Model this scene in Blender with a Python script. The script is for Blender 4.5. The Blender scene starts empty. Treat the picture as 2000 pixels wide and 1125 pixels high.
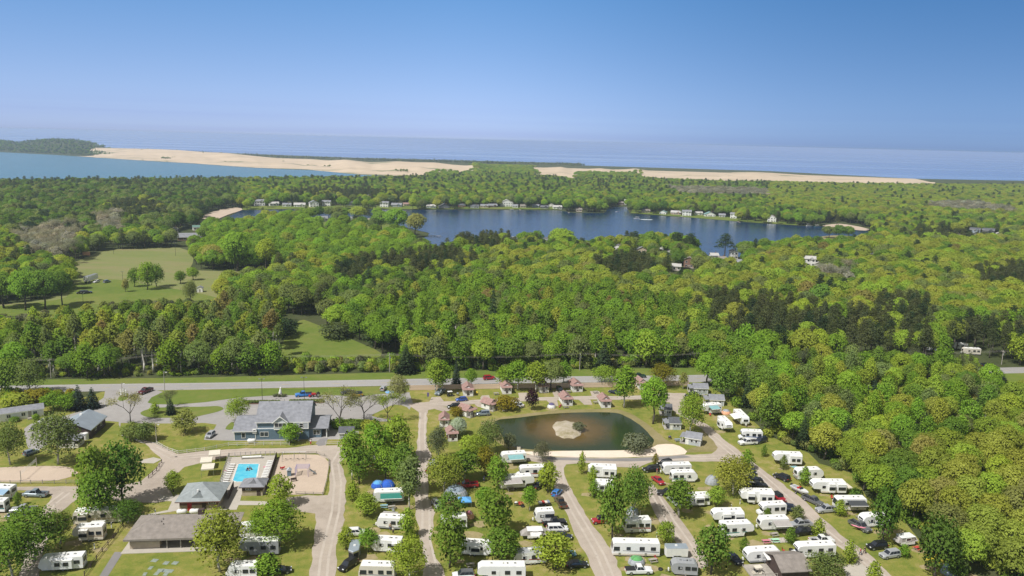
import bpy, math, random
import numpy as np
from mathutils import Vector, Matrix
random.seed(7); RNG = np.random.default_rng(11)
scene = bpy.context.scene
COL = scene.collection
# ------------------------------------------------------------------ camera
CAM_H, PITCH, ROLL, FPX = 90.0, math.radians(10.6), math.radians(1.4), 1540.0
_f = Vector((0, math.cos(PITCH), -math.sin(PITCH)))
_r0 = Vector((1, 0, 0)); _u0 = Vector((0, math.sin(PITCH), math.cos(PITCH)))
_r = _r0*math.cos(ROLL) + _u0*math.sin(ROLL)
_u = -_r0*math.sin(ROLL) + _u0*math.cos(ROLL)
cam = bpy.data.cameras.new('camera'); camo = bpy.data.objects.new('camera', cam); COL.objects.link(camo)
m = Matrix.Identity(4)
for i in range(3):
    m[i][0], m[i][1], m[i][2] = _r[i], _u[i], -_f[i]
m[2][3] = CAM_H
camo.matrix_world = m
cam.sensor_width = 36.0; cam.lens = 36.0*FPX/2000.0
cam.clip_start = 1.0; cam.clip_end = 120000.0
scene.camera = camo
# ------------------------------------------------------------------ sun and sky
SUN_EL = math.radians(54); SUN_AZ = math.radians(228)      # azimuth clockwise from +Y
sdir = Vector((math.sin(SUN_AZ)*math.cos(SUN_EL), math.cos(SUN_AZ)*math.cos(SUN_EL), math.sin(SUN_EL)))
sun = bpy.data.lights.new('sun', 'SUN'); sun.energy = 4.8; sun.angle = math.radians(0.5); sun.color = (1.0, 0.975, 0.935)
suno = bpy.data.objects.new('sun', sun); COL.objects.link(suno)
suno.rotation_euler = sdir.to_track_quat('Z', 'Y').to_euler(); suno.location = (0, 0, 300)
world = bpy.data.worlds.new('World'); scene.world = world; world.use_nodes = True
wt = world.node_tree; wn, wl = wt.nodes, wt.links
wn.clear()
out = wn.new('ShaderNodeOutputWorld'); bg = wn.new('ShaderNodeBackground'); sky = wn.new('ShaderNodeTexSky')
sky.sky_type = 'NISHITA'; sky.sun_disc = False; sky.sun_elevation = SUN_EL; sky.sun_rotation = SUN_AZ
sky.air_density = 1.0; sky.dust_density = 0.1; sky.ozone_density = 3.0; sky.altitude = 100
bg.inputs['Strength'].default_value = 0.15
# thin layers of lake mist low over the horizon: narrow bands in elevation, all the way round
tc = wn.new('ShaderNodeTexCoord'); sep = wn.new('ShaderNodeSeparateXYZ'); wl.new(tc.outputs['Generated'], sep.inputs[0])
cmb = wn.new('ShaderNodeCombineXYZ')
mz = wn.new('ShaderNodeMath'); mz.operation = 'MULTIPLY'; mz.inputs[1].default_value = 95.0; wl.new(sep.outputs['Z'], mz.inputs[0])
mx = wn.new('ShaderNodeMath'); mx.operation = 'MULTIPLY'; mx.inputs[1].default_value = 1.1; wl.new(sep.outputs['X'], mx.inputs[0])
my = wn.new('ShaderNodeMath'); my.operation = 'MULTIPLY'; my.inputs[1].default_value = 1.1; wl.new(sep.outputs['Y'], my.inputs[0])
wl.new(mx.outputs[0], cmb.inputs[0]); wl.new(my.outputs[0], cmb.inputs[1]); wl.new(mz.outputs[0], cmb.inputs[2])
nz = wn.new('ShaderNodeTexNoise'); nz.inputs['Scale'].default_value = 1.0; nz.inputs['Detail'].default_value = 3.0; wl.new(cmb.outputs[0], nz.inputs['Vector'])
low = wn.new('ShaderNodeMapRange'); low.interpolation_type = 'SMOOTHSTEP'
low.inputs['From Min'].default_value = 0.055; low.inputs['From Max'].default_value = 0.0
wl.new(sep.outputs['Z'], low.inputs['Value'])
band = wn.new('ShaderNodeMapRange'); band.inputs['From Min'].default_value = 0.35; band.inputs['From Max'].default_value = 0.7
band.inputs['To Min'].default_value = 0.0; band.inputs['To Max'].default_value = 1.0; wl.new(nz.outputs[0], band.inputs['Value'])
fm = wn.new('ShaderNodeMath'); fm.operation = 'MULTIPLY'; wl.new(low.outputs[0], fm.inputs[0]); wl.new(band.outputs[0], fm.inputs[1])
fm2 = wn.new('ShaderNodeMath'); fm2.operation = 'MULTIPLY'; fm2.inputs[1].default_value = 0.5; wl.new(fm.outputs[0], fm2.inputs[0])
SKY_TINT = wn.new('ShaderNodeMix'); SKY_TINT.data_type = 'RGBA'; SKY_TINT.blend_type = 'MULTIPLY'; SKY_TINT.inputs[0].default_value = 1.0
SKY_TINT.inputs[7].default_value = (1, 1, 1, 1)
# moist lake air: the Nishita luminance, coloured from soft blue-white at the horizon to clear blue above, the same all the way round
bw = wn.new('ShaderNodeRGBToBW'); wl.new(sky.outputs[0], bw.inputs[0])
ramp = wn.new('ShaderNodeValToRGB'); re_ = ramp.color_ramp.elements
for _p, _c in ((0.0, (0.43, 0.535, 0.77)), (0.12, (0.41, 0.545, 0.82)), (0.45, (0.345, 0.61, 1.08)), (1.0, (0.265, 0.63, 1.28))):
    e_ = re_[0] if _p == 0.0 else re_[1] if _p == 1.0 else re_.new(_p)
    e_.position = _p; e_.color = (*_c, 1)
el = wn.new('ShaderNodeMapRange'); el.inputs['From Min'].default_value = 0.0; el.inputs['From Max'].default_value = 0.18; wl.new(sep.outputs['Z'], el.inputs['Value'])
wl.new(el.outputs[0], ramp.inputs[0])
# brighter towards the sun's quarter of the sky, deeper opposite it
dt = wn.new('ShaderNodeVectorMath'); dt.operation = 'DOT_PRODUCT'; dt.inputs[1].default_value = (math.sin(SUN_AZ), math.cos(SUN_AZ), 0); wl.new(tc.outputs['Generated'], dt.inputs[0])
az = wn.new('ShaderNodeMapRange'); az.inputs['From Min'].default_value = -1.0; az.inputs['From Max'].default_value = -0.58; az.interpolation_type = 'SMOOTHSTEP'; az.inputs['To Min'].default_value = 0.54; az.inputs['To Max'].default_value = 1.0; wl.new(dt.outputs['Value'], az.inputs['Value'])
azc = wn.new('ShaderNodeCombineXYZ')
for _i, _e in enumerate((1.35, 1.0, 0.8)):
    pw = wn.new('ShaderNodeMath'); pw.operation = 'POWER'; pw.inputs[1].default_value = _e; wl.new(az.outputs[0], pw.inputs[0]); wl.new(pw.outputs[0], azc.inputs[_i])
ra = wn.new('ShaderNodeVectorMath'); ra.operation = 'MULTIPLY'; wl.new(ramp.outputs[0], ra.inputs[0]); wl.new(azc.outputs[0], ra.inputs[1])
pm = wn.new('ShaderNodeVectorMath'); pm.operation = 'SCALE'; wl.new(ra.outputs[0], pm.inputs[0]); wl.new(bw.outputs[0], pm.inputs['Scale'])
wl.new(pm.outputs[0], SKY_TINT.inputs[6])

bm_ = wn.new('ShaderNodeMix'); bm_.data_type = 'RGBA'; bm_.blend_type = 'MULTIPLY'
wl.new(fm2.outputs[0], bm_.inputs[0]); wl.new(SKY_TINT.outputs[2], bm_.inputs[6]); bm_.inputs[7].default_value = (0.80, 0.79, 0.92, 1)
wl.new(bm_.outputs[2], bg.inputs['Color']); wl.new(bg.outputs[0], out.inputs['Surface'])
# ------------------------------------------------------------------ exposure and render settings
scene.view_settings.view_transform = 'Standard'; scene.view_settings.look = 'None'
scene.view_settings.exposure = 0.0; scene.view_settings.gamma = 1.0; scene.view_settings.use_curve_mapping = False
scene.render.engine = 'CYCLES'
cy = scene.cycles
cy.max_bounces = 6; cy.diffuse_bounces = 4; cy.glossy_bounces = 2; cy.transmission_bounces = 4; cy.volume_bounces = 2; cy.light_sampling_threshold = 0.0
cy.transparent_max_bounces = 6; cy.caustics_reflective = False; cy.caustics_refractive = False
cy.use_denoising = True
try: cy.denoiser = 'OPENIMAGEDENOISE'
except Exception: pass
scene.render.use_persistent_data = False

# ------------------------------------------------------------------ picture <-> ground helpers
def ray(px, py):
    return (_f + _r*((px-1000.0)/FPX) - _u*((py-562.5)/FPX))
def P(px, py, z=0.0):
    d = ray(px, py); t = (z-CAM_H)/d.z
    return Vector((d.x*t, d.y*t, z))
def proj(p):
    v = Vector(p) - Vector((0, 0, CAM_H)); d = v.dot(_f)
    return (1000 + FPX*v.dot(_r)/d, 562.5 - FPX*v.dot(_u)/d)
def ppm(p):
    v = Vector(p) - Vector((0, 0, CAM_H)); return FPX/v.dot(_f)
def height_at(base, ty):
    """height of a vertical post standing on base whose top reaches picture row ty"""
    lo, hi = 0.0, 80.0
    for _ in range(40):
        mid = (lo+hi)/2
        if proj((base[0], base[1], base[2]+mid))[1] > ty: lo = mid
        else: hi = mid
    return lo
def pts(lst, z=0.0): return [P(a, b, z) for a, b in lst]
def inside_mask(poly, X, Y):
    """vectorised point in polygon, poly = list of (x,y)"""
    n = len(poly); r = np.zeros(len(X), bool); j = n-1
    for i in range(n):
        xi, yi = poly[i][0], poly[i][1]; xj, yj = poly[j][0], poly[j][1]
        c = ((yi > Y) != (yj > Y)) & (X < (xj-xi)*(Y-yi)/((yj-yi) or 1e-9)+xi)
        r ^= c; j = i
    return r
def proj_np(X, Y, Z=0.0):
    vx, vy, vz = X, Y, Z-CAM_H
    d = vx*_f.x+vy*_f.y+vz*_f.z
    return 1000+FPX*(vx*_r.x+vy*_r.y+vz*_r.z)/d, 562.5-FPX*(vx*_u.x+vy*_u.y+vz*_u.z)/d

# ------------------------------------------------------------------ materials
MATS = {}
def _new(name):
    mt = bpy.data.materials.new(name); mt.use_nodes = True
    nt = mt.node_tree; return mt, nt, nt.nodes['Principled BSDF']
def mat(name, col, rough=0.7, metal=0.0, var=0.18, scale=1.2, coat=0.0, bump=0.0, spec=0.4):
    """plain surface with mottled colour and a little relief"""
    if name in MATS: return MATS[name]
    mt, nt, b = _new(name)
    b.inputs['Roughness'].default_value = rough; b.inputs['Metallic'].default_value = metal
    b.inputs['Coat Weight'].default_value = coat; b.inputs['Coat Roughness'].default_value = 0.08
    b.inputs['Specular IOR Level'].default_value = spec
    if var > 0:
        tcn = nt.nodes.new('ShaderNodeTexCoord'); n = nt.nodes.new('ShaderNodeTexNoise')
        n.inputs['Scale'].default_value = scale; n.inputs['Detail'].default_value = 5
        nt.links.new(tcn.outputs['Object'], n.inputs['Vector'])
        r = nt.nodes.new('ShaderNodeMapRange'); r.inputs['From Min'].default_value = 0.3; r.inputs['From Max'].default_value = 0.7
        r.inputs['To Min'].default_value = 1-var; r.inputs['To Max'].default_value = 1+var*0.6
        nt.links.new(n.outputs[0], r.inputs['Value'])
        mx = nt.nodes.new('ShaderNodeVectorMath'); mx.operation = 'SCALE'; mx.inputs[0].default_value = col[:3]
        nt.links.new(r.outputs[0], mx.inputs['Scale']); nt.links.new(mx.outputs[0], b.inputs['Base Color'])
        if bump:
            bp = nt.nodes.new('ShaderNodeBump'); bp.inputs['Strength'].default_value = bump; bp.inputs['Distance'].default_value = 0.1
            nt.links.new(n.outputs[0], bp.inputs['Height']); nt.links.new(bp.outputs[0], b.inputs['Normal'])
    else:
        b.inputs['Base Color'].default_value = (*col[:3], 1)
    MATS[name] = mt; return mt
def ground_mat(name, stops, s1=0.02, s2=0.25, s3=1.6, rough=0.95, w=(0.5, 0.3, 0.2), bump=0.0, streak=None):
    """world-space mottling from three noise sizes mixed through a colour ramp"""
    if name in MATS: return MATS[name]
    mt, nt, b = _new(name); N, L = nt.nodes, nt.links
    g = N.new('ShaderNodeNewGeometry'); acc = None
    vec = g.outputs['Position']
    if streak:
        mp = N.new('ShaderNodeMapping'); mp.inputs['Rotation'].default_value = (0, 0, streak[0]); mp.inputs['Scale'].default_value = (streak[1], 1, 1)
        L.new(vec, mp.inputs[0]); vec = mp.outputs[0]
    for s, k in ((s1, w[0]), (s2, w[1]), (s3, w[2])):
        n = N.new('ShaderNodeTexNoise'); n.inputs['Scale'].default_value = s; n.inputs['Detail'].default_value = 4; n.inputs['Roughness'].default_value = 0.6
        L.new(vec, n.inputs['Vector'])
        q = N.new('ShaderNodeMath'); q.operation = 'MULTIPLY'; q.inputs[1].default_value = k; L.new(n.outputs[0], q.inputs[0])
        if acc is None: acc = q
        else:
            a = N.new('ShaderNodeMath'); a.operation = 'ADD'; L.new(acc.outputs[0], a.inputs[0]); L.new(q.outputs[0], a.inputs[1]); acc = a
    r = N.new('ShaderNodeValToRGB'); e = r.color_ramp.elements
    while len(e) < len(stops): e.new(0.5)
    for el, (p_, c) in zip(e, stops): el.position = p_; el.color = (*c, 1)
    L.new(acc.outputs[0], r.inputs[0]); L.new(r.outputs[0], b.inputs['Base Color'])
    b.inputs['Roughness'].default_value = rough; b.inputs['Specular IOR Level'].default_value = 0.2
    if bump:
        bp = N.new('ShaderNodeBump'); bp.inputs['Strength'].default_value = bump; bp.inputs['Distance'].default_value = 0.3
        L.new(acc.outputs[0], bp.inputs['Height']); L.new(bp.outputs[0], b.inputs['Normal'])
    MATS[name] = mt; return mt
def water_mat(name, deep, rough=0.12, wave=0.35, scale=0.6, mot=0.15):
    if name in MATS: return MATS[name]
    mt, nt, b = _new(name); N, L = nt.nodes, nt.links
    g = N.new('ShaderNodeNewGeometry')
    n2 = N.new('ShaderNodeTexNoise'); n2.inputs['Scale'].default_value = 0.012; n2.inputs['Detail'].default_value = 4
    mp = N.new('ShaderNodeMapping'); mp.inputs['Scale'].default_value = (0.25, 1, 1); L.new(g.outputs['Position'], mp.inputs[0]); L.new(mp.outputs[0], n2.inputs['Vector'])
    r = N.new('ShaderNodeMapRange'); r.inputs['To Min'].default_value = 1-mot*2; r.inputs['To Max'].default_value = 1+mot*2; L.new(n2.outputs[0], r.inputs['Value'])
    sc = N.new('ShaderNodeVectorMath'); sc.operation = 'SCALE'; sc.inputs[0].default_value = deep; L.new(r.outputs[0], sc.inputs['Scale'])
    L.new(sc.outputs[0], b.inputs['Base Color'])
    b.inputs['Roughness'].default_value = rough; b.inputs['IOR'].default_value = 1.33
    n = N.new('ShaderNodeTexNoise'); n.inputs['Scale'].default_value = scale; n.inputs['Detail'].default_value = 3
    L.new(g.outputs['Position'], n.inputs['Vector'])
    bp = N.new('ShaderNodeBump'); bp.inputs['Strength'].default_value = wave; bp.inputs['Distance'].default_value = 0.25
    L.new(n.outputs[0], bp.inputs['Height']); L.new(bp.outputs[0], b.inputs['Normal'])
    MATS[name] = mt; return mt
def leaf_mat():
    mt, nt, b = _new('leaf'); N, L = nt.nodes, nt.links
    N.remove(b); o = [n for n in N if n.type == 'OUTPUT_MATERIAL'][0]
    a = N.new('ShaderNodeAttribute'); a.attribute_type = 'INSTANCER'; a.attribute_name = 'tint'
    g = N.new('ShaderNodeNewGeometry')
    r = N.new('ShaderNodeMapRange'); r.inputs['To Min'].default_value = 0.80; r.inputs['To Max'].default_value = 1.2; L.new(g.outputs['Random Per Island'], r.inputs['Value'])
    s = N.new('ShaderNodeVectorMath'); s.operation = 'SCALE'; L.new(a.outputs['Color'], s.inputs[0]); L.new(r.outputs[0], s.inputs['Scale'])
    d = N.new('ShaderNodeBsdfDiffuse'); t = N.new('ShaderNodeBsdfTranslucent'); mixs = N.new('ShaderNodeMixShader'); mixs.inputs[0].default_value = 0.48
    L.new(s.outputs[0], d.inputs[0])
    tw = N.new('ShaderNodeVectorMath'); tw.operation = 'MULTIPLY'; tw.inputs[1].default_value = (1.2, 1.2, 0.6); L.new(s.outputs[0], tw.inputs[0]); L.new(tw.outputs[0], t.inputs[0])
    L.new(d.outputs[0], mixs.inputs[1]); L.new(t.outputs[0], mixs.inputs[2]); L.new(mixs.outputs[0], o.inputs[0])
    return mt
LEAF = leaf_mat()
BARK = mat('bark', (0.10, 0.085, 0.068), 0.95, var=0.3, scale=2)
PALE_BARK = mat('pale_bark', (0.50, 0.47, 0.42), 0.9, var=0.35, scale=2)

# ------------------------------------------------------------------ mesh builder and scene helpers
class MB:
    def __init__(s): s.v = []; s.f = []
    def add(s, vs, fs):
        o = len(s.v); s.v += [tuple(v) for v in vs]; s.f += [tuple(i+o for i in f) for f in fs]; return s
    def box(s, x0, x1, y0, y1, z0, z1):
        return s.add([(x0,y0,z0),(x1,y0,z0),(x1,y1,z0),(x0,y1,z0),(x0,y0,z1),(x1,y0,z1),(x1,y1,z1),(x0,y1,z1)],
                     [(3,2,1,0),(4,5,6,7),(0,1,5,4),(1,2,6,5),(2,3,7,6),(3,0,4,7)])
    def hexa(s, lo, hi):
        return s.add(list(lo)+list(hi), [(3,2,1,0),(4,5,6,7),(0,1,5,4),(1,2,6,5),(2,3,7,6),(3,0,4,7)])
    def prism(s, prof, y0, y1):
        """profile in x,z extruded along y"""
        n = len(prof)
        vs = [(x, y0, z) for x, z in prof]+[(x, y1, z) for x, z in prof]
        fs = [tuple(range(n)), tuple(range(2*n-1, n-1, -1))]+[((i+1) % n, i, n+i, n+(i+1) % n) for i in range(n)]
        return s.add(vs, fs)
    def prism_x(s, prof, x0, x1):
        """profile in y,z extruded along x"""
        n = len(prof)
        vs = [(x0, y, z) for y, z in prof]+[(x1, y, z) for y, z in prof]
        fs = [tuple(range(n-1, -1, -1)), tuple(range(n, 2*n))]+[(i, (i+1) % n, n+(i+1) % n, n+i) for i in range(n)]
        return s.add(vs, fs)
    def tube(s, p, q, r0, r1=None, n=6, caps=True):
        p, q = Vector(p), Vector(q); r1 = r0 if r1 is None else r1
        d = (q-p).normalized(); a = d.orthogonal().normalized(); b = d.cross(a)
        vs = []
        for c, r in ((p, r0), (q, r1)):
            for i in range(n):
                t = 2*math.pi*i/n; vs.append(c+a*(math.cos(t)*r)+b*(math.sin(t)*r))
        fs = [(i, (i+1) % n, n+(i+1) % n, n+i) for i in range(n)]
        if caps: fs += [tuple(range(n-1, -1, -1)), tuple(range(n, 2*n))]
        return s.add(vs, fs)
    def loft(s, rings, caps=True):
        n = len(rings[0]); vs = [v for r in rings for v in r]; fs = []
        for k in range(len(rings)-1):
            for i in range(n): fs.append((k*n+i, k*n+(i+1) % n, (k+1)*n+(i+1) % n, (k+1)*n+i))
        if caps: fs += [tuple(range(n-1, -1, -1)), tuple(range((len(rings)-1)*n, len(rings)*n))]
        return s.add(vs, fs)
    def dome(s, c, rx, ry, rz, n=12, k=4, full=False):
        rings = []
        lo = -math.pi/2*0.98 if full else 0.0
        for j in range(k+1):
            t = lo+(math.pi/2*0.98-lo)*j/k
            rings.append([(c[0]+rx*math.cos(t)*math.cos(2*math.pi*i/n), c[1]+ry*math.cos(t)*math.sin(2*math.pi*i/n), c[2]+rz*math.sin(t)) for i in range(n)])
        return s.loft(rings)
    def mesh(s, name, mt=None, smooth=False):
        me = bpy.data.meshes.new(name); me.from_pydata(s.v, [], s.f)
        if mt: me.materials.append(mt)
        if smooth:
            for p in me.polygons: p.use_smooth = True
        me.update(); return me
CACHE = {}
def cached(key, fn):
    if key not in CACHE: CACHE[key] = fn()
    return CACHE[key]
def link(name, me, parent=None, loc=None, rz=0.0, label=None):
    o = bpy.data.objects.new(name, me); COL.objects.link(o)
    if parent is not None: o.parent = parent
    if loc is not None: o.location = loc
    if rz: o.rotation_euler = (0, 0, rz)
    if label: o['label'] = label
    return o
def tag(o, label, cat, group=None):
    o['label'] = label; o['category'] = cat
    if group: o['group'] = group
    return o
def thing(name, label, cat, loc=(0, 0, 0), rz=0.0, group=None):
    return tag(link(name, None, None, loc, rz), label, cat, group)
def part(name, mb, mt, parent, label=None, smooth=False, loc=None, rz=0.0):
    me = mb if isinstance(mb, bpy.types.Mesh) else mb.mesh(name, mt, smooth)
    return link(name, me, parent, loc, rz, label)
def structure(name, me):
    o = link(name, me); o['kind'] = 'structure'; return o
def smooth_poly(p, k=4, jit=0.0):
    n = len(p); out = []
    for i in range(n):
        a, b, c, d = p[(i-1) % n], p[i], p[(i+1) % n], p[(i+2) % n]
        for j in range(k):
            t = j/k
            q = 0.5*((2*b)+(c-a)*t+(2*a-5*b+4*c-d)*t*t+(3*b-a-3*c+d)*t**3)
            if jit: q = q+Vector((random.uniform(-jit, jit), random.uniform(-jit, jit), 0))
            out.append(q)
    return out
def sheet(name, px, z, mt, smooth=0, jit=0.0):
    p = pts(px, z)
    if smooth: p = smooth_poly(p, smooth, jit)
    me = bpy.data.meshes.new(name); me.from_pydata([tuple(v) for v in p], [], [tuple(range(len(p)))])
    me.materials.append(mt); me.update()
    if len(me.polygons) and me.polygons[0].normal.z < 0: me.flip_normals()
    return structure(name, me)
# ================================================================== the land
G_FLOOR = ground_mat('woodland_floor', [(0.3, (0.035, 0.045, 0.018)), (0.5, (0.06, 0.075, 0.025)), (0.7, (0.10, 0.10, 0.05))], 0.03, 0.3, 1.5)
G_LAWN = ground_mat('lawn', [(0.34, (0.10, 0.145, 0.022)), (0.45, (0.175, 0.205, 0.034)), (0.54, (0.25, 0.235, 0.055)), (0.63, (0.34, 0.28, 0.12)), (0.7, (0.42, 0.34, 0.21))], 0.05, 0.4, 3.2, w=(0.40, 0.34, 0.26))
G_VERGE = ground_mat('verge', [(0.32, (0.085, 0.135, 0.022)), (0.48, (0.135, 0.185, 0.03)), (0.62, (0.19, 0.20, 0.05)), (0.75, (0.24, 0.22, 0.09))], 0.03, 0.3, 2.0)
G_MEADOW = ground_mat('meadow', [(0.32, (0.15, 0.20, 0.05)), (0.47, (0.20, 0.22, 0.075)), (0.58, (0.25, 0.22, 0.105)), (0.72, (0.20, 0.24, 0.07))], 0.012, 0.08, 0.6, streak=(0.5, 0.35))
G_GRAVEL = ground_mat('gravel_lane', [(0.32, (0.30, 0.25, 0.205)), (0.5, (0.43, 0.365, 0.305)), (0.68, (0.52, 0.445, 0.375))], 0.04, 0.4, 4.0, rough=0.9)
G_ASPHALT = ground_mat('worn_asphalt', [(0.3, (0.27, 0.255, 0.24)), (0.5, (0.34, 0.32, 0.305)), (0.7, (0.40, 0.38, 0.36))], 0.05, 0.5, 5.0, rough=0.9)
G_HIGHWAY = ground_mat('highway_asphalt', [(0.3, (0.28, 0.27, 0.265)), (0.5, (0.34, 0.325, 0.315)), (0.7, (0.385, 0.37, 0.36))], 0.02, 0.4, 4.0, rough=0.9)
G_DARK_ASPHALT = ground_mat('newer_asphalt', [(0.3, (0.19, 0.18, 0.175)), (0.6, (0.27, 0.255, 0.25))], 0.05, 0.5, 5.0, rough=0.9)
G_CONCRETE = ground_mat('concrete', [(0.3, (0.41, 0.375, 0.32)), (0.6, (0.50, 0.455, 0.395))], 0.1, 0.8, 6.0, rough=0.9)
G_SAND = ground_mat('yard_sand', [(0.3, (0.46, 0.365, 0.285)), (0.6, (0.56, 0.45, 0.355))], 0.1, 0.6, 3.0)
G_BEACH = ground_mat('beach_sand', [(0.3, (0.68, 0.56, 0.45)), (0.6, (0.80, 0.68, 0.56))], 0.1, 0.6, 3.0)
G_BANK = ground_mat('pond_bank', [(0.3, (0.17, 0.16, 0.05)), (0.5, (0.26, 0.22, 0.10)), (0.7, (0.36, 0.29, 0.18))], 0.1, 0.5, 2.0)

def big_ground():
    # one sheet from behind the camera to the back of the dunes
    far = [P(x, y) for x, y in ((2500, 375), (2000, 353), (1785, 349), (1500, 334), (1100, 322), (800, 312), (500, 301), (200, 288), (-200, 281), (-500, 275))]
    vs = [(-3200, -250, 0), (2600, -250, 0)] + [tuple(v) for v in far]
    me = bpy.data.meshes.new('ground'); me.from_pydata(vs, [], [tuple(range(len(vs)))]); me.materials.append(G_FLOOR); me.update()
    return structure('ground', me)
big_ground()

def ruffled_sea():
    mt, nt, b = _new('open_lake_water'); N, L = nt.nodes, nt.links
    g = N.new('ShaderNodeNewGeometry'); mp = N.new('ShaderNodeMapping'); mp.inputs['Scale'].default_value = (.00028, .0022, 1); L.new(g.outputs['Position'], mp.inputs[0])
    n = N.new('ShaderNodeTexNoise'); n.inputs['Scale'].default_value = 1.0; n.inputs['Detail'].default_value = 5; L.new(mp.outputs[0], n.inputs['Vector'])
    r = N.new('ShaderNodeMapRange'); r.inputs['From Min'].default_value = .42; r.inputs['From Max'].default_value = .62; r.inputs['To Min'].default_value = .03; r.inputs['To Max'].default_value = .34; L.new(n.outputs[0], r.inputs['Value'])
    L.new(r.outputs[0], b.inputs['Roughness']); b.inputs['Base Color'].default_value = (.15, .26, .56, 1); b.inputs['IOR'].default_value = 1.33
    return mt
W_BIG = ruffled_sea()
W_SILVER = water_mat('dune_lake_water', (0.045, 0.17, 0.25), 0.25, 0.45, 0.25, 0.08)
W_LAKE = water_mat('inner_lake_water', (0.003, 0.030, 0.10), 0.12, 1.0, 0.5, 0.25)
def sea():
    n = 24; vs = [(-27000+54000*i/n, y, -6.0) for y in (1800, 5000, 12000, 28500) for i in range(n+1)]
    fs = [(j*(n+1)+i, j*(n+1)+i+1, (j+1)*(n+1)+i+1, (j+1)*(n+1)+i) for j in range(3) for i in range(n)]
    me = bpy.data.meshes.new('open_lake_water'); me.from_pydata(vs, [], fs); me.materials.append(W_BIG); me.update(); structure('open_lake_water', me)
sea()
SILVER = [(-120, 288), (0, 297), (100, 302), (145, 305), (190, 308), (300, 315), (370, 319), (500, 328), (600, 332), (640, 335), (700, 341), (790, 345), (800, 348), (700, 352), (500, 357), (200, 360), (-120, 364)]
sheet('dune_lake_water', SILVER, 0.3, W_SILVER, 2)
LAKE = [(440, 440), (445, 424), (470, 411), (540, 409), (600, 408.5), (700, 409), (800, 410), (920, 409.5), (1090, 411), (1120, 415.5), (1180, 416), (1190, 405), (1224, 404), (1230, 417), (1300, 422), (1380, 426.5), (1450, 434), (1560, 441), (1610, 442), (1690, 449), (1705, 456), (1690, 468), (1600, 478), (1550, 492), (1440, 502), (1400, 530), (1372, 530), (1360, 490), (1250, 478), (1000, 474), (900, 486), (850, 497), (815, 495), (798, 482), (797, 471), (836, 462), (838, 455), (800, 446), (740, 428), (600, 424), (520, 425), (500, 440)]
sheet('lake_water', LAKE, 0.3, W_LAKE)
LAGOON = [(1840, 457), (1900, 462), (1952, 470), (1958, 484), (1900, 478), (1835, 470)]
sheet('lagoon_water', LAGOON, 0.3, W_LAKE, 2)
ISLET = [(1596, 464), (1620, 460), (1650, 460), (1672, 464), (1680, 468), (1660, 470), (1620, 470)]
sheet('lake_islet', ISLET, 0.55, G_BANK, 3)
for nm, px in (('lake_beach', [(1606, 441), (1640, 437), (1680, 443), (1700, 449), (1680, 450), (1640, 445)]),
               ('lake_beach', [(1760, 448), (1790, 446), (1800, 452), (1770, 456)]), ('lake_beach', [(1840, 452), (1890, 457), (1950, 466), (1950, 469), (1880, 461), (1836, 456)]),
               ('lake_beach', [(392, 423), (420, 412), (455, 405), (474, 409), (446, 419), (420, 429), (400, 428)])):
    sheet(nm, px, 0.6, G_SAND, 3)
SHORE_LAWN = [(474, 410), (600, 407), (700, 407.5), (800, 408.5), (920, 407.5), (1090, 409), (1090, 404), (800, 402), (600, 401), (474, 403)]
sheet('shore_lawn', SHORE_LAWN, 0.4, G_VERGE)
sheet('shore_lawn', [(1232, 416), (1300, 421), (1450, 433), (1560, 440), (1560, 434), (1450, 426), (1300, 413), (1235, 409)], 0.4, G_VERGE)
sheet('shore_lawn', [(600, 446), (690, 448), (760, 450), (755, 436), (690, 433), (600, 434)], 0.4, G_VERGE, 2)
sheet('shore_lawn', [(470, 440), (500, 443), (500, 447), (470, 450)], 0.4, G_VERGE, 2)
# ------------------------------------------------------------------ dunes and hills: height fields between shore and ridge
def G_dune():
    mt, nt, b = _new('dune_sand'); N, L = nt.nodes, nt.links
    g = N.new('ShaderNodeNewGeometry'); n = N.new('ShaderNodeTexNoise'); n.inputs['Scale'].default_value = 0.012; n.inputs['Detail'].default_value = 7; n.inputs['Roughness'].default_value = 0.65
    mp = N.new('ShaderNodeMapping'); mp.inputs['Scale'].default_value = (0.35, 1, 1); L.new(g.outputs['Position'], mp.inputs[0]); L.new(mp.outputs[0], n.inputs['Vector'])
    r = N.new('ShaderNodeValToRGB'); e = r.color_ramp.elements
    e[0].position = 0.36; e[0].color = (0.24, 0.24, 0.13, 1); e[1].position = 0.43; e[1].color = (0.56, 0.44, 0.31, 1)
    x = e.new(0.6); x.color = (0.64, 0.505, 0.365, 1)
    L.new(n.outputs[0], r.inputs[0]); L.new(r.outputs[0], b.inputs['Base Color']); b.inputs['Roughness'].default_value = 0.95
    return mt
DUNE = G_dune()
def vnoise(x, y, seed=0):
    s = 0
    for k, a in ((1, 1), (2.1, .5), (4.3, .25), (9, .12)):
        s += a*math.sin(x*k*1.3+seed*1.7+1.9*math.sin(y*k*.9+seed))*math.cos(y*k*1.1-seed*2.3+1.3*math.sin(x*k*.7))
    return s/1.87
def interp(tbl, x):
    for (x0, y0), (x1, y1) in zip(tbl, tbl[1:]):
        if x0 <= x <= x1: return y0+(y1-y0)*(x-x0)/(x1-x0)
    return tbl[0][1] if x < tbl[0][0] else tbl[-1][1]
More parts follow.
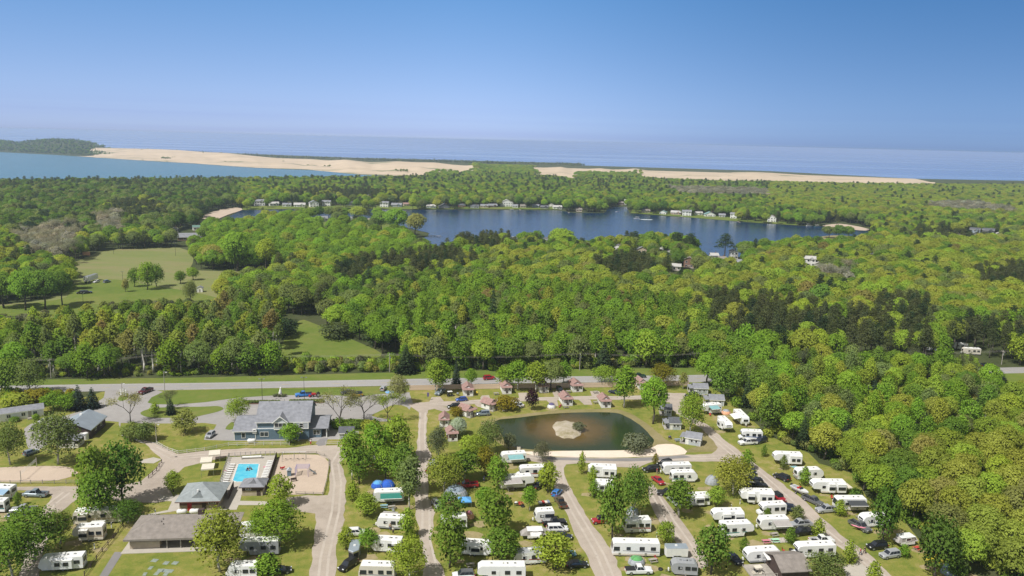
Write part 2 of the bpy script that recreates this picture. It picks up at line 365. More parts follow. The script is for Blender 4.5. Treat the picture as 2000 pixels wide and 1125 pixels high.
RIDGE = [(140, 300), (160, 292), (190, 288.5), (250, 290), (300, 291), (350, 293), (400, 297), (450, 299), (500, 305), (540, 309), (575, 310.5), (607, 311), (640, 314), (675, 312), (725, 318), (775, 315), (810, 317), (850, 317.5), (885, 322), (910, 324), (930, 322), (950, 329), (970, 331), (1000, 333), (1030, 331), (1060, 328.5), (1095, 326), (1118, 332), (1140, 331), (1172, 329), (1195, 332), (1220, 331), (1240, 329), (1265, 334), (1300, 337), (1350, 337), (1405, 341), (1432, 337), (1467, 336), (1500, 337.5), (1537, 340), (1600, 345), (1632, 350), (1670, 349.5), (1712, 349), (1750, 350), (1785, 355), (1830, 356)]
SHORE = [(140, 305), (190, 308), (300, 315), (370, 319), (500, 328), (600, 332), (700, 341), (790, 345), (900, 346), (1030, 347), (1100, 348), (1300, 352), (1500, 355), (1700, 359), (1830, 361)]
DEPTH = [(140, 700), (500, 650), (700, 620), (900, 560), (1100, 520), (1500, 430), (1785, 330), (1830, 60)]
def height_field(name, x0, x1, step, ridge, shore, depth, mt, seed, rough=1.0, back=1.5):
    xs = np.arange(x0, x1+.1, step); rows = 26; vs = []; fs = []
    for i, x in enumerate(xs):
        b = P(x, interp(shore, x)); r0 = math.hypot(b.x, b.y); dirv = Vector((b.x/r0, b.y/r0, 0))
        D = interp(depth, x); r1 = r0+D
        d = ray(x, interp(ridge, x)); k = r1/math.hypot(d.x, d.y); zr = CAM_H+d.z*k
        for j in range(rows+1):
            t = j/rows*back
            if t <= 1: z = zr*(0.08*t**0.5+0.92*(t*t*(3-2*t))) if t > 0 else -0.5
            else: z = zr*max(0.0, 1-((t-1)/(back-1))**1.5)-1.0*(t-1)
            e = math.sin(min(t, 1)*math.pi) if t <= 1 else 0
            z += rough*e*(5.5*vnoise(x*.021, t*4, seed)+2.6*vnoise(x*.09, t*9, seed+3))
            z = max(z, -0.5 if j == 0 else 0.02)
            q = dirv*(r0+D*t); vs.append((q.x, q.y, z))
    n = rows+1
    for i in range(len(xs)-1):
        for j in range(rows): fs.append((i*n+j, (i+1)*n+j, (i+1)*n+j+1, i*n+j+1))
    me = bpy.data.meshes.new(name); me.from_pydata(vs, [], fs); me.materials.append(mt)
    for p in me.polygons: p.use_smooth = True
    me.update(); return structure(name, me), vs
dunes, DUNE_V = height_field('dunes', 140, 1830, 6, RIDGE, SHORE, DEPTH, DUNE, 4)
HILL_RIDGE = [(-260, 276), (-100, 274), (0, 271), (40, 276), (65, 272), (110, 269), (150, 271), (180, 276), (200, 284), (215, 290)]
HILL_SHORE = [(-260, 284), (0, 297), (100, 302), (145, 305), (190, 306), (215, 306)]
hills, HILL_V = height_field('hills', -260, 215, 12, [(x, y+4.0) for x, y in HILL_RIDGE], HILL_SHORE, [(-260, 1000), (215, 900)], G_FLOOR, 9, 1.2)
BACK = [(225, 291), (300, 295), (400, 298), (575, 308), (700, 311), (850, 319), (1000, 325), (1140, 332)]
back, BACK_V = height_field('hills', 225, 1140, 10, BACK, [(x, 276+.0244*(x-1000)+48) for x in (225, 1140)], [(225, 420), (1140, 380)], G_FLOOR, 12, .6)
# ------------------------------------------------------------------ lawns, lanes, yards (sheets a few millimetres apart)
CAMP = [(-60, 778), (60, 792), (120, 790), (200, 765), (330, 762), (600, 757), (800, 753.5), (972, 749.5), (1106, 747.5), (1372, 746), (1420, 775), (1445, 800), (1480, 830), (1500, 850), (1580, 885), (1600, 905), (1668, 925), (1700, 985), (1760, 1010), (1800, 1060), (1840, 1090), (1900, 1160), (-80, 1180)]
sheet('lawn', CAMP, 0.02, G_LAWN)
VERGE = [(-60, 742), (100, 741), (400, 737), (700, 729), (800, 727), (1000, 722), (1372, 718), (1376, 733), (1106, 735), (800, 740), (400, 748), (84, 752), (-60, 755)]
sheet('road_verge', VERGE, 0.02, G_VERGE)
MEADOW = [(100, 532), (160, 506), (215, 488), (350, 484), (378, 505), (385, 528), (545, 530), (535, 552), (470, 560), (430, 590), (300, 606), (200, 612), (110, 622), (60, 634), (-60, 660), (-60, 600), (60, 590), (140, 565), (135, 535)]
sheet('meadow', MEADOW, 0.02, G_MEADOW, 3)
sheet('meadow_turf', [(140, 555), (215, 545), (290, 556), (400, 575), (420, 588), (300, 603), (200, 610), (100, 622), (60, 630), (-50, 655), (-50, 606), (60, 592), (130, 580)], 0.03, G_VERGE, 3)
CLEARING = [(552, 704), (556, 660), (585, 626), (614, 632), (690, 664), (745, 690), (720, 702), (660, 704), (600, 708)]
sheet('clearing', CLEARING, 0.02, G_VERGE, 3)
CLEARING2 = [(870, 676), (905, 652), (935, 645), (970, 652), (905, 684)]
sheet('clearing', CLEARING2, 0.02, G_VERGE, 3)
RLAWN = [(1886, 731), (2040, 727), (2060, 805), (1990, 790), (1950, 772), (1900, 752)]
sheet('roadside_lawn', RLAWN, 0.02, G_VERGE, 2)
def rough_sheet(name, px, z, mt, k=.32, step=2.2):
    """a sheet whose edge wanders a little, as gravel spreads into grass"""
    p = pts(px, z); out = []
    for a, b in zip(p, p[1:]+p[:1]):
        d = b-a; n = max(1, int(d.length/step)); nn = Vector((-d.y, d.x, 0)).normalized() if d.length > .01 else Vector()
        for i in range(n): out.append(a+d*(i/n)+nn*(random.uniform(-k, k) if i else 0))
    me = bpy.data.meshes.new(name); me.from_pydata([tuple(v) for v in out], [], [tuple(range(len(out)))]); me.materials.append(mt); me.update()
    if me.polygons[0].normal.z < 0: me.flip_normals()
    return structure(name, me)
# highway
HWY_T = [(-120, 756), (84, 752), (200, 750), (400, 747.6), (800, 740), (974, 737), (1106, 735), (1316, 733), (1372, 732), (1600, 726), (1850, 720), (2000, 717), (2120, 714)]
HWY_B = [(2120, 725), (2000, 728.6), (1886, 731), (1600, 739), (1340, 747), (1106, 747), (972, 749), (800, 752.6), (400, 760.5), (330, 762), (200, 764), (100, 766), (-120, 771)]
HIGHWAY = HWY_T+HWY_B
sheet('highway', HIGHWAY, 0.03, G_HIGHWAY)
def strip(name, line, z, w, mt, dash=None):
    mb = MB(); p = pts(line, z); acc = 0
    for a, b in zip(p, p[1:]):
        d = (b-a); L_ = d.length; d.normalize(); nrm = Vector((-d.y, d.x, 0))*w/2
        segs = [(0, L_)] if not dash else [(s, min(s+dash[0], L_)) for s in np.arange(0, L_, dash[1])]
        for s, e in segs:
            q0, q1 = a+d*s, a+d*e; mb.add([q0-nrm, q1-nrm, q1+nrm, q0+nrm], [(0, 1, 2, 3)])
    return structure(name, mb.mesh(name, mt))
LINE_Y = mat('road_line_yellow', (0.55, 0.42, 0.12), 0.8, var=0.3); LINE_W = mat('road_line_white', (0.62, 0.61, 0.58), 0.8, var=0.3)
mid = [((a[0]+b[0])/2, (a[1]+b[1])/2) for a, b in zip([(84, 752), (400, 747.6), (800, 740), (1106, 735), (1372, 732), (1886, 719), (2000, 717)], [(100, 766), (400, 760.5), (800, 752.6), (1106, 747), (1340, 747), (1886, 731), (2000, 728.6)])]
strip('road_line', mid, 0.04, 0.15, LINE_Y, (3, 9))
strip('road_line', [(x, y+1.6) for x, y in HWY_T[1:9]], 0.04, 0.12, LINE_W)
strip('road_line', [(x, y-1.6) for x, y in HWY_B[4:10]], 0.04, 0.12, LINE_W)
# entrance and car park
LOT = [(202, 777), (172, 798), (128, 812), (100, 818), (60, 828), (47, 838), (51, 860), (56, 876), (78, 878), (120, 850), (150, 830), (204, 822), (232, 824), (236, 850), (280, 866), (404, 862), (458, 862), (656, 862), (700, 862), (700, 840), (650, 824), (756, 823), (800, 800), (806, 788), (800, 766), (740, 766), (560, 766), (330, 768), (296, 760), (205, 762)]
rough_sheet('car_park', LOT, 0.035, G_ASPHALT, .15)
sheet('lawn_strip', [(288, 786), (296, 776), (322, 763.5), (400, 761.5), (800, 754.5), (802, 758), (790, 767), (740, 769.5), (700, 775), (640, 771), (540, 772), (466, 776.5), (400, 785.5), (345, 790), (300, 789.5)], 0.06, G_VERGE)
sheet('lawn_strip', [(274, 806), (300, 797), (345, 795), (400, 794), (425, 793), (437, 798), (425, 804), (400, 810), (370, 816), (330, 816), (290, 815)], 0.06, G_VERGE, 3)
sheet('lawn_strip', [(236, 826), (280, 827), (340, 827), (400, 826), (423, 829), (418, 838), (402, 846), (398, 859), (458, 861), (560, 860.5), (602, 858), (602, 870), (560, 874), (480, 874.5), (400, 879.5), (352, 886), (330, 878), (312, 866), (275, 858), (232, 848)], 0.06, G_LAWN)
sheet('lawn_strip', [(640, 858), (684, 858), (690, 869), (636, 870)], 0.06, G_LAWN)
sheet('lawn_strip', [(229, 780), (240, 770), (249, 768), (250, 776), (240, 783)], 0.06, G_VERGE, 2)
sheet('lawn_strip', [(440, 838), (447, 828), (456, 824), (456, 838)], 0.06, G_VERGE, 2)
sheet('lawn_strip', [(748, 800), (735, 806), (726, 812), (752, 818), (775, 816), (800, 808), (795, 795), (770, 790)], 0.06, G_LAWN, 2)
sheet('shrub_bed', [(650, 822), (700, 818), (735, 824), (735, 840), (690, 842), (652, 838)], 0.062, G_VERGE, 2)
for ln in ([(484, 795), (500, 794.5)], [(486, 798), (500, 797.8)], [(608, 796), (650, 797)], [(604, 790), (640, 791)]): strip('parking_line', ln, 0.05, 0.14, LINE_W)
# campground lanes
SOUTH = [(275, 858), (312, 868), (345, 886), (400, 880), (480, 875), (560, 875), (600, 870), (640, 869.5), (692, 868), (694, 874), (664, 905), (677, 940), (674, 996), (668, 1036), (656, 1074), (655, 1150), (600, 1150), (614, 1060), (618, 1020), (616, 1003), (586, 999), (556, 988), (560, 972), (600, 967), (640, 967), (646, 920), (642, 897), (618, 885), (545, 885), (448, 890.5), (392, 904), (360, 912), (338, 930), (325, 952), (338, 968), (330, 978), (300, 982), (240, 978), (156, 972), (140, 982), (118, 1000), (95, 1040), (70, 1150), (30, 1150), (60, 1030), (78, 1002), (94, 984), (102, 970), (92, 960), (30, 957.5), (-40, 957.5), (-40, 951), (155, 950), (240, 947), (275, 940), (300, 918), (316, 898)]
rough_sheet('camp_lane', SOUTH, 0.045, G_GRAVEL)
CENTRE = [(796, 788), (842, 784), (894, 783), (940, 780), (1000, 778), (1046, 776), (1080, 775), (1156, 773), (1206, 774), (1254, 772), (1304, 767), (1340, 768), (1336, 790), (1330, 806), (1346, 813), (1380, 828), (1416, 860), (1450, 886), (1491, 918), (1521, 939), (1548, 960), (1572, 978), (1595, 1001), (1652, 1052), (1708, 1091), (1770, 1150), (1720, 1150), (1668, 1090), (1625, 1060), (1595, 1034), (1565, 1010), (1530, 978), (1485, 934), (1465, 909), (1436, 904), (1390, 901), (1312, 902), (1277, 901), (1262, 906), (1245, 915), (1206, 912), (1160, 904), (1106, 907), (1100, 916), (1112, 950), (1140, 996), (1165, 1035), (1196, 1075), (1224, 1150), (1172, 1150), (1150, 1092), (1128, 1054), (1100, 992), (1082, 950), (1082, 915), (1060, 905), (1020, 898), (990, 888), (1010, 884), (1040, 890), (1100, 893), (1191, 895), (1281, 892), (1336, 888), (1390, 886), (1402, 874), (1372, 838), (1346, 821), (1318, 806), (1308, 786), (1254, 780), (1200, 781), (1156, 780), (1048, 782), (940, 788), (860, 795), (836, 801), (833, 828), (833, 860), (843, 892), (836, 905), (836, 970), (850, 1000), (840, 1070), (866, 1112), (872, 1150), (822, 1150), (830, 1090), (820, 1050), (811, 990), (806, 950), (810, 900), (815, 870), (816, 844), (818, 805), (808, 798)]
rough_sheet('camp_lane', CENTRE, 0.045, G_GRAVEL)
sheet('camp_lane', [(1270, 942), (1279, 950), (1310, 990), (1332, 1018), (1365, 1065), (1385, 1105), (1352, 1105), (1320, 1058), (1290, 1022), (1271, 985), (1266, 960)], 0.045, G_GRAVEL, 2)
G_TRACK = ground_mat('packed_track', [(0.3, (0.40, 0.345, 0.29)), (0.6, (0.53, 0.465, 0.40))], 0.1, 0.6, 3.0)
for ln in ([(1093, 912), (1096, 950), (1120, 995), (1146, 1038), (1173, 1085), (1200, 1150)], [(1274, 958), (1293, 990), (1310, 1018), (1340, 1060), (1368, 1105)], [(1390, 852), (1430, 885), (1470, 915), (1505, 945), (1545, 982), (1582, 1014), (1640, 1062), (1690, 1094), (1745, 1150)], [(826, 806), (824, 850), (826, 900), (822, 950), (832, 1000), (832, 1055), (848, 1120), (850, 1150)], [(668, 880), (654, 905), (660, 945), (655, 1000), (645, 1040), (634, 1090), (628, 1150)], [(842, 790), (900, 786), (1000, 780.5), (1100, 778), (1254, 776), (1310, 772)], [(1012, 889), (1100, 899), (1200, 903), (1300, 896), (1400, 893), (1445, 895)], [(130, 962), (100, 985), (84, 1010), (62, 1060), (50, 1150)], [(300, 875), (340, 895), (420, 888), (520, 881), (640, 877)]):
    p = pts(ln); 
    for sgn in (-.85, .85):
        mb = MB()
        for a, b in zip(p, p[1:]):
            d = (b-a).normalized(); nn = Vector((-d.y, d.x, 0)); c0, c1 = a+nn*(sgn-.28), b+nn*(sgn-.28); e0, e1 = a+nn*(sgn+.28), b+nn*(sgn+.28); mb.add([(*v[:2], .051) for v in (c0, c1, e1, e0)], [(0, 1, 2, 3)])
        structure('wheel_track', mb.mesh('wheel_track', G_TRACK))
def R5(x0, y0, l): return [(x0+a/5, y0+b/5) for a, b in l]
for q in ([(690, 385), (705, 362), (775, 358), (792, 402), (700, 412)], [(215, 378), (300, 374), (335, 418), (190, 428)], [(230, 470), (420, 480), (395, 510), (330, 520), (250, 495)], [(1060, 337), (1150, 333), (1155, 388), (1070, 388)], [(1390, 320), (1440, 318), (1500, 372), (1415, 376)], [(1762, 320), (1850, 320), (1885, 368), (1780, 368)], [(1330, 402), (1440, 402), (1452, 466), (1385, 458)], [(1650, 402), (1765, 402), (1785, 452), (1705, 452)], [(620, 432), (760, 428), (700, 480), (660, 470)]):
    sheet('parking_pad', R5(800, 700, q), 0.055, G_GRAVEL)
sheet('parking_pad', [(1372, 838), (1406, 870), (1395, 882), (1340, 884), (1336, 880), (1360, 872)], 0.03, G_BANK)
sheet('parking_pad', [(1645, 1105), (1680, 1098), (1740, 1150), (1660, 1150)], 0.055, G_CONCRETE)
# darker patched asphalt along the beach and beside the play yard
sheet('asphalt_patch', [(1040, 891), (1100, 894), (1191, 896), (1281, 893), (1336, 889), (1350, 893), (1281, 899), (1240, 901), (1160, 900), (1080, 898)], 0.055, G_DARK_ASPHALT)
sheet('footpath', R5(0, 900, [(935, 1180), (1120, 890), (1205, 890), (1020, 1180)]), 0.05, G_DARK_ASPHALT)
sheet('asphalt_patch', [(625, 857), (640, 855), (637, 869), (622, 871), (616, 866)], 0.065, G_DARK_ASPHALT)
# yards
VOLLEY = R5(0, 900, [(-100, 70), (0, 65), (300, 52), (640, 55), (735, 98), (755, 130), (580, 185), (400, 200), (0, 205), (-100, 205)])
sheet('volleyball_sand', VOLLEY, 0.05, G_SAND, 3)
PLAY = [(549.5, 888.5), (585, 887), (620, 888), (634, 894), (641, 901), (642, 912), (632, 964), (578, 966), (524, 966), (527, 940), (540, 900)]
sheet('playground_sand', PLAY, 0.06, G_SAND)
sheet('pool_deck', [(446, 893), (538, 889), (541, 894), (523, 940), (520, 965), (470, 966), (440, 972), (428, 955)], 0.058, G_CONCRETE)
sheet('footpath', R5(400, 900, [(300, 268), (372, 262), (355, 350), (345, 390), (600, 395), (640, 432), (330, 432), (310, 477), (-60, 480), (-290, 490), (-560, 535), (-560, 520), (-360, 480), (-290, 330), (-130, 330)]), 0.052, G_CONCRETE)
sheet('footpath', R5(0, 900, [(1560, 340), (1660, 340), (1790, 370), (1720, 400), (1560, 385)]), 0.053, G_CONCRETE)
sheet('concrete_pad', [(272, 899), (300, 893), (316, 897), (300, 905), (275, 904)], 0.056, G_CONCRETE)
# ------------------------------------------------------------------ the pond with its sandy islet
POND = [(967, 822), (1010, 816), (1060, 810), (1100, 806.5), (1160, 805), (1200, 806), (1222, 813), (1250, 830), (1270, 850), (1277, 861), (1266, 872), (1221, 878.5), (1160, 880), (1100, 880), (1040, 878), (1010, 874), (988, 866), (978, 845)]
sheet('pond_bank', [(940, 824), (1000, 812), (1060, 804), (1110, 800), (1180, 799), (1212, 801), (1240, 812), (1275, 836), (1300, 858), (1320, 868), (1336, 880), (1280, 884), (1160, 884), (1040, 884), (1000, 880), (970, 862), (952, 840)], 0.03, G_BANK, 3, 0.15)
def pond_mat():
    mt, nt, b = _new('pond_water'); N, L = nt.nodes, nt.links
    c = P(1108, 838); g = N.new('ShaderNodeNewGeometry')
    sub = N.new('ShaderNodeVectorMath'); sub.operation = 'SUBTRACT'; sub.inputs[1].default_value = c; L.new(g.outputs['Position'], sub.inputs[0])
    n = N.new('ShaderNodeTexNoise'); n.inputs['Scale'].default_value = 0.22; n.inputs['Detail'].default_value = 5; L.new(g.outputs['Position'], n.inputs['Vector'])
    ln = N.new('ShaderNodeVectorMath'); ln.operation = 'LENGTH'; L.new(sub.outputs[0], ln.inputs[0])
    ma = N.new('ShaderNodeMath'); ma.operation = 'MULTIPLY_ADD'; ma.inputs[1].default_value = 6.0; L.new(n.outputs[0], ma.inputs[0]); L.new(ln.outputs['Value'], ma.inputs[2])
    r = N.new('ShaderNodeValToRGB'); mr = N.new('ShaderNodeMapRange'); mr.inputs['From Max'].default_value = 30; L.new(ma.outputs[0], mr.inputs['Value']); L.new(mr.outputs[0], r.inputs[0])
    e = r.color_ramp.elements; e[0].position = 0.2; e[0].color = (0.20, 0.125, 0.045, 1); e[1].position = 0.66; e[1].color = (0.024, 0.040, 0.016, 1)
    x = e.new(0.42); x.color = (0.10, 0.068, 0.02, 1)
    # rafts of pond weed
    v = N.new('ShaderNodeTexNoise'); v.inputs['Scale'].default_value = 0.9; v.inputs['Detail'].default_value = 8; v.inputs['Roughness'].default_value = 0.75; L.new(g.outputs['Position'], v.inputs['Vector'])
    vr = N.new('ShaderNodeMapRange'); vr.inputs['From Min'].default_value = 0.6; vr.inputs['From Max'].default_value = 0.68; L.new(v.outputs[0], vr.inputs['Value'])
    vm = N.new('ShaderNodeMath'); vm.operation = 'MULTIPLY'; vm.inputs[1].default_value = 0.55; L.new(vr.outputs[0], vm.inputs[0])
    mx = N.new('ShaderNodeMix'); mx.data_type = 'RGBA'; L.new(vm.outputs[0], mx.inputs[0]); L.new(r.outputs[0], mx.inputs[6]); mx.inputs[7].default_value = (0.06, 0.085, 0.025, 1)
    L.new(mx.outputs[2], b.inputs['Base Color']); b.inputs['Roughness'].default_value = 0.12; b.inputs['IOR'].default_value = 1.33
    w = N.new('ShaderNodeTexNoise'); w.inputs['Scale'].default_value = 2.2; L.new(g.outputs['Position'], w.inputs['Vector'])
    bp = N.new('ShaderNodeBump'); bp.inputs['Strength'].default_value = 0.15; bp.inputs['Distance'].default_value = 0.1; L.new(w.outputs[0], bp.inputs['Height']); L.new(bp.outputs[0], b.inputs['Normal'])
    return mt
sheet('pond_water', POND, 0.05, pond_mat(), 3, 0.1)
def islet():
    c = P(1108, 839); mb = MB(); rings = []
    a0, b0 = 6.0, 12.0
    ax = (P(1137, 838)-P(1079, 838)).length/2; by = (P(1108, 820)-P(1108, 858)).length/2
    for s, z in ((1.0, 0.0), (0.93, 0.18), (0.75, 0.42), (0.45, 0.62), (0.12, 0.7)):
        rings.append([(c.x+ax*s*math.cos(t)*(1+.09*math.sin(3*t+1)+.05*math.sin(7*t)), c.y+by*s*math.sin(t)*(1+.08*math.cos(2*t)+.05*math.sin(9*t)), z) for t in np.linspace(0, 2*math.pi, 40, endpoint=False)])
    mb.loft(rings)
    structure('pond_islet', mb.mesh('pond_islet', ground_mat('islet_sand', [(0.38, (0.22, 0.19, 0.08)), (0.47, (0.36, 0.31, 0.21)), (0.56, (0.47, 0.41, 0.33))], 0.16, 0.6, 2.5), True))
islet()
BEACH = [(1024, 882), (1060, 882), (1100, 880.5), (1160, 880), (1215, 879.5), (1266, 877), (1284, 868.5), (1315, 867.5), (1336, 876), (1338, 887), (1281, 891), (1251, 892), (1191, 894), (1100, 892), (1040, 889)]
sheet('pond_beach', BEACH, 0.06, G_BEACH, 2)
# ------------------------------------------------------------------ the air over the lake
def haze():
    mb = MB(); mb.box(-28000, 28000, -600, 29500, -7.5, 91.5)
    mt = bpy.data.materials.new('haze'); mt.use_nodes = True; nt = mt.node_tree; nt.nodes.clear()
    o = nt.nodes.new('ShaderNodeOutputMaterial'); v = nt.nodes.new('ShaderNodeVolumePrincipled')
    v.inputs['Color'].default_value = (0.70, 0.82, 1.0, 1); v.inputs['Density'].default_value = 0.00012; v.inputs['Anisotropy'].default_value = 0.3
    nt.links.new(v.outputs[0], o.inputs['Volume'])
    h = link('haze', mb.mesh('haze', mt)); h['kind'] = 'stuff'
haze()
# ================================================================== buildings
def frame_at(a, b, z=0.0):
    """origin at picture point a, local x towards picture point b (both on the ground): (location, turn, length)"""
    A, B = P(*a), P(*b); d = B-A
    return A, math.atan2(d.y, d.x), d.length
ROOF_GREY = mat('grey_shingles', (0.255, 0.26, 0.285), 0.9, var=0.22, scale=0.9, bump=0.3)
ROOF_BROWN = mat('brown_grey_shingles', (0.265, 0.232, 0.205), 0.9, var=0.22, scale=0.9, bump=0.3)
ROOF_PINK = mat('red_brown_shingles', (0.345, 0.215, 0.19), 0.9, var=0.22, scale=1.2, bump=0.3)
ROOF_DARK = mat('charcoal_shingles', (0.115, 0.12, 0.135), 0.9, var=0.2, scale=1.2, bump=0.3)
ROOF_METAL = mat('pale_metal_roof', (0.42, 0.48, 0.54), 0.45, 0.4, var=0.12, scale=0.4)
ROOF_SAGE = mat('grey_green_shingles', (0.30, 0.33, 0.335), 0.9, var=0.18, scale=0.9, bump=0.3)
BLUE_SIDING = mat('blue_siding', (0.14, 0.205, 0.262), 0.7, var=0.1)
PALE_SIDING = mat('pale_grey_siding', (0.44, 0.47, 0.50), 0.7, var=0.08)
WHITE = mat('white_paint', (0.80, 0.79, 0.76), 0.55, var=0.08)
CREAM = mat('cream_siding', (0.68, 0.64, 0.55), 0.7, var=0.1)
DARKWOOD = mat('dark_stained_wood', (0.075, 0.05, 0.042), 0.8, var=0.25)
BRICK = mat('red_brown_block', (0.21, 0.115, 0.085), 0.85, var=0.25)
BLOCK = mat('tan_block', (0.46, 0.385, 0.29), 0.85, var=0.15)
GLASS = mat('window_glass', (0.025, 0.03, 0.04), 0.08, var=0, spec=0.7)
TANWOOD = mat('tan_fence_boards', (0.70, 0.54, 0.42), 0.85, var=0.22)
GREYWOOD = mat('weathered_wood', (0.38, 0.345, 0.30), 0.9, var=0.25)
DARKMETAL = mat('dark_metal', (0.06, 0.06, 0.065), 0.5, 0.6, var=0.1)
STEEL = mat('galvanised_steel', (0.52, 0.53, 0.54), 0.4, 0.8, var=0.1)
BLACK = mat('black_rubber', (0.022, 0.022, 0.024), 0.7, var=0.1)
RED = mat('red_paint', (0.48, 0.03, 0.03), 0.5, var=0.1)
def siding(w, h, y=0.0, pitch=0.2, x0=0.0, z0=0.0):
    """lapped boards on a wall face at y (facing -y): real little steps"""
    mb = MB(); n = max(1, int(h/pitch))
    for i in range(n):
        a, b = z0+h*i/n, z0+h*(i+1)/n
        mb.add([(x0, y-0.035, a), (x0+w, y-0.035, a), (x0+w, y-0.012, b), (x0, y-0.012, b)], [(0, 1, 2, 3)])
    return mb
def window(parent, x, y, z, w, h, face='-y', bars=1, rows=1, trim=None, shutters=None, name='window'):
    """frame with panes of glass; face: the wall's outward direction in the parent's axes"""
    t = trim or WHITE; f = 0.09
    me = cached(('win', w, h, bars, rows, t.name), lambda: window_meshes(w, h, bars, rows, t, f))
    rz = {'-y': 0, '+x': math.pi/2, '+y': math.pi, '-x': -math.pi/2}[face] if isinstance(face, str) else face
    o = link(name, me[0], parent, (x, y, z), rz); link('pane', me[1], o)
    if shutters:
        for s in (-1, 1):
            q = MB(); q.box(s*(w/2+0.16)-0.13, s*(w/2+0.16)+0.13, -0.05, 0.0, -h/2, h/2); part('shutter', q, shutters, o)
    return o
def window_meshes(w, h, bars, rows, t, f):
    a = MB(); d0, d1 = -0.07, 0.04
    a.box(-w/2-f, w/2+f, d0, d1, h/2, h/2+f); a.box(-w/2-f, w/2+f, d0-0.03, d1, -h/2-f, -h/2); a.box(-w/2-f, -w/2, d0, d1, -h/2, h/2); a.box(w/2, w/2+f, d0, d1, -h/2, h/2)
    for i in range(1, bars): x = -w/2+w*i/bars; a.box(x-.04, x+.04, d0, d1, -h/2, h/2)
    for i in range(1, rows): z = -h/2+h*i/rows; a.box(-w/2, w/2, d0+.01, d1, z-.03, z+.03)
    g = MB(); g.box(-w/2, w/2, -0.02, 0.03, -h/2, h/2)
    return a.mesh('window', t), g.mesh('pane', GLASS)
def door(parent, x, y, z, w=0.95, h=2.05, mt=None, face='-y', knob=True):
    rz = {'-y': 0, '+x': math.pi/2, '+y': math.pi, '-x': -math.pi/2}[face] if isinstance(face, str) else face
    d = MB(); d.box(-w/2, w/2, -0.05, 0.03, 0, h); o = part('door', d, mt or WHITE, parent, loc=(x, y, z), rz=rz)
    if knob: k = MB(); k.box(w*.32, w*.40, -0.10, -0.05, h*.47, h*.53); part('handle', k, STEEL, o)
    return o
def gable(parent, x0, x1, y0, y1, eave, ridge, axis, wall, roof, trim=None, over=0.45, z0=0.0, fascia=True, t=0.16):
    """walls with gable ends, two roof slopes with overhang and fascia boards"""
    w = MB()
    if axis == 'x':
        ym = (y0+y1)/2; w.prism_x([(y0, z0), (y1, z0), (y1, eave), (ym, ridge), (y0, eave)], x0, x1)
    else:
        xm = (x0+x1)/2; w.prism([(x0, z0), (x1, z0), (x1, eave), (xm, ridge), (x0, eave)], y0, y1)
    wo = part('wall', w, wall, parent)
    half = (y1-y0)/2 if axis == 'x' else (x1-x0)/2; sl = (ridge-eave)/half; ov = over; dz = 0.03
    for s in (-1, 1):
        r = MB()
        if axis == 'x':
            ym = (y0+y1)/2; ye = ym+s*(half+ov); ze = eave-sl*ov
            lo = [(x0-ov, ym, ridge+dz), (x1+ov, ym, ridge+dz), (x1+ov, ye, ze+dz), (x0-ov, ye, ze+dz)]
        else:
            xm = (x0+x1)/2; xe = xm+s*(half+ov); ze = eave-sl*ov
            lo = [(xm, y0-ov, ridge+dz), (xm, y1+ov, ridge+dz), (xe, y1+ov, ze+dz), (xe, y0-ov, ze+dz)]
        up = [(a, b, c+t) for a, b, c in lo]
        if (axis == 'x') == (s < 0): lo, up = lo[::-1], up[::-1]
        r.hexa(lo, up); ro = part('roof', r, roof, parent)
        if fascia and trim:
            f = MB()
            if axis == 'x': f.box(x0-ov, x1+ov, ye-0.03 if s < 0 else ye+.004, ye-.004 if s < 0 else ye+0.03, ze-0.08, ze+t*.9)
            else: f.box(xe-0.03 if s < 0 else xe+.004, xe-.004 if s < 0 else xe+0.03, y0-ov, y1+ov, ze-0.08, ze+t*.9)
            part('fascia', f, trim, ro)
    return wo
def corner_boards(parent, x0, x1, y0, h, mt, z0=0.0):
    for x in (x0, x1-0.18):
        c = MB(); c.box(x, x+0.18, y0-0.06, y0-0.037, z0, h); part('corner_board', c, mt, parent)
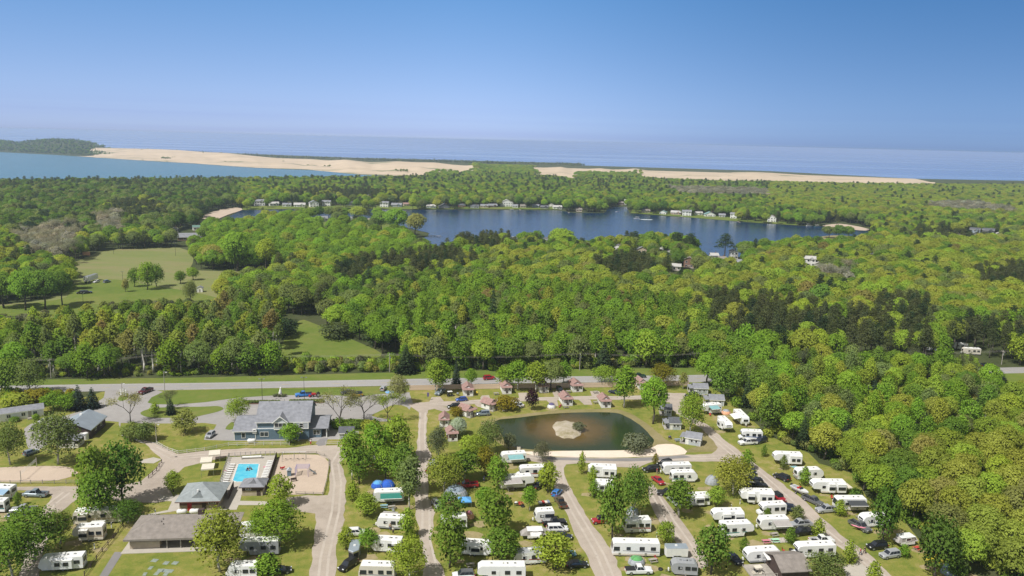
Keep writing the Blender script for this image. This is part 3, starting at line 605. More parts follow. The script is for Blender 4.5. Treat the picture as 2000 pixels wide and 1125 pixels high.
# ------------------------------------------------------------------ camp office and store: blue with a big grey roof
def camp_office():
    A, rz, L = frame_at((457.5, 860), (604, 857.2)); k = L/23.0
    t = thing('camp_office', 'large blue camp office with broad grey roofs and white trim beside the car park', 'building', A, rz)
    L1 = L
    # left single-storey wing, forward ground floor, upper floor, right annex with carport
    gable(t, 0, 6.6*k, 0.0, 13.5, 2.9, 5.0, 'x', BLUE_SIDING, ROOF_GREY, WHITE)
    w = MB(); w.box(6.6*k+.01, L1-.02, 0.02, 4.6, 0, 3.3); part('wall', w, BLUE_SIDING, t)
    g2 = gable(t, 6.9*k, L1, 0.35, 14.5, 5.6, 9.4, 'x', BLUE_SIDING, ROOF_GREY, WHITE)
    # darker slate gable dormer with a bay of three windows
    d = MB(); xa, xb = 12.3*k, 16.4*k; d.prism([(xa, 3.2), (xb, 3.2), (xb, 5.75), ((xa+xb)/2, 7.4), (xa, 5.75)], -.6, 4.0); dm = part('dormer', d, PALE_SIDING, t)
    for s in (-1, 1):
        xm = (xa+xb)/2; xe = xm+s*((xb-xa)/2+.45); lo = [(xm, -.9, 7.43), (xm, 6.5, 7.43), (xe, 6.5, 5.43), (xe, -.9, 5.43)]; up = [(a, b, c+.14) for a, b, c in lo]
        if s > 0: lo, up = lo[::-1], up[::-1]
        r = MB(); r.hexa(up, lo) if s > 0 else r.hexa(lo, up); part('dormer_roof', r, ROOF_GREY, dm)
        b = MB(); lo = [(xm, -1.02, 7.30), (xm, -.9, 7.30), (xe, -.9, 5.30), (xe, -1.02, 5.30)]; up = [(a, q, c+.33) for a, q, c in lo]; b.hexa(lo, up); part('bargeboard', b, WHITE, dm)
    for nm, x in (('corner_board', xa), ('corner_board', xb-.2)):
        c = MB(); c.box(x, x+.2, -.67, -.61, 3.3, 5.7); part(nm, c, WHITE, dm)
    for z in (5.5, 3.3): c = MB(); c.box(xa+.2, xb-.2, -.67, -.61, z, z+.25); part('trim_board', c, WHITE, dm)
    window(dm, (xa+xb)/2, -.62, 4.75, 3.2, 1.15, bars=3)
    for q in ((6.9*k, 12.2*k, 3.32, 3.6), (6.92*k, 7.12*k, 3.6, 5.35), (6.92*k, 12.2*k, 5.35, 5.5)): c = MB(); c.box(q[0], q[1], .23, .33, q[2], q[3]); part('trim_board', c, WHITE, t)
    # pale bay at the right end of the upper floor
    c = MB(); c.box(L1-4.4, L1-.05, -.3, 0.34, 3.35, 5.45); b = part('bay', c, PALE_SIDING, t)
    for q in ((L1-4.4, L1-4.2, 3.55, 5.3), (L1-.25, L1-.05, 3.55, 5.3), (L1-4.4, L1-.05, 3.35, 3.55), (L1-4.4, L1-.05, 5.3, 5.45)):
        e = MB(); e.box(q[0], q[1], -.38, -.31, q[2], q[3]); part('trim_board', e, WHITE, b)
    window(b, L1-2.2, -.31, 4.45, 1.0, 1.2, rows=2)
    for x in (17.6, 18.7): window(t, x*k, .33, 4.6, 0.8, 1.0)
    # ground-floor windows and the little boxed window at the corner
    window(t, 2.85*k, -.01, 1.5, 1.0, 1.5); window(t, 9.2*k, .01, 1.75, 2.3, 1.35, bars=2)
    c = MB(); c.box(5.7*k, 6.9*k, -.28, -.03, 2.1, 3.55); bx = part('window_box', c, WHITE, t); window(bx, 6.3*k, -.29, 2.9, .6, .7)
    corner_boards(t, 0, 6.6*k, 0, 2.8, WHITE)
    s = MB()
    for z in np.arange(0.2, 2.9, .22): s.box(.2, 6.55*k, -.03, -.005, z, z+.02)
    for z in np.arange(0.2, 3.1, .22): s.box(6.65*k, L1-.1, -.012, .015, z, z+.02)
    for z in np.arange(3.8, 5.5, .22): s.box(7.15*k, 12.2*k, .315, .345, z, z+.02)
    p_ = part('siding_board', s, BLUE_SIDING, t); p_['kind'] = 'stuff'
    c = MB()
    for z in np.arange(.3, 3.0, .25): pass
    # right annex
    xr = L1+.02; xw = L1+5.6*k
    wl_ = MB(); wl_.box(xr, xw-1.9, 1.0, 12.0, 0, 2.95); part('wall', wl_, BLUE_SIDING, t)
    rr = MB(); rr.hexa([(xr-.1, .4, 2.95), (xw+.3, .4, 2.95), (xw+.3, 6.5, 4.6), (xr-.1, 6.5, 4.6)], [(xr-.1, .4, 3.12), (xw+.3, .4, 3.12), (xw+.3, 6.5, 4.77), (xr-.1, 6.5, 4.77)]); part('roof', rr, ROOF_GREY, t)
    rr = MB(); rr.hexa([(xr-.1, 6.51, 4.6), (xw+.3, 6.51, 4.6), (xw+.3, 12.5, 2.95), (xr-.1, 12.5, 2.95)], [(xr-.1, 6.51, 4.77), (xw+.3, 6.51, 4.77), (xw+.3, 12.5, 3.12), (xr-.1, 12.5, 3.12)]); part('roof', rr, ROOF_GREY, t)
    g = MB(); g.prism_x([(1.0, 2.96), (12.0, 2.96), (6.5, 4.58)], xw-.05, xw+.05); part('gable_end', g, BLUE_SIDING, t)
    window(t, xr+2.2*k, .99, 1.75, 1.9, 1.25, bars=2, rows=2)
    for y in (1.0, 6.5, 11.5):
        c = MB(); c.box(xw-.45, xw-.15, y, y+.3, 0, 2.96); part('post', c, WHITE, t)
    door(t, xw-1.86, 4.0, 0, 1.0, 2.1, DARKWOOD, '+x')
    for x, y in ((9.5*k, 7.0), (14*k, 9.4), (19*k, 6.4)): v = MB(); v.tube((x, y, 7.0), (x, y, 10.0-abs(7.4-y)*.3), .09); part('roof_vent', v, STEEL, t)
    return t
camp_office()
def small_shed():
    A, rz, L = frame_at((662.5, 858.5), (690.5, 858))
    t = thing('storage_shed', 'small grey shed with charcoal roof and double window beside the blue office', 'shed', A, rz)
    gable(t, 0, L, 0, 3.2, 2.1, 3.4, 'x', PALE_SIDING, ROOF_DARK, WHITE, .25); window(t, L/2, -.01, 1.3, 1.2, .8, bars=2, shutters=ROOF_DARK); corner_boards(t, 0, L, 0, 2.05, WHITE)
    door(t, L+.01, 1.6, 0, .9, 1.9, WHITE, '+x')
small_shed()
def hip_building(name, label, near_l, near_r, far_r, eave, ridge, roof, wall, wall2, inset=0.8, depth=None):
    """hip roof given by three picture points of its eaves; walls stand inside the overhang"""
    a, b, c = P(*near_l, eave), P(*near_r, eave), P(*far_r, eave)
    A = Vector((a.x, a.y, 0)); d = b-a; rz = math.atan2(d.y, d.x); L = d.length
    n = Vector((-d.y, d.x, 0)).normalized(); D = depth or max(5.0, (c-b).dot(n))
    t = thing(name, label, 'building', A, rz)
    h = min(L, D)/2; tk = 0.14
    if L >= D: r0, r1 = (h*.95, D/2), (L-h*.95, D/2)
    else: r0, r1 = (L/2, h*.95), (L/2, D-h*.95)
    R0, R1 = (r0[0], r0[1], ridge), (r1[0], r1[1], ridge)
    e = [(0, 0, eave), (L, 0, eave), (L, D, eave), (0, D, eave)]
    faces = ([e[0], e[1], R1, R0], [e[1], e[2], R1], [e[2], e[3], R0, R1], [e[3], e[0], R0]) if L >= D else ([e[0], e[1], R0], [e[1], e[2], R1, R0], [e[2], e[3], R1], [e[3], e[0], R0, R1])
    for f in faces:
        m_ = MB(); k = len(f); m_.add(f+[(x, y, z-tk) for x, y, z in f], [tuple(range(k)), tuple(range(2*k-1, k-1, -1))]+[(i, k+i, k+(i+1) % k, (i+1) % k) for i in range(k)]); part('roof', m_, roof, t)
    w = MB(); w.box(inset, L-inset, inset, D-inset, 0.0, eave*.52); part('lower_wall', w, wall2, t)
    w = MB(); w.box(inset+.02, L-inset-.02, inset+.02, D-inset-.02, eave*.52, eave-.15); part('upper_wall', w, wall, t)
    f = MB(); f.box(-.02, L+.02, -.03, .01, eave-.24, eave-.02); part('fascia', f, wall, t)
    return t, L, D
bath, BL, BD = hip_building('bath_house', 'brown bath house with grey hipped roof beside the swimming pool', (341, 981), (430, 978.5), (443.5, 941.5), 2.7, 5.2, ROOF_SAGE, BRICK, BLOCK)
def bath_details(t, L):
    g = MB(); x = L*.47; g.prism([(x-1.7, 3.0), (x+1.7, 3.0), (x, 4.3)], 1.0, 4.2); d = part('roof_gable', g, ROOF_SAGE, t)
    v = MB(); v.box(x-.35, x+.05, 2.2, 2.6, 3.9, 4.7); part('vent_box', v, WHITE, d)
    p = MB(); p.tube((x-1.0, 1.4, 3.0), (x-1.0, 1.4, 4.6), .07); part('vent_pipe', p, WHITE, t)
    door(t, L*.62, .79, 0, 1.0, 2.0, DARKWOOD); door(t, L*.30, .79, 0, 1.0, 2.0, RED)
    window(t, L*.8, .81, 1.9, 1.6, .4, bars=3)
bath_details(bath, BL)
ph, PL_, PD_ = hip_building('pool_house', 'low tan pool house with grey roof at the near end of the pool', (466, 952), (516, 951.5), (521.5, 934), 2.6, 4.0, ROOF_GREY, DARKWOOD, BLOCK, .6)
g = MB(); g.prism([(PL_*.5-1.2, 3.0), (PL_*.5+1.2, 3.0), (PL_*.5, 3.95)], 1.0, 3.0); part('roof_gable', g, ROOF_GREY, ph); door(ph, PL_*.75, .59, 0, .95, 2.0, DARKWOOD); window(ph, PL_*.35, .61, 1.85, 1.2, .4, bars=2)
def picnic_shelter():
    a, b = P(240, 1054.4, 2.9), P(424, 1048.5, 2.9); d = b-a; rz = math.atan2(d.y, d.x); L = d.length
    t = thing('picnic_shelter', 'long open picnic shelter with brown grey roof and a row of posts', 'shelter', (a.x, a.y, 0), rz)
    D = 11.5; e = 2.9; rd = 5.6; x0, x1 = 5.2, L-1.0; tk = .16
    for f in ([(0, 0, e), (L, 0, e), (x1, D/2, rd), (x0, D/2, rd)], [(L, D, e), (0, D, e), (x0, D/2, rd), (x1, D/2, rd)], [(0, D, e), (0, 0, e), (x0, D/2, rd)], [(L, 0, e), (L, D, e), (x1, D/2, rd)]):
        m_ = MB(); k = len(f); m_.add(f+[(x, y, z-tk) for x, y, z in f], [tuple(range(k)), tuple(range(2*k-1, k-1, -1))]+[(i, k+i, k+(i+1) % k, (i+1) % k) for i in range(k)]); part('roof', m_, ROOF_BROWN, t)
    s = MB(); s.box(-.4, L, -.8, D-.3, .0, .12); part('floor_slab', s, G_CONCRETE, t)
    f = MB(); f.box(0, L, -.04, -.005, e-.45, e-.02); part('fascia', f, ROOF_BROWN, t)
    w = MB(); w.box(.9, 7.2, 1.1, 5.2, .12, 1.75); part('store_wall', w, BLOCK, t); w = MB(); w.box(.92, 7.18, 1.12, 5.18, 1.75, 2.7); part('upper_wall', w, DARKWOOD, t)
    w = MB(); w.box(1.0, L-1.0, D-1.3, D-1.1, .12, 2.6); part('rear_wall', w, DARKWOOD, t)
    for i in range(8):
        x = 7.2+2.9*i+1.6
        if x > L-.5: break
        p = MB(); p.box(x-.11, x+.11, .75, .97, .12, 2.75); p.hexa([(x-.06, .97, 2.1), (x+.06, .97, 2.1), (x+.06, 1.1, 2.1), (x-.06, 1.1, 2.1)], [(x-.06, 1.5, 2.74), (x+.06, 1.5, 2.74), (x+.06, 1.63, 2.74), (x-.06, 1.63, 2.74)]); part('post', p, GREYWOOD, t)
    for k, x in enumerate((10.0, 13.5, 17.0)): pass
    c = MB(); c.box(L-5.4, L-4.2, D/2-.2, D/2+1.0, 4.6, 6.6); part('chimney', c, DARKWOOD, t)
    
    for x, y, z in ((7.5, 3.4, 3.9), (6.9, 4.0, 4.2), (7.1, 4.6, 4.6)): v = MB(); v.tube((x, y, z), (x, y, z+.9), .07); part('vent_pipe', v, DARKMETAL, t)
    # lower lean-to roof at the far right end
    m_ = MB(); lo = [(L-.5, 3.5, 2.75), (L+3.6, 3.5, 2.75), (L+3.6, D-1, 3.3), (L-.5, D-1, 3.3)]; m_.hexa(lo, [(x, y, z+.14) for x, y, z in lo]); part('side_roof', m_, ROOF_BROWN, t)
    w = MB(); w.box(L-.9, L+2.8, 4.2, D-1.5, .12, 2.7); part('side_wall', w, BLOCK, t)
picnic_shelter()
def dark_barn():
    c = P(177, 857); r = P(206.5, 830.5); d = r-c; rz = math.atan2(d.y, d.x); L = d.length
    t = thing('service_building', 'dark wooden building with pale grey metal roof beside the entrance drive', 'building', c, rz)
    W = 9.5
    gable(t, 0, L, 0, W, 2.9, 5.0, 'x', DARKWOOD, ROOF_METAL, STEEL, .5)
    for x in (L*.35, L*.7): window(t, x, -.01, 1.6, .9, .7)
    window(t, -.01, W*.5, 3.4, .8, .6, '-x'); door(t, -.01, W*.25, 0, 1.0, 2.0, WHITE, '-x')
    v = MB(); v.box(L*.6, L*.6+.7, W*.52, W*.52+.7, 4.6, 5.3); part('roof_vent', v, WHITE, t)
    a = P(153, 875); b = P(165, 864)
    s = thing('lean_to_shed', 'low cream and dark shed with flat grey roof below the dark wooden building', 'shed', a, rz)
    w = MB(); w.box(0, 4.2, 0, 5.2, 0, 1.2); part('lower_wall', w, CREAM, s); w = MB(); w.box(.02, 4.18, .02, 5.18, 1.2, 2.3); part('upper_wall', w, DARKWOOD, s)
    m_ = MB(); lo = [(-.4, -.4, 2.3), (4.6, -.4, 2.3), (4.6, 5.6, 2.75), (-.4, 5.6, 2.75)]; m_.hexa(lo, [(x, y, z+.15) for x, y, z in lo]); part('roof', m_, ROOF_GREY, s)
    door(s, -.01, 1.4, 0, .9, 1.9, WHITE, '-x')
    q = P(168, 858); f = thing('water_tank', 'white upright tank standing between the dark building and its shed', 'tank', q, rz)
    m_ = MB(); m_.tube((0, 0, 0), (0, 0, 1.9), .8, .8, 12); part('shell', m_, WHITE, f); m_ = MB(); m_.dome((0, 0, 1.9), .8, .8, .3, 12, 3); part('lid', m_, WHITE, f)
dark_barn()
def mobile_home():
    b = P(86, 813.5); a = P(-20, 829.0); d = b-a; rz = math.atan2(d.y, d.x); L = d.length
    t = thing('mobile_home', 'long white single storey mobile home with grey roof by the entrance drive', 'house', a, rz)
    gable(t, 0, L, 0, 4.6, 2.8, 3.7, 'x', WHITE, ROOF_GREY, WHITE, .3, z0=.0)
    s = MB(); s.box(-.02, L+.02, -.03, 4.63, 0, .5); part('skirting', s, CREAM, t)
    for x in (.35, .62, .84): window(t, L*x, -.01, 1.7, 1.0, 1.0, bars=2)
    door(t, L*.74, -.01, .5, .9, 2.0, GREYWOOD); st = MB(); st.box(L*.74-.7, L*.74+.7, -1.2, -.04, 0, .45); part('step', st, GREYWOOD, t)
mobile_home()
# ------------------------------------------------------------------ cabins
def camp_cabin(label, a, b, depth=6.0, porch=1.5, turn=0.0, roof=None, wall=None, name='cabin', flip=False):
    """little cabin: gable roof running back, white pediment, porch roof in front, recessed door wall; a-b is the front edge on the ground"""
    A, rz, L = frame_at(a, b); roof = roof or ROOF_PINK; wall = wall or WHITE
    t = thing('cabin', label, 'cabin', A, rz+turn, 'small camping cabins')
    H, RD = 2.45, 3.55
    w = MB(); w.prism([(0.12, .15), (L-.12, .15), (L-.12, H), (L/2, RD), (.12, H)], porch, depth); part('wall', w, wall, t)
    for s in (-1, 1):
        xm = L/2; xe = xm+s*(L/2+.35); ze = H-.28
        lo = [(xm, porch-.5, RD+.05), (xm, depth+.4, RD+.05), (xe, depth+.4, ze), (xe, porch-.5, ze)]; up = [(x, y, z+.14) for x, y, z in lo]
        m_ = MB(); m_.hexa(lo, up) if s < 0 else m_.hexa(lo[::-1], up[::-1]); part('roof', m_, roof, t)
    m_ = MB(); m_.prism([(L*.16, H+.28), (L*.84, H+.28), (L/2, RD-.28)], porch-.32, porch-.02); part('pediment', m_, WHITE, t)
    lo = [(-.3, -.25, H-.12), (L+.3, -.25, H-.12), (L+.3, porch-.3, H+.22), (-.3, porch-.3, H+.22)]; m_ = MB(); m_.hexa(lo, [(x, y, z+.12) for x, y, z in lo]); part('porch_roof', m_, roof, t)
    fl = MB(); fl.box(0, L, -.3, porch, 0, .16); part('porch_floor', fl, GREYWOOD, t)
    for x in (.1, L-.22):
        p = MB(); p.box(x, x+.12, -.2, -.08, .16, H-.1); part('porch_post', p, WHITE, t)
    for xa, xb in ((.22, L*.36), (L*.64, L-.22)):
        p = MB(); p.box(xa, xb, -.18, -.1, .2, 1.0); part('porch_rail', p, WHITE, t)
    door(t, L/2, porch-.01, .15, .9, 1.95, GREYWOOD); window(t, L*.82, porch-.01, 1.4, .6, .6)
    for f, x in (('-x', .11), ('+x', L-.11)): window(t, x, porch+(depth-porch)*.55, 1.45, .8, .7, f)
    return t
def C5(x, y): return (800+x/5, 700+y/5)
CABINS = [('white cabin with red brown roof by the blue car, first in the road fence row', C5(524, 372), C5(622, 370)),
    ('white cabin with red brown roof before the roadside board fence, second of its row', C5(906, 350), C5(996, 347)),
    ('white cabin with red brown roof behind the purple leaved tree', C5(1268, 338), C5(1360, 335)),
    ('white cabin with red brown roof, last in the row along the road fence', C5(1592, 331), C5(1690, 327)),
    ('white cabin with red brown roof and red canoe leaning on it, near the pond', C5(1496, 466), C5(1592, 462)),
    ('white cabin with red brown roof on the pond edge, farthest along the lane', C5(1872, 486), C5(1966, 484))]
for lb, a, b in CABINS: camp_cabin(lb, a, b)
camp_cabin('white cabin with red brown roof turned towards the pond, beside the yellow bush', C5(808, 522), C5(878, 497), 5.2)
camp_cabin('white cabin with red brown roof and a wooden deck beside the grey car', C5(585, 586), C5(655, 560), 5.2)
camp_cabin('white cabin with red brown roof half behind the pale flowering tree', C5(290, 672), C5(380, 672), 5.0, .6)
camp_cabin('brown cabin with red brown roof and open porch below the flowering tree', C5(375, 812), C5(470, 806), 4.6, 1.4, wall=BRICK)
camp_cabin('white cabin with red brown roof beside the tall leafy tree at the fence end', (1249, 761.5), (1266, 760.5))
def grey_cabin(label, a, b, depth=4.2, turn=0.0):
    A, rz, L = frame_at(a, b); t = thing('grey_cabin', label, 'cabin', A, rz, 'pale grey cabins by the pond lane')
    gable(t, 0, L, 0, depth, 2.3, 3.5, 'x', PALE_SIDING, ROOF_DARK if L < 3.6 else ROOF_GREY, WHITE, .28)
    for x in (.42, .72): window(t, L*x, -.01, 1.4, .65, .75)
    door(t, L*.14, -.01, .1, .85, 1.95, WHITE); corner_boards(t, 0, L, 0, 2.2, WHITE)
    p = MB(); p.box(-1.6, -.02, 0, depth, 0, .14); part('porch_floor', p, GREYWOOD, t)
    lo = [(-1.75, -.28, 2.1), (-.3, -.28, 2.35), (-.3, depth+.28, 2.35), (-1.75, depth+.28, 2.1)]; m_ = MB(); m_.hexa(lo, [(x, y, z+.12) for x, y, z in lo]); part('porch_roof', m_, ROOF_GREY, t)
    for y in (.1, depth-.2): q = MB(); q.box(-1.6, -1.48, y, y+.12, .14, 2.12); part('porch_post', q, WHITE, t)
    window(t, L+.01, depth/2, 1.5, .8, .7, '+x')
    return t
def D5(x, y): return (1200+x/5, 700+y/5)
grey_cabin('pale grey cabin with grey roof behind the parked black car near the highway', D5(775, 348), D5(912, 352))
grey_cabin('pale grey cabin with grey roof just behind the long white trailer with teal awning', D5(930, 462), D5(1068, 468))
grey_cabin('pale grey cabin mostly hidden behind the tall poplar at the pond corner', D5(490, 562), D5(556, 566), 4.5)
grey_cabin('small grey cabin with charcoal roof under the airy tree beside the lane', D5(540, 698), D5(648, 700))
grey_cabin('pale grey cabin standing on the grass at the right end of the pond beach', D5(690, 838), D5(838, 862), 4.0)
# ------------------------------------------------------------------ lake houses
HOUSES = []   # (x, y of the base, width in picture units)
HC = dict(white=(.78, .77, .74), grey=(.42, .43, .44), bluegrey=(.30, .36, .42), tan=(.56, .46, .34), brown=(.24, .14, .10), dark=(.13, .14, .16), green=(.42, .47, .42), pink=(.60, .42, .36), red=(.35, .13, .10))
HR = dict(grey=ROOF_GREY, dark=ROOF_DARK, brown=ROOF_BROWN, red=ROOF_PINK, teal=mat('teal_metal_roof', (.25, .42, .42), .5, .2, var=.1), pale=mat('pale_shingles', (.50, .48, .46), .9, var=.15), green=mat('green_metal_roof', (.16, .28, .24), .6, .2, var=.1))
def lake_house(label, px, py, wpx, col, rf, storeys=1, axis='x', turn=0.0, cat='house', group='houses round the lake'):
    b = P(px, py); W = max(5.0, wpx/ppm(b)); D = max(6.0, W*.62); HOUSES.append((px, py, wpx))
    view = math.atan2(b.y, b.x)-math.pi/2
    t = thing('house', label, cat, b, view+turn, group)
    h = 2.9*storeys+.2; wm = mat('house_paint_'+col, HC[col], .7, var=.1)
    gable(t, -W/2, W/2, 0, D, h, h+(D if axis == 'x' else W)*.24, axis, wm, HR[rf], WHITE, .5)
    n = max(2, int(W/3.2))
    for s in range(storeys):
        for i in range(n): window(t, -W/2+W*(i+.5)/n, -.01, 1.5+2.9*s, 1.3, 1.2)
    door(t, W*.5*(.5/n)*(1 if n % 2 else 0)+W*.02, -.015, .05, 1.0, 2.1, GREYWOOD)
    if W > 9 and axis == 'x':
        e = MB(); x = W*.22; lo = [(x-W*.16, -.9, h-.05), (x+W*.16, -.9, h-.05), (x+W*.16, D*.5, h+.1), (x-W*.16, D*.5, h+.1)]
        m_ = MB(); m_.prism([(x-W*.15, h-.4), (x+W*.15, h-.4), (x, h+W*.10)], -.7, D*.42); part('front_gable', m_, wm, t)
        for sg in (-1, 1):
            lo = [(x, -1.0, h+W*.10+.04), (x, D*.45, h+W*.10+.04), (x+sg*W*.18, D*.45, h-.55), (x+sg*W*.18, -1.0, h-.55)]; up = [(a, b_, c+.14) for a, b_, c in lo]
            q = MB(); q.hexa(lo, up) if sg < 0 else q.hexa(lo[::-1], up[::-1]); part('front_gable_roof', q, HR[rf], t)
    else:
        d = MB(); d.box(-W/2, W/2, -2.2, -.02, .0, .35); part('deck', d, GREYWOOD, t)
    c = MB(); c.box(W*.18, W*.18+.7, D*.55, D*.55+.7, h+.2, h+(D if axis == 'x' else W)*.24+.9); part('chimney', c, BRICK, t)
    return t
ORD = ['first', 'second', 'third', 'fourth', 'fifth', 'sixth', 'seventh', 'eighth', 'ninth', 'tenth', 'eleventh', 'twelfth', 'thirteenth', 'fourteenth', 'fifteenth', 'sixteenth', 'seventeenth', 'eighteenth', 'nineteenth', 'twentieth', 'twenty-first', 'twenty-second', 'twenty-third', 'twenty-fourth', 'twenty-fifth', 'twenty-sixth']
R1 = [(507, 402, 20, 'white', 'grey', 2), (536, 402, 18, 'white', 'pale', 1), (560, 404, 16, 'white', 'grey', 1), (585, 404.5, 21, 'white', 'pale', 1), (614, 405, 17, 'white', 'grey', 2), (637, 403, 16, 'white', 'grey', 2), (660, 400, 11, 'tan', 'brown', 1), (685, 401, 17, 'bluegrey', 'dark', 1), (706, 398, 11, 'brown', 'brown', 1), (730, 401, 12, 'brown', 'red', 1), (750, 405, 16, 'white', 'grey', 2), (774, 404.5, 20, 'bluegrey', 'grey', 1), (796, 403, 15, 'tan', 'red', 1), (842, 407, 18, 'green', 'pale', 1), (868, 407.5, 20, 'dark', 'dark', 1), (902, 405, 13, 'red', 'dark', 1), (927, 407, 16, 'grey', 'dark', 1), (946, 406, 15, 'tan', 'grey', 1), (963, 405.5, 17, 'brown', 'grey', 1), (990, 404, 24, 'white', 'pale', 2), (1006, 406, 10, 'white', 'grey', 1), (1022, 406, 11, 'tan', 'brown', 1), (1046, 406, 13, 'bluegrey', 'grey', 1), (1063, 408, 15, 'dark', 'dark', 1), (1075, 404.5, 9, 'white', 'pale', 1), (1089, 408.5, 17, 'white', 'pale', 1)]
for i, (x, y, w, c, r, s) in enumerate(R1):
    lake_house('%s cottage with %s roof, %s along the far shore from the boat beach' % (c.replace('bluegrey', 'blue grey'), r.replace('pale', 'pale grey'), ORD[i]), x, y, w, c, r, s, 'y' if i % 5 == 4 else 'x', random.uniform(-.25, .25))
R2 = [(1212, 400, 11, 'brown', 'brown', 1), (1226, 400, 13, 'white', 'pale', 2), (1262, 416, 15, 'tan', 'brown', 1), (1294, 419, 13, 'white', 'teal', 1), (1320, 419.5, 20, 'pink', 'pale', 1), (1341, 422, 17, 'white', 'grey', 2), (1365, 420.5, 14, 'white', 'pale', 1), (1387, 423.5, 20, 'white', 'teal', 1), (1410, 424.5, 12, 'grey', 'grey', 1), (1432, 427, 12, 'white', 'grey', 2), (1384, 408, 12, 'tan', 'pale', 1), (1507, 434, 16, 'white', 'pale', 2)]
for i, (x, y, w, c, r, s) in enumerate(R2):
    lake_house('%s cottage with %s roof, %s past the wooded point on the far shore' % (c, r.replace('pale', 'pale grey'), ORD[i]), x, y, w, c, r, s, 'y' if i % 4 == 3 else 'x', random.uniform(-.25, .25))
for lb, x, y, w, c, r, s, ax in [('tan cottage with brown roof on the wooded point of the far shore', 1131, 413.5, 12, 'tan', 'brown', 1, 'x'),
    ('pale cottage half hidden among trees behind the shore row', 564, 391, 14, 'white', 'pale', 1, 'x'), ('white house with grey roof standing high behind the shore row', 722, 392, 14, 'white', 'grey', 2, 'y'),
    ('white house with grey roof on the mown peninsula, largest there', 628, 432, 24, 'white', 'grey', 1, 'x'), ('small white garage beside the largest peninsula house', 610, 434, 8, 'white', 'pale', 1, 'y'),
    ('grey house with white gable on the mown peninsula', 695, 431.5, 18, 'grey', 'grey', 1, 'x'), ('tan house with brown roof on the mown peninsula by the big trees', 726, 436, 23, 'tan', 'brown', 1, 'x'), ('pink gabled house at the right end of the mown peninsula', 742, 431, 12, 'pink', 'brown', 2, 'y'),
    ('dark blue lagoon house with dark roof, nearer the islet', 1903, 458.5, 18, 'bluegrey', 'dark', 2, 'x'), ('dark lagoon house with dark roof, farther from the islet', 1929, 460, 20, 'dark', 'dark', 2, 'x'), ('small white house at the lagoon bend', 1951, 462, 9, 'white', 'pale', 1, 'y'), ('small white house beyond the lagoon at the forest edge', 1991, 466, 9, 'white', 'pale', 1, 'x'),
    ('white gabled house with steep roof among pines on the near shore', 1205, 489, 18, 'white', 'grey', 1, 'y'), ('tan gabled house at the end of the sandy drive on the near shore', 1254, 494, 19, 'tan', 'grey', 1, 'y'), ('small house with teal roof left of the tan gabled house', 1240, 492, 9, 'grey', 'teal', 1, 'y'), ('small white cottage seen under the tall near shore trees', 1289, 493, 8, 'white', 'pale', 1, 'x'), ('narrow white house beside the bright round tree on the near shore', 1306, 499, 9, 'white', 'pale', 1, 'y'),
    ('white flat roofed garage below the brown gabled house', 1321, 528, 16, 'white', 'pale', 1, 'x'), ('brown red gabled house among near shore trees', 1345, 523, 20, 'brown', 'brown', 2, 'y'), ('white boxy house on the boat channel bank', 1396, 506, 15, 'white', 'pale', 1, 'x'), ('pink cottage beside the boat channel', 1411, 513, 15, 'pink', 'brown', 1, 'x'), ('white two-storey house with grey roof beyond the boat channel', 1434, 506, 14, 'white', 'grey', 2, 'y'), ('grey house with grey roof nearest the boat channel', 1444, 519, 18, 'grey', 'grey', 1, 'x'),
    ('small white boathouse on the near shore by the rounded bright tree', 1067, 474, 9, 'white', 'dark', 1, 'x'), ('grey house at the sandy gap in the near shore wood', 1004, 473, 12, 'grey', 'grey', 1, 'x'), ('cottage with red brown roof on the near shore', 1042, 465, 16, 'tan', 'red', 1, 'x'),
    ('white hillside house with broad grey roof deep in the olive wood', 1578, 520, 27, 'white', 'pale', 2, 'x'), ('small white outbuilding beside the hillside house', 1597, 524, 10, 'white', 'pale', 1, 'y'), ('brown cottage roof among trees past the hillside house', 1701, 502, 13, 'brown', 'grey', 1, 'x'),
    ('long grey roofed motel building at the end of the meadow road', 370, 470, 42, 'brown', 'grey', 1, 'x'), ('small pale house beside the motel', 342, 454, 12, 'grey', 'pale', 1, 'y'), ('low house with green roof behind the motel', 385, 450, 14, 'white', 'green', 1, 'x')]:
    lake_house(lb, x, y, w, c, r, s, ax, random.uniform(-.3, .3))
# ================================================================== vehicles
PAINT = dict(black=(.012, .012, .014), navy=(.015, .022, .05), grey=(.13, .135, .14), silver=(.42, .43, .45), white=(.78, .78, .78), red=(.42, .02, .035), maroon=(.12, .018, .03), blue=(.03, .09, .40), sky=(.04, .22, .62), teal=(.10, .26, .30), brown=(.13, .085, .055), green=(.02, .06, .04), yellow=(.65, .38, .02), slate=(.24, .29, .33), lime=(.30, .50, .38), beige=(.60, .55, .46))
def paint(c): return mat('paint_'+c, PAINT[c], .32, .15 if c not in ('white', 'beige') else 0, var=0, coat=.6)
HEADLAMP = mat('headlamp', (.75, .77, .80), .15, var=0); TAIL = mat('tail_lamp', (.40, .01, .01), .25, var=0); RIM = mat('wheel_rim', (.45, .46, .48), .35, .7, var=0); BEDLINER = mat('bed_liner', (.02, .02, .022), .8, var=.2)
def sec(x, w, z0, z1, ch=.12): return [(x, -w+.08, z0), (x, -w, z0+.14), (x, -w, z1-ch), (x, -w+ch, z1), (x, w-ch, z1), (x, w, z1-ch), (x, w, z0+.14), (x, w-.08, z0)]
def slab(q, n, t=.02):
    """thin slab over the four points q, pushed out along n"""
    n = Vector(n).normalized()*t; return [tuple(Vector(p)-n*.5) for p in q]+[tuple(Vector(p)+n) for p in q]
def quad_mesh(name, q, mt):
    q = [Vector(p) for p in q]; n = (q[1]-q[0]).cross(q[3]-q[0]); m_ = MB(); v = slab(q, n); m_.hexa(v[:4], v[4:]); return m_.mesh(name, mt)
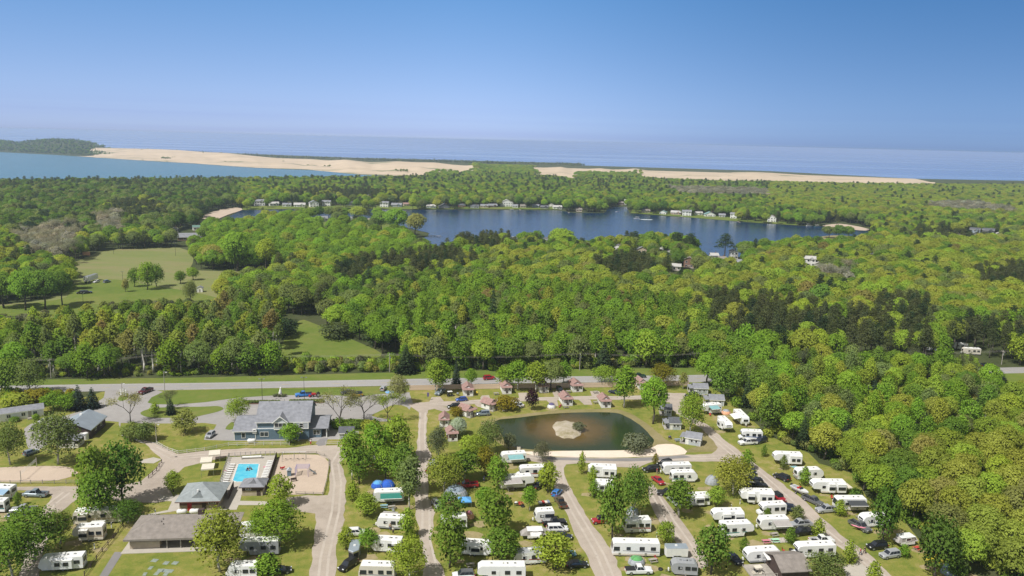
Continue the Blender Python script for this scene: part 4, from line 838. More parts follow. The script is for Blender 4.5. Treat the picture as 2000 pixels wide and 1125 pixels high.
SPEC = {  # length, half width, body rings (x, top z), cabin base x0 x1, cabin top x0 x1, top z, base z
    'sedan': (4.7, .90, [(-2.35, .78), (-2.25, .92), (-1.5, .98), (.9, .96), (1.9, .84), (2.3, .70), (2.36, .55)], (-1.75, 1.15), (-1.0, .25), 1.42, .95),
    'suv': (4.7, .93, [(-2.35, .85), (-2.3, 1.05), (-1.5, 1.08), (1.0, 1.07), (1.9, .99), (2.28, .86), (2.35, .62)], (-2.28, 1.2), (-2.0, .42), 1.74, 1.06),
    'minivan': (5.1, .97, [(-2.5, .85), (-2.46, 1.02), (-1.5, 1.05), (1.4, 1.02), (2.1, .92), (2.48, .74), (2.55, .55)], (-2.46, 1.75), (-2.2, .72), 1.75, 1.02),
    'hatch': (4.1, .86, [(-2.0, .80), (-1.97, .96), (-1.2, .98), (.9, .96), (1.6, .88), (2.0, .72), (2.05, .55)], (-1.95, 1.1), (-1.55, .25), 1.5, .95),
    'pickup': (5.8, .97, [(-.75, 1.12), (1.25, 1.12), (2.2, 1.08), (2.78, .98), (2.88, .66)], (-.72, 1.35), (-.45, .62), 1.86, 1.10),
    'jeep': (4.0, .88, [(-1.9, .95), (-1.85, 1.1), (.7, 1.1), (.8, 1.06), (1.85, 1.0), (1.95, .7)], (-1.85, .75), (-1.8, .5), 1.78, 1.09)}
def car_meshes(kind, color, top=None):
    L, w, rings, cb, ct, zt, zb = SPEC[kind]; pm = paint(color); tm = paint(top) if top else pm; out = {}
    b = MB(); b.loft([sec(x, w-(.10 if abs(x) > L/2-.08 else 0), .30, z, .10) for x, z in rings]); out['body'] = b.mesh('body', pm, False)
    wb, wt = w-.07, w-.24
    c = MB(); lo = [(cb[0], -wb, zb-.03), (cb[1], -wb, zb-.03), (cb[1], wb, zb-.03), (cb[0], wb, zb-.03)]; hi = [(ct[0], -wt, zt), (ct[1], -wt, zt), (ct[1], wt, zt), (ct[0], wt, zt)]; c.hexa(lo, hi); out['cabin'] = c.mesh('cabin', tm)
    r = MB(); r.box(ct[0]+.05, ct[1]-.05, -wt+.05, wt-.05, zt+.003, zt+.035); out['roof_panel'] = r.mesh('roof_panel', tm)
    def lerp(p, q, t): return tuple(a+(b_-a)*t for a, b_ in zip(p, q))
    def pane(A, B, C_, D, m=.07, lo_=.08, hi_=.9):
        a, b_, c_, d = lerp(A, D, lo_), lerp(B, C_, lo_), lerp(B, C_, hi_), lerp(A, D, hi_)
        return [lerp(a, b_, m), lerp(a, b_, 1-m), lerp(d, c_, 1-m), lerp(d, c_, m)]
    out['windshield'] = quad_mesh('windshield', pane(lo[1], lo[2], hi[2], hi[1]), GLASS)
    out['rear_window'] = quad_mesh('rear_window', pane(lo[3], lo[0], hi[0], hi[3]), GLASS)
    sw = []
    nwin = 2 if kind != 'minivan' and kind != 'suv' else 3
    for s in (0, 1):
        A, B, C_, D = (lo[0], lo[1], hi[1], hi[0]) if s == 0 else (lo[2], lo[3], hi[3], hi[2])
        for i in range(nwin):
            t0, t1 = .06+.88*i/nwin+.015, .06+.88*(i+1)/nwin-.015
            q = [lerp(A, B, t0), lerp(A, B, t1), lerp(D, C_, t1), lerp(D, C_, t0)]
            q = [lerp(q[0], q[3], .12), lerp(q[1], q[2], .12), lerp(q[1], q[2], .88), lerp(q[0], q[3], .88)]; sw.append(quad_mesh('side_window', q, GLASS))
    out['side_window'] = sw
    out['bed'] = None
    if kind == 'pickup':
        m_ = MB(); x0, x1 = -2.9, -.78
        m_.box(x0, x1, -w, -w+.12, .42, 1.12); m_.box(x0, x1, w-.12, w, .42, 1.12); m_.box(x0, x0+.10, -w+.12, w-.12, .42, 1.10); m_.box(x0+.1, x1, -w+.12, w-.12, .42, .62); out['bed'] = m_.mesh('bed', pm)
        m_ = MB(); m_.box(x0+.1, x1, -w+.125, w-.125, .622, .66); out['bed_liner'] = m_.mesh('bed_liner', BEDLINER)
        m_ = MB(); m_.box(x0-.02, x1+.02, -w+.02, w-.02, 1.125, 1.16); out['bed_cover'] = m_.mesh('bed_cover', BEDLINER)
    hx = L/2-.10
    for nm, mt in (('headlight', HEADLAMP), ('taillight', TAIL)):
        m_ = MB(); x = hx if nm == 'headlight' else -L/2-.0; m_.box(x-.06, x+.08, -.2, .2, -.08, .08); out[nm] = m_.mesh(nm, mt)
    m_ = MB(); m_.box(L/2-.06, L/2+.03, -w*.5, w*.5, .55, .75); out['grille'] = m_.mesh('grille', DARKMETAL)
    return out
def wheel_meshes(r, wd):
    t = MB(); t.tube((0, -wd/2, 0), (0, wd/2, 0), r, r, 14); a = t.mesh('wheel', BLACK)
    t = MB(); t.tube((0, -wd/2-.012, 0), (0, wd/2+.012, 0), r*.62, r*.62, 10); return a, t.mesh('rim', RIM)
def wheel(parent, x, y, r=.34, wd=.22):
    a, b = cached(('wheel', r, wd), lambda: wheel_meshes(r, wd)); o = link('wheel', a, parent, (x, y, r)); link('rim', b, o); return o
def car(kind, a, b, front, color, label, cover=False, group=None, top=None, name=None, cat=None):
    """a and b: the picture points under its left and right ends"""
    A, B = P(*a), P(*b); c = (A+B)/2; d = (B-A) if front == 'r' else (A-B); rz = math.atan2(d.y, d.x)
    g = cached(('car', kind, color, top), lambda: car_meshes(kind, color, top)); L, w = SPEC[kind][0], SPEC[kind][1]
    nm = name or {'sedan': 'car', 'suv': 'suv', 'minivan': 'minivan', 'hatch': 'car', 'pickup': 'pickup_truck', 'jeep': 'jeep'}[kind]
    t = thing(nm, label, cat or {'sedan': 'car', 'suv': 'SUV', 'minivan': 'minivan', 'hatch': 'car', 'pickup': 'pickup truck', 'jeep': 'jeep'}[kind], (c.x, c.y, .05), rz, group or 'vehicles parked round the campground')
    for k in ('body', 'cabin', 'windshield', 'rear_window', 'grille', 'bed'):
        if g.get(k): o = link(k, g[k], t); (link('roof_panel', g['roof_panel'], o) if k == 'cabin' else None)
    for m_ in g['side_window']: link('side_window', m_, t)
    if kind == 'pickup': link('bed_cover' if cover else 'bed_liner', g['bed_cover' if cover else 'bed_liner'], t)
    R = .40 if kind in ('pickup', 'jeep', 'suv') else .33
    for sx in (-1, 1):
        for sy in (-1, 1): wheel(t, sx*L*.31+(.05 if sx > 0 else 0), sy*(w-.10), R)
    for s in (-1, 1):
        link('headlight', g['headlight'], t, (0, s*(w-.28), .72 if kind in ('sedan', 'hatch') else .86)); link('taillight', g['taillight'], t, (0, s*(w-.24), .82 if kind in ('sedan', 'hatch') else .95))
    return t
# ------------------------------------------------------------------ trailers and motorhomes
RVW = mat('camper_white', (.80, .80, .79), .4, var=.04, coat=.2); RVB = mat('camper_beige', (.66, .61, .52), .45, var=.05); RVG = mat('camper_grey', (.34, .35, .36), .5, var=.05); RVROOF = mat('camper_roof', (.82, .81, .78), .6, var=.07)
STRIPES = dict(teal=mat('teal_stripe', (.06, .26, .27), .4, var=0), red=mat('red_stripe', (.38, .05, .05), .4, var=0), tan=mat('tan_stripe', (.40, .31, .21), .4, var=0), grey=mat('grey_stripe', (.30, .31, .33), .4, var=0), blue=mat('blue_stripe', (.06, .14, .36), .4, var=0))
AWN = dict(white=mat('awning_white', (.78, .77, .74), .8, var=.06), teal=mat('awning_teal', (.22, .43, .44), .8, var=.1), grey=mat('awning_grey', (.40, .37, .35), .8, var=.1), black=mat('awning_black', (.06, .065, .07), .8, var=.1), blue=mat('awning_blue', (.28, .42, .55), .8, var=.1), green=mat('awning_green', (.03, .20, .16), .8, var=.1), cream=mat('awning_cream', (.72, .66, .54), .8, var=.08))
def awning(t, x0, x1, s, z, W, color, out=2.2):
    y0, y1 = s*W/2, s*(W/2+out); m_ = MB(); lo = [(x0, y0, z), (x1, y0, z), (x1, y1, z-.45), (x0, y1, z-.45)]; up = [(a, b, c+.05) for a, b, c in lo]
    m_.hexa(lo, up) if s > 0 else m_.hexa(lo[::-1], up[::-1]); o = part('awning', m_, AWN[color], t)
    for x in (x0+.08, x1-.08): m_ = MB(); m_.tube((x, y0, .9), (x, y1-.05*s, z-.5), .03, .03, 4); part('awning_arm', m_, STEEL, o)
    m_ = MB(); m_.tube((x0, y1, z-.44), (x1, y1, z-.44), .07, .07, 6); part('awning_roller', m_, WHITE, o)
def rv(kind, a, b, front, label, body='white', stripe=None, slide=(), awn=None, win=None, skirt=None, H=None, name=None, end=None, group=None, L=None, cat=None, roofc=None):
    """kind: fifth, travel, round, class_a, class_c. a-b: near bottom edge (or with end=True the centre line from the near end to the far end)"""
    A, B = P(*a), P(*b); W = 2.45; d = B-A; Lg = d.length if L is None else L
    d.normalize(); n = Vector((-d.y, d.x, 0))
    if end: c = A+d*(Lg/2)
    else: c = (A+B)/2+n*(W/2)
    if front == 'l': d = -d
    rz = math.atan2(d.y, d.x); near = -1 if front == 'r' else 1
    bm_w = {'white': RVW, 'beige': RVB, 'grey': RVG}[body]
    nm = name or {'fifth': 'fifth_wheel_camper', 'travel': 'travel_trailer', 'round': 'travel_trailer', 'class_a': 'motorhome', 'class_c': 'motorhome'}[kind]
    t = thing(nm, label, cat or ('motorhome' if 'class' in kind else 'camper'), (c.x, c.y, .05), rz, group or 'campers on their pitches')
    h = Lg/2; z0 = .55; zt = H or {'fifth': 3.35, 'travel': 2.95, 'round': 2.95, 'class_a': 3.25, 'class_c': 3.05}[kind]
    if kind == 'fifth': pr = [(-h, z0), (h-2.4, z0), (h-2.2, 1.35), (h-.35, 1.45), (h, 1.9), (h-.12, zt-.55), (h-.9, zt), (-h+.15, zt), (-h, zt-.15)]
    elif kind == 'travel': pr = [(-h, z0), (h-.55, z0), (h-.1, .95), (h, 1.6), (h-.45, zt-.12), (h-.9, zt), (-h+.12, zt), (-h, zt-.15)]
    elif kind == 'round': pr = [(-h+.2, z0), (h-.7, z0), (h-.12, 1.1), (h, 1.7), (h-.15, 2.3), (h-.6, zt-.15), (h-1.2, zt), (-h+.7, zt), (-h+.2, zt-.25), (-h, zt-.8), (-h, 1.2)]
    elif kind == 'class_a': pr = [(-h, .45), (h-.15, .45), (h, .8), (h, 1.45), (h-.22, zt-.35), (h-.5, zt), (-h+.12, zt), (-h, zt-.12)]
    else: pr = [(-h, .5), (h-1.75, .5), (h-1.75, 1.85), (h-.7, 1.95), (h-.55, 2.3), (h-1.0, zt-.1), (h-1.6, zt), (-h+.12, zt), (-h, zt-.12)]
    m_ = MB(); m_.prism(pr, -W/2, W/2); bd = part('body', m_, bm_w, t)
    # roof skin follows the upper profile, a touch proud and narrower
    xs = sorted(x for x, z in pr if z > zt-.02); m_ = MB(); m_.box(xs[0], xs[-1], -W/2+.06, W/2-.06, zt+.004, zt+.05); rf = part('roof', m_, roofc or RVROOF, t)
    for i, (fx, sz, mt, nm2) in enumerate(((.08, .38, WHITE if body != 'grey' else RVG, 'ac_unit'), (-.55, .22, STEEL, 'roof_vent'), (.55, .2, STEEL, 'roof_vent'), (-.2, .16, DARKMETAL, 'skylight'))):
        x = xs[0]+(xs[-1]-xs[0])*(fx+1)/2; m_ = MB(); m_.box(x-sz, x+sz, -sz*.8, sz*.8, zt+.05, zt+.05+(.28 if nm2 == 'ac_unit' else .14)); part(nm2, m_, mt, rf)
    for s in (-1, 1):
        ys = s*W/2; face = '-y' if s < 0 else '+y'
        lo = (z0 if kind != 'class_a' else .45)
        m_ = MB(); xe = pr[1][0]; y0, y1 = sorted((ys+s*.004, ys+s*.03)); m_.box(-h+.02, xe-.02, y0, y1, lo-.12, lo+.30); part('skirt', m_, {'white': RVW, 'beige': RVB, 'grey': RVG}[skirt or body], t)
        if stripe:
            m_ = MB(); q = [(-h+.1, 1.05), (h*.55, 1.35), (h*.55, 1.5), (-h+.1, 1.32)]; yy = ys+s*.012
            m_.add([(x, yy, z) for x, z in q], [(0, 1, 2, 3) if s < 0 else (3, 2, 1, 0)]); part('stripe', m_, STRIPES[stripe], t)
        wl_ = win or ((-.72, .9, .55), (-.25, .9, .6), (.32, .7, .45))
        for (fx, ww, hh) in wl_: window(t, fx*h, ys+s*.005, 2.0 if zt > 3 else 1.85, ww, hh, face, trim=DARKMETAL)
        if s == -near*1 or kind in ('travel', 'round', 'fifth'):
            if s == near or kind == 'travel': m_ = MB(); y0, y1 = sorted((ys+s*.006, ys+s*.05)); m_.box(.08*h, .08*h+.72, y0, y1, lo+.15, 2.35); part('door', m_, bm_w, t)
    for k, (side, x0, x1) in enumerate(slide):
        s = near if side == 'n' else -near; y0, y1 = sorted((s*(W/2+.01), s*(W/2+.75))); m_ = MB(); m_.box(x0*h, x1*h, y0, y1, z0+.25, zt-.35); so = part('slide_out', m_, bm_w, t)
        for fx in (.3, .72): window(so, (x0+(x1-x0)*fx)*h, s*(W/2+.755), 1.9, .8, .6, '-y' if s < 0 else '+y', trim=DARKMETAL)
        m_ = MB(); m_.box(x0*h-.03, x1*h+.03, *sorted((s*(W/2+.0), s*(W/2+.8))), zt-.345, zt-.30); part('slide_roof', m_, RVROOF, so)
    if awn: awning(t, awn[2]*h, awn[3]*h, near if awn[0] == 'n' else -near, zt-.35, W+.12, awn[1])
    if kind in ('fifth', 'travel', 'round'):
        ax = (-.18*h-.42, -.18*h+.42) if Lg > 6 else (-.1*h,)
        for s in (-1, 1):
            for x in ax: wheel(t, x, s*(W/2-.10), .36, .24)
        m_ = MB()
        if kind == 'fifth':
            for s in (-1, 1): m_ = MB(); m_.box(h-1.9, h-1.78, s*.9-.06, s*.9+.06, 0, 1.4); part('landing_leg', m_, DARKMETAL, t)
        else:
            for s in (-1, 1): m_ = MB(); m_.tube((h-.6, s*.7, .5), (h+1.1, 0, .5), .05, .05, 4); part('hitch_bar', m_, DARKMETAL, t)
            for s in (-1, 1): m_ = MB(); m_.tube((h+.35, s*.17, .52), (h+.35, s*.17, 1.05), .15, .15, 8); part('gas_bottle', m_, WHITE, t)
            m_ = MB(); m_.box(h+1.0, h+1.1, -.05, .05, 0, .5); part('jack', m_, STEEL, t)
        window(t, h-.06 if kind != 'fifth' else h-.08, 0, 1.95 if kind != 'fifth' else 2.35, 1.3, .5, '+x', trim=DARKMETAL)
    elif kind == 'class_a':
        m_ = MB(); q = [(h-.01, -1.12, 1.5), (h-.01, 1.12, 1.5), (h-.22, 1.12, zt-.42), (h-.22, -1.12, zt-.42)]; part('windshield', quad_mesh('windshield', q, GLASS), None, t)
        for s in (-1, 1):
            window(t, h-1.0, s*(W/2+.005), 1.9, 1.1, .7, '-y' if s < 0 else '+y', trim=DARKMETAL)
            m_ = MB(); m_.box(h-.3, h-.1, s*1.35-.12, s*1.35+.12, 1.6, 2.0); part('mirror', m_, bm_w, t)
            m_ = MB(); m_.box(h-.02, h+.03, s*.9-.2, s*.9+.2, .75, .98); part('headlight', m_, HEADLAMP, t)
            for x in (h-1.7, -h*.42): wheel(t, x, s*(W/2-.12), .46, .28)
    else:
        m_ = MB(); m_.loft([sec(x, w_, .4, z) for x, w_, z in ((h-1.74, .98, 1.82), (h-1.15, .98, 1.78), (h-.75, .97, 1.25), (h-.05, .92, 1.08), (h+.05, .85, .75))]); part('cab', m_, bm_w, t)
        q = [(h-.78, -.88, 1.28), (h-.78, .88, 1.28), (h-1.12, .82, 1.78), (h-1.12, -.82, 1.78)]; part('windshield', quad_mesh('windshield', q, GLASS), None, t)
        for s in (-1, 1):
            q = [(h-1.65, s*.985, 1.22), (h-.95, s*.985, 1.22), (h-1.18, s*.985, 1.72), (h-1.65, s*.985, 1.72)]; part('side_window', quad_mesh('side_window', q if s < 0 else q[::-1], GLASS), None, t)
            m_ = MB(); m_.box(h, h+.08, s*.7-.16, s*.7+.16, .72, .9); part('headlight', m_, HEADLAMP, t)
            for x in (h-.55, -h*.38): wheel(t, x, s*(W/2-.14), .40, .26)
        window(t, h-.62, 0, 2.35, 1.5, .35, '+x', trim=DARKMETAL)
    window(t, -h-.005, 0, 2.0, 1.2, .6, '-x', trim=DARKMETAL)
    for s in (-1, 1): m_ = MB(); m_.box(-h-.03, -h+.01, s*.95-.08, s*.95+.08, .95, 1.3); part('taillight', m_, TAIL, t)
    m_ = MB(); m_.box(-h-.14, -h-.0, -1.1, 1.1, .42, .58); part('bumper', m_, STEEL, t)
    return t
def place(a, b, front='r', at=.5):
    A, B = P(*a), P(*b); c = A.lerp(B, at); d = (B-A) if front == 'r' else (A-B); return (c.x, c.y, .05), math.atan2(d.y, d.x), (B-A).length
def popup(a, b, label, tent='awning_white'):
    loc, rz, L = place(a, b); t = thing('popup_camper', label, 'camper', loc, rz, 'campers on their pitches'); L = min(max(L, 5.5), 8)
    m_ = MB(); m_.box(-1.8, 1.8, -1.05, 1.05, .5, 1.15); part('body', m_, RVW, t)
    m_ = MB(); m_.loft([[(-1.75, -1.0, 1.16), (1.75, -1.0, 1.16), (1.75, 1.0, 1.16), (-1.75, 1.0, 1.16)], [(-1.7, -.95, 2.3), (1.7, -.95, 2.3), (1.7, .95, 2.3), (-1.7, .95, 2.3)]]); part('canvas_wall', m_, AWN['grey'], t)
    m_ = MB(); m_.hexa([(-1.85, -1.1, 2.3), (1.85, -1.1, 2.3), (1.85, 1.1, 2.3), (-1.85, 1.1, 2.3)], [(-1.7, -.95, 2.45), (1.7, -.95, 2.45), (1.7, .95, 2.45), (-1.7, .95, 2.45)]); part('roof', m_, RVW, t)
    for s in (-1, 1):
        m_ = MB(); x0, x1 = s*1.78, s*L/2; lo = [(x0, -1.0, 1.15), (x1, -1.0, 1.15), (x1, 1.0, 1.15), (x0, 1.0, 1.15)]; hi = [(x0, -.55, 2.35), (x1-s*.35, -.4, 1.9), (x1-s*.35, .4, 1.9), (x0, .55, 2.35)]
        m_.hexa(lo, hi) if s > 0 else m_.hexa(lo[::-1], hi[::-1]); part('bunk_tent', m_, AWN['grey'] if tent == 'awning_white' else MATS[tent], t)
        wheel(t, 0, s*.95, .3, .2)
        window(t, 0, s*1.02, 1.75, 1.2, .6, '-y' if s < 0 else '+y', trim=WHITE)
    m_ = MB(); m_.tube((1.8, 0, .55), (2.9, 0, .5), .06, .06, 4); part('hitch_bar', m_, DARKMETAL, t)
    return t
def cargo_trailer(a, b, front, label, mt, L=None, vnose=False, end=False, dark_nose=False):
    A, B = P(*a), P(*b); d = (B-A); Lg = L or d.length; d.normalize(); n = Vector((-d.y, d.x, 0)); W = 2.2
    c = A+d*Lg/2 if end else (A+B)/2+n*W/2
    if front == 'l': d = -d
    t = thing('cargo_trailer', label, 'trailer', (c.x, c.y, .05), math.atan2(d.y, d.x)); h = Lg/2
    m_ = MB(); v = .9 if vnose else .15
    m_.loft([[(-h, -W/2, z), (h-v, -W/2, z), (h, 0, z), (h-v, W/2, z), (-h, W/2, z)] for z in (.5, 2.5)]); part('body', m_, mt, t)
    m_ = MB(); m_.loft([[(-h-.04, -W/2-.04, 2.503), (h-v, -W/2-.04, 2.503), (h+.05, 0, 2.503), (h-v, W/2+.04, 2.503), (-h-.04, W/2+.04, 2.503)], [(-h, -W/2+.1, 2.6), (h-v, -W/2+.1, 2.6), (h-.1, 0, 2.6), (h-v, W/2-.1, 2.6), (-h, W/2-.1, 2.6)]]); rf = part('roof', m_, ROOF_METAL, t)
    m_ = MB(); m_.box(-.25, .25, -.25, .25, 2.58, 2.75); part('roof_vent', m_, WHITE, rf)
    if dark_nose:
        for s in (-1, 1): q = [(h-v+.05, s*(W/2-.03), .75), (h-.05, s*.09, .75), (h-.05, s*.09, 2.1), (h-v+.05, s*(W/2-.03), 2.1)]; part('nose_panel', quad_mesh('nose_panel', q if s < 0 else q[::-1], BLACK), None, t)
    for s in (-1, 1):
        for x in (-.5, .35): wheel(t, x, s*(W/2-.02), .34, .22)
        m_ = MB(); m_.box(-.95, .8, *sorted((s*(W/2+.01), s*(W/2+.14))), .74, .80); part('fender', m_, STEEL, t)
    m_ = MB(); m_.box(.9, 1.6, -W/2-.03, -W/2-.005, .6, 2.3); part('door', m_, mt, t)
    m_ = MB(); m_.tube((h-.1, 0, .5), (h+1.2, 0, .48), .06, .06, 4); part('hitch_bar', m_, DARKMETAL, t)
    return t
def boat_trailer(a, b, front, label, hull='white'):
    loc, rz, L = place(a, b, front); t = thing('motor_boat', label, 'boat', loc, rz); h = 2.7
    rings = []
    for x, w, zk in ((-h, .95, .75), (-h*.3, 1.05, .68), (h*.4, .9, .72), (h*.8, .5, .9), (h, .06, 1.25)): rings.append([(x, -w, 1.4+.1*(x > 0)), (x, -w*.75, zk+.2), (x, 0, zk), (x, w*.75, zk+.2), (x, w, 1.4+.1*(x > 0))])
    m_ = MB(); m_.loft(rings); part('hull', m_, paint(hull), t)
    m_ = MB(); m_.box(-h+.3, h*.25, -.75, .75, 1.405, 1.43); part('cockpit', m_, mat('boat_upholstery', (.35, .36, .38), .8), t)
    q = [(h*.22, -.7, 1.45), (h*.22, .7, 1.45), (h*.05, .6, 1.85), (h*.05, -.6, 1.85)]; part('windshield', quad_mesh('windshield', q, GLASS), None, t)
    for y in (-.4, .4): m_ = MB(); m_.box(-.6, -.1, y-.22, y+.22, 1.43, 1.8); part('seat', m_, RED, t)
    m_ = MB(); m_.box(-h-.4, -h-.02, -.22, .22, .8, 1.75); part('outboard_motor', m_, DARKMETAL, t)
    m_ = MB(); m_.box(-h+.2, h*.6, -.5, -.4, .5, .6); m_.box(-h+.2, h*.6, .4, .5, .5, .6); m_.box(-.6, -.5, -1.0, 1.0, .42, .52); m_.tube((h*.6, 0, .55), (h+1.0, 0, .5), .06, .06, 4); part('trailer_frame', m_, STEEL, t)
    for s in (-1, 1): wheel(t, -.55, s*1.0, .3, .2)
    return t
def dome_tent(c, r, label, col, fly=None, h=None, rz=0.0, ry=None):
    b = P(*c); t = thing('tent', label, 'tent', (b.x, b.y, .04), rz, 'tents on the pitches'); h = h or r*.85; ry = ry or r*.85
    m_ = MB(); m_.dome((0, 0, 0), r, ry, h, 12, 5); part('canvas', m_, mat('tent_'+col, TENT[col], .85, var=.12), t)
    m_ = MB(); m_.dome((0, 0, h*.28), r*.86, ry*.86, h*.78, 12, 4); part('flysheet', m_, mat('tent_'+(fly or col)+'_fly', TENT[fly or col], .8, var=.1), t)
    for k in (0, 1): 
        m_ = MB(); ps = [(r*1.03*math.cos(u)*(1 if k == 0 else .7), ry*1.03*math.cos(u)*(.7 if k == 0 else -1), h*1.09*math.sin(u)) for u in np.linspace(0, math.pi, 9)]
        for p, q in zip(ps, ps[1:]): m_.tube(p, q, .03, .03, 4)
        part('tent_pole', m_, STEEL, t)
    m_ = MB(); m_.add([(-.35, -ry*.97, .03), (.35, -ry*.97, .03), (.22, -ry*.72, h*.66), (-.22, -ry*.72, h*.66)], [(0, 1, 2, 3)]); part('door_flap', m_, DARKMETAL, t)
    return t
TENT = dict(grey=(.36, .38, .41), blue=(.03, .12, .55), sky=(.12, .38, .75), orange=(.80, .42, .26), green=(.12, .36, .12), white=(.75, .74, .72), purple=(.12, .10, .22), slate=(.27, .33, .40), teal=(.25, .42, .46), yellow=(.70, .55, .05), cream=(.72, .66, .55), red=(.50, .06, .05), pink=(.62, .22, .28), mint=(.42, .72, .50))
def canopy(a, b, label, col, depth=3.0, h=2.5, flat=False):
    A, rz, L = frame_at(a, b); t = thing('canopy', label, 'canopy', A, rz, 'fabric canopies'); m_ = MB(); e = h-.6
    lo = [(0, 0, e), (L, 0, e), (L, depth, e), (0, depth, e)]
    if flat: m_.hexa(lo, [(x, y, z+.08) for x, y, z in lo])
    else: m_.hexa(lo, [(L*.4, depth*.4, h), (L*.6, depth*.4, h), (L*.6, depth*.6, h), (L*.4, depth*.6, h)])
    part('roof', m_, mat('canvas_'+col, TENT[col], .85, var=.08), t)
    for x in (.06, L-.06):
        for y in (.06, depth-.06): m_ = MB(); m_.tube((x, y, 0), (x, y, e), .04, .04, 5); part('post', m_, STEEL, t)
    for y0 in (-.02, depth-.02): m_ = MB(); m_.box(0, L, y0, y0+.04, e-.28, e-.01); part('valance', m_, mat('canvas_'+col, TENT[col], .85, var=.08), t)
    return t
# ------------------------------------------------------------------ every vehicle where it stands
# left camp
rv('travel', (-22, 974), (22, 976), 'l', 'white trailer with pale blue awning beside the grey pickup, cut by the picture edge', awn=('n', 'blue', -.9, .4))
rv('travel', (-42, 1004), (10, 1003), 'l', 'white and teal trailer at the picture edge beside the silver pickup', stripe='teal')
car('pickup', (53, 969), (87, 970), 'l', 'slate', 'grey blue pickup truck parked on the gravel loop beside the white trailer')
car('pickup', (27, 1001), (66, 1000), 'l', 'silver', 'silver pickup truck on the grass above a dark blue car')
car('sedan', (20, 1012), (46, 1011), 'l', 'navy', 'dark blue car parked right beside the silver pickup truck')
rv('class_a', (142, 1027), (238, 1021), 'l', 'long beige motorhome with white roof under the big dark tree', body='beige', slide=(('n', .35, .75),), stripe='tan')
rv('fifth', (142, 1060), (202, 1057), 'l', 'tan camper with white awning on its far side between two rail fences', body='beige', slide=(('n', -.05, .5),), awn=('f', 'white', -.7, .2), stripe='tan')
rv('travel', (76, 1119), (163, 1113), 'l', 'large white camper with two dark windows at the lower left corner', slide=(('n', -.55, .35),))
car('hatch', (51, 891), (70, 884), 'r', 'slate', 'small grey blue van half under the leaning willow trees', group='vehicles near the entrance')
car('sedan', (77, 829), (98, 823), 'l', 'white', 'white car parked in front of the long mobile home', group='vehicles near the entrance')
car('sedan', (65, 841), (83, 834), 'l', 'black', 'black car on the side lot near the metal roofed building', group='vehicles near the entrance')
car('pickup', (274, 771), (294, 763), 'l', 'maroon', 'dark maroon pickup truck turning into the entrance from the highway', cover=True, group='vehicles near the entrance')
car('hatch', (405, 858), (417, 848), 'l', 'silver', 'silver car parked beside the left wing of the blue office', group='vehicles near the entrance')
car('pickup', (579, 775), (607, 773), 'l', 'sky', 'bright blue pickup truck at the edge of the office car park', cover=True, group='vehicles near the entrance')
car('sedan', (672, 770), (685, 768), 'l', 'navy', 'dark car half hidden behind the bare tree in the car park', group='vehicles near the entrance')
car('jeep', (690, 776), (704, 774), 'l', 'yellow', 'yellow open buggy on the grass strip of the car park', top='black', group='vehicles near the entrance')
car('hatch', (745, 766), (752, 758), 'r', 'silver', 'pale grey car beside the teal umbrella at the car park end', group='vehicles near the entrance')
# on the highway
car('suv', (947, 742), (964, 740.5), 'r', 'red', 'red SUV driving along the highway above the cabins', group='vehicles on the highway')
car('pickup', (1236, 738), (1258, 737), 'r', 'green', 'dark green pickup truck on the highway behind a leafy tree', group='vehicles on the highway')
car('pickup', (1858, 723.5), (1879, 723), 'l', 'white', 'white pickup truck on the highway by the pine wood', group='vehicles on the highway')
car('suv', (1915, 717.5), (1935, 717), 'r', 'black', 'black SUV coming out of the sandy drive onto the highway', group='vehicles on the highway')
# cabins and pond
car('pickup', (854, 773), (865, 765), 'l', 'slate', 'grey blue pickup truck beside the birch clump at the board fence')
car('hatch', (893, 784), (909, 782.5), 'l', 'blue', 'bright blue car in front of the first roadside cabin')
car('suv', (880, 798), (894, 797), 'l', 'black', 'black SUV with pale tailgate above the yellow green bush')
car('suv', (935, 812), (951, 811), 'l', 'slate', 'grey SUV parked between two pond cabins')
car('sedan', (1002, 790), (1022, 797), 'l', 'white', 'white car beside the purple leaved tree')
car('suv', (1089, 761), (1098, 770), 'r', 'black', 'black SUV on the pad between two roadside cabins')
car('sedan', (1196, 768), (1205, 770), 'l', 'navy', 'dark car half hidden behind the young tree at the lane end')
car('suv', (1339, 776), (1361, 774), 'l', 'black', 'black SUV in front of the grey cabin near the highway')
rv('fifth', (1373, 811), (1409, 808), 'l', 'white fifth wheel camper with teal awning in front of the grey cabin', awn=('n', 'teal', -.5, .45))
rv('travel', (1456, 833), (1438, 815), 'l', 'silver white camper with white awning at the forest edge', body='white', end=True, awn=('f', 'white', -.3, .8), stripe='grey', skirt='grey')
rv('fifth', (1423, 847), (1407, 831), 'l', 'white camper with a window in its square end beside the lane top', end=True, slide=(('f', -.4, .2),))
rv('class_c', (1453, 861), (1480, 862), 'l', 'tall white camper with blue cover at the shady forest edge', L=7.0, stripe='blue')
car('pickup', (1445, 869), (1475, 867), 'l', 'white', 'white pickup truck parked against the tall white camper', cover=True)
car('suv', (1477, 867), (1494, 862), 'l', 'navy', 'dark SUV in the shade beside the tall white camper')
rv('fifth', (1511, 908), (1566, 910), 'l', 'white fifth wheel with two window slide at the forest edge behind a thin young tree', slide=(('n', -.92, -.1),))
rv('round', (1557, 939), (1608, 937), 'r', 'white round nosed camper with teal awning on its far end', awn=('f', 'teal', -1.0, -.5))
rv('fifth', (1586, 965), (1651, 966), 'l', 'long cream and white fifth wheel with three slide panels by the canopy', slide=(('n', -.95, -.45), ('n', -.3, .05)), skirt='beige')
rv('class_a', (1633, 999), (1691, 999), 'l', 'white and beige motorhome with long black awning', awn=('n', 'black', -.85, .35), skirt='beige', stripe='tan')
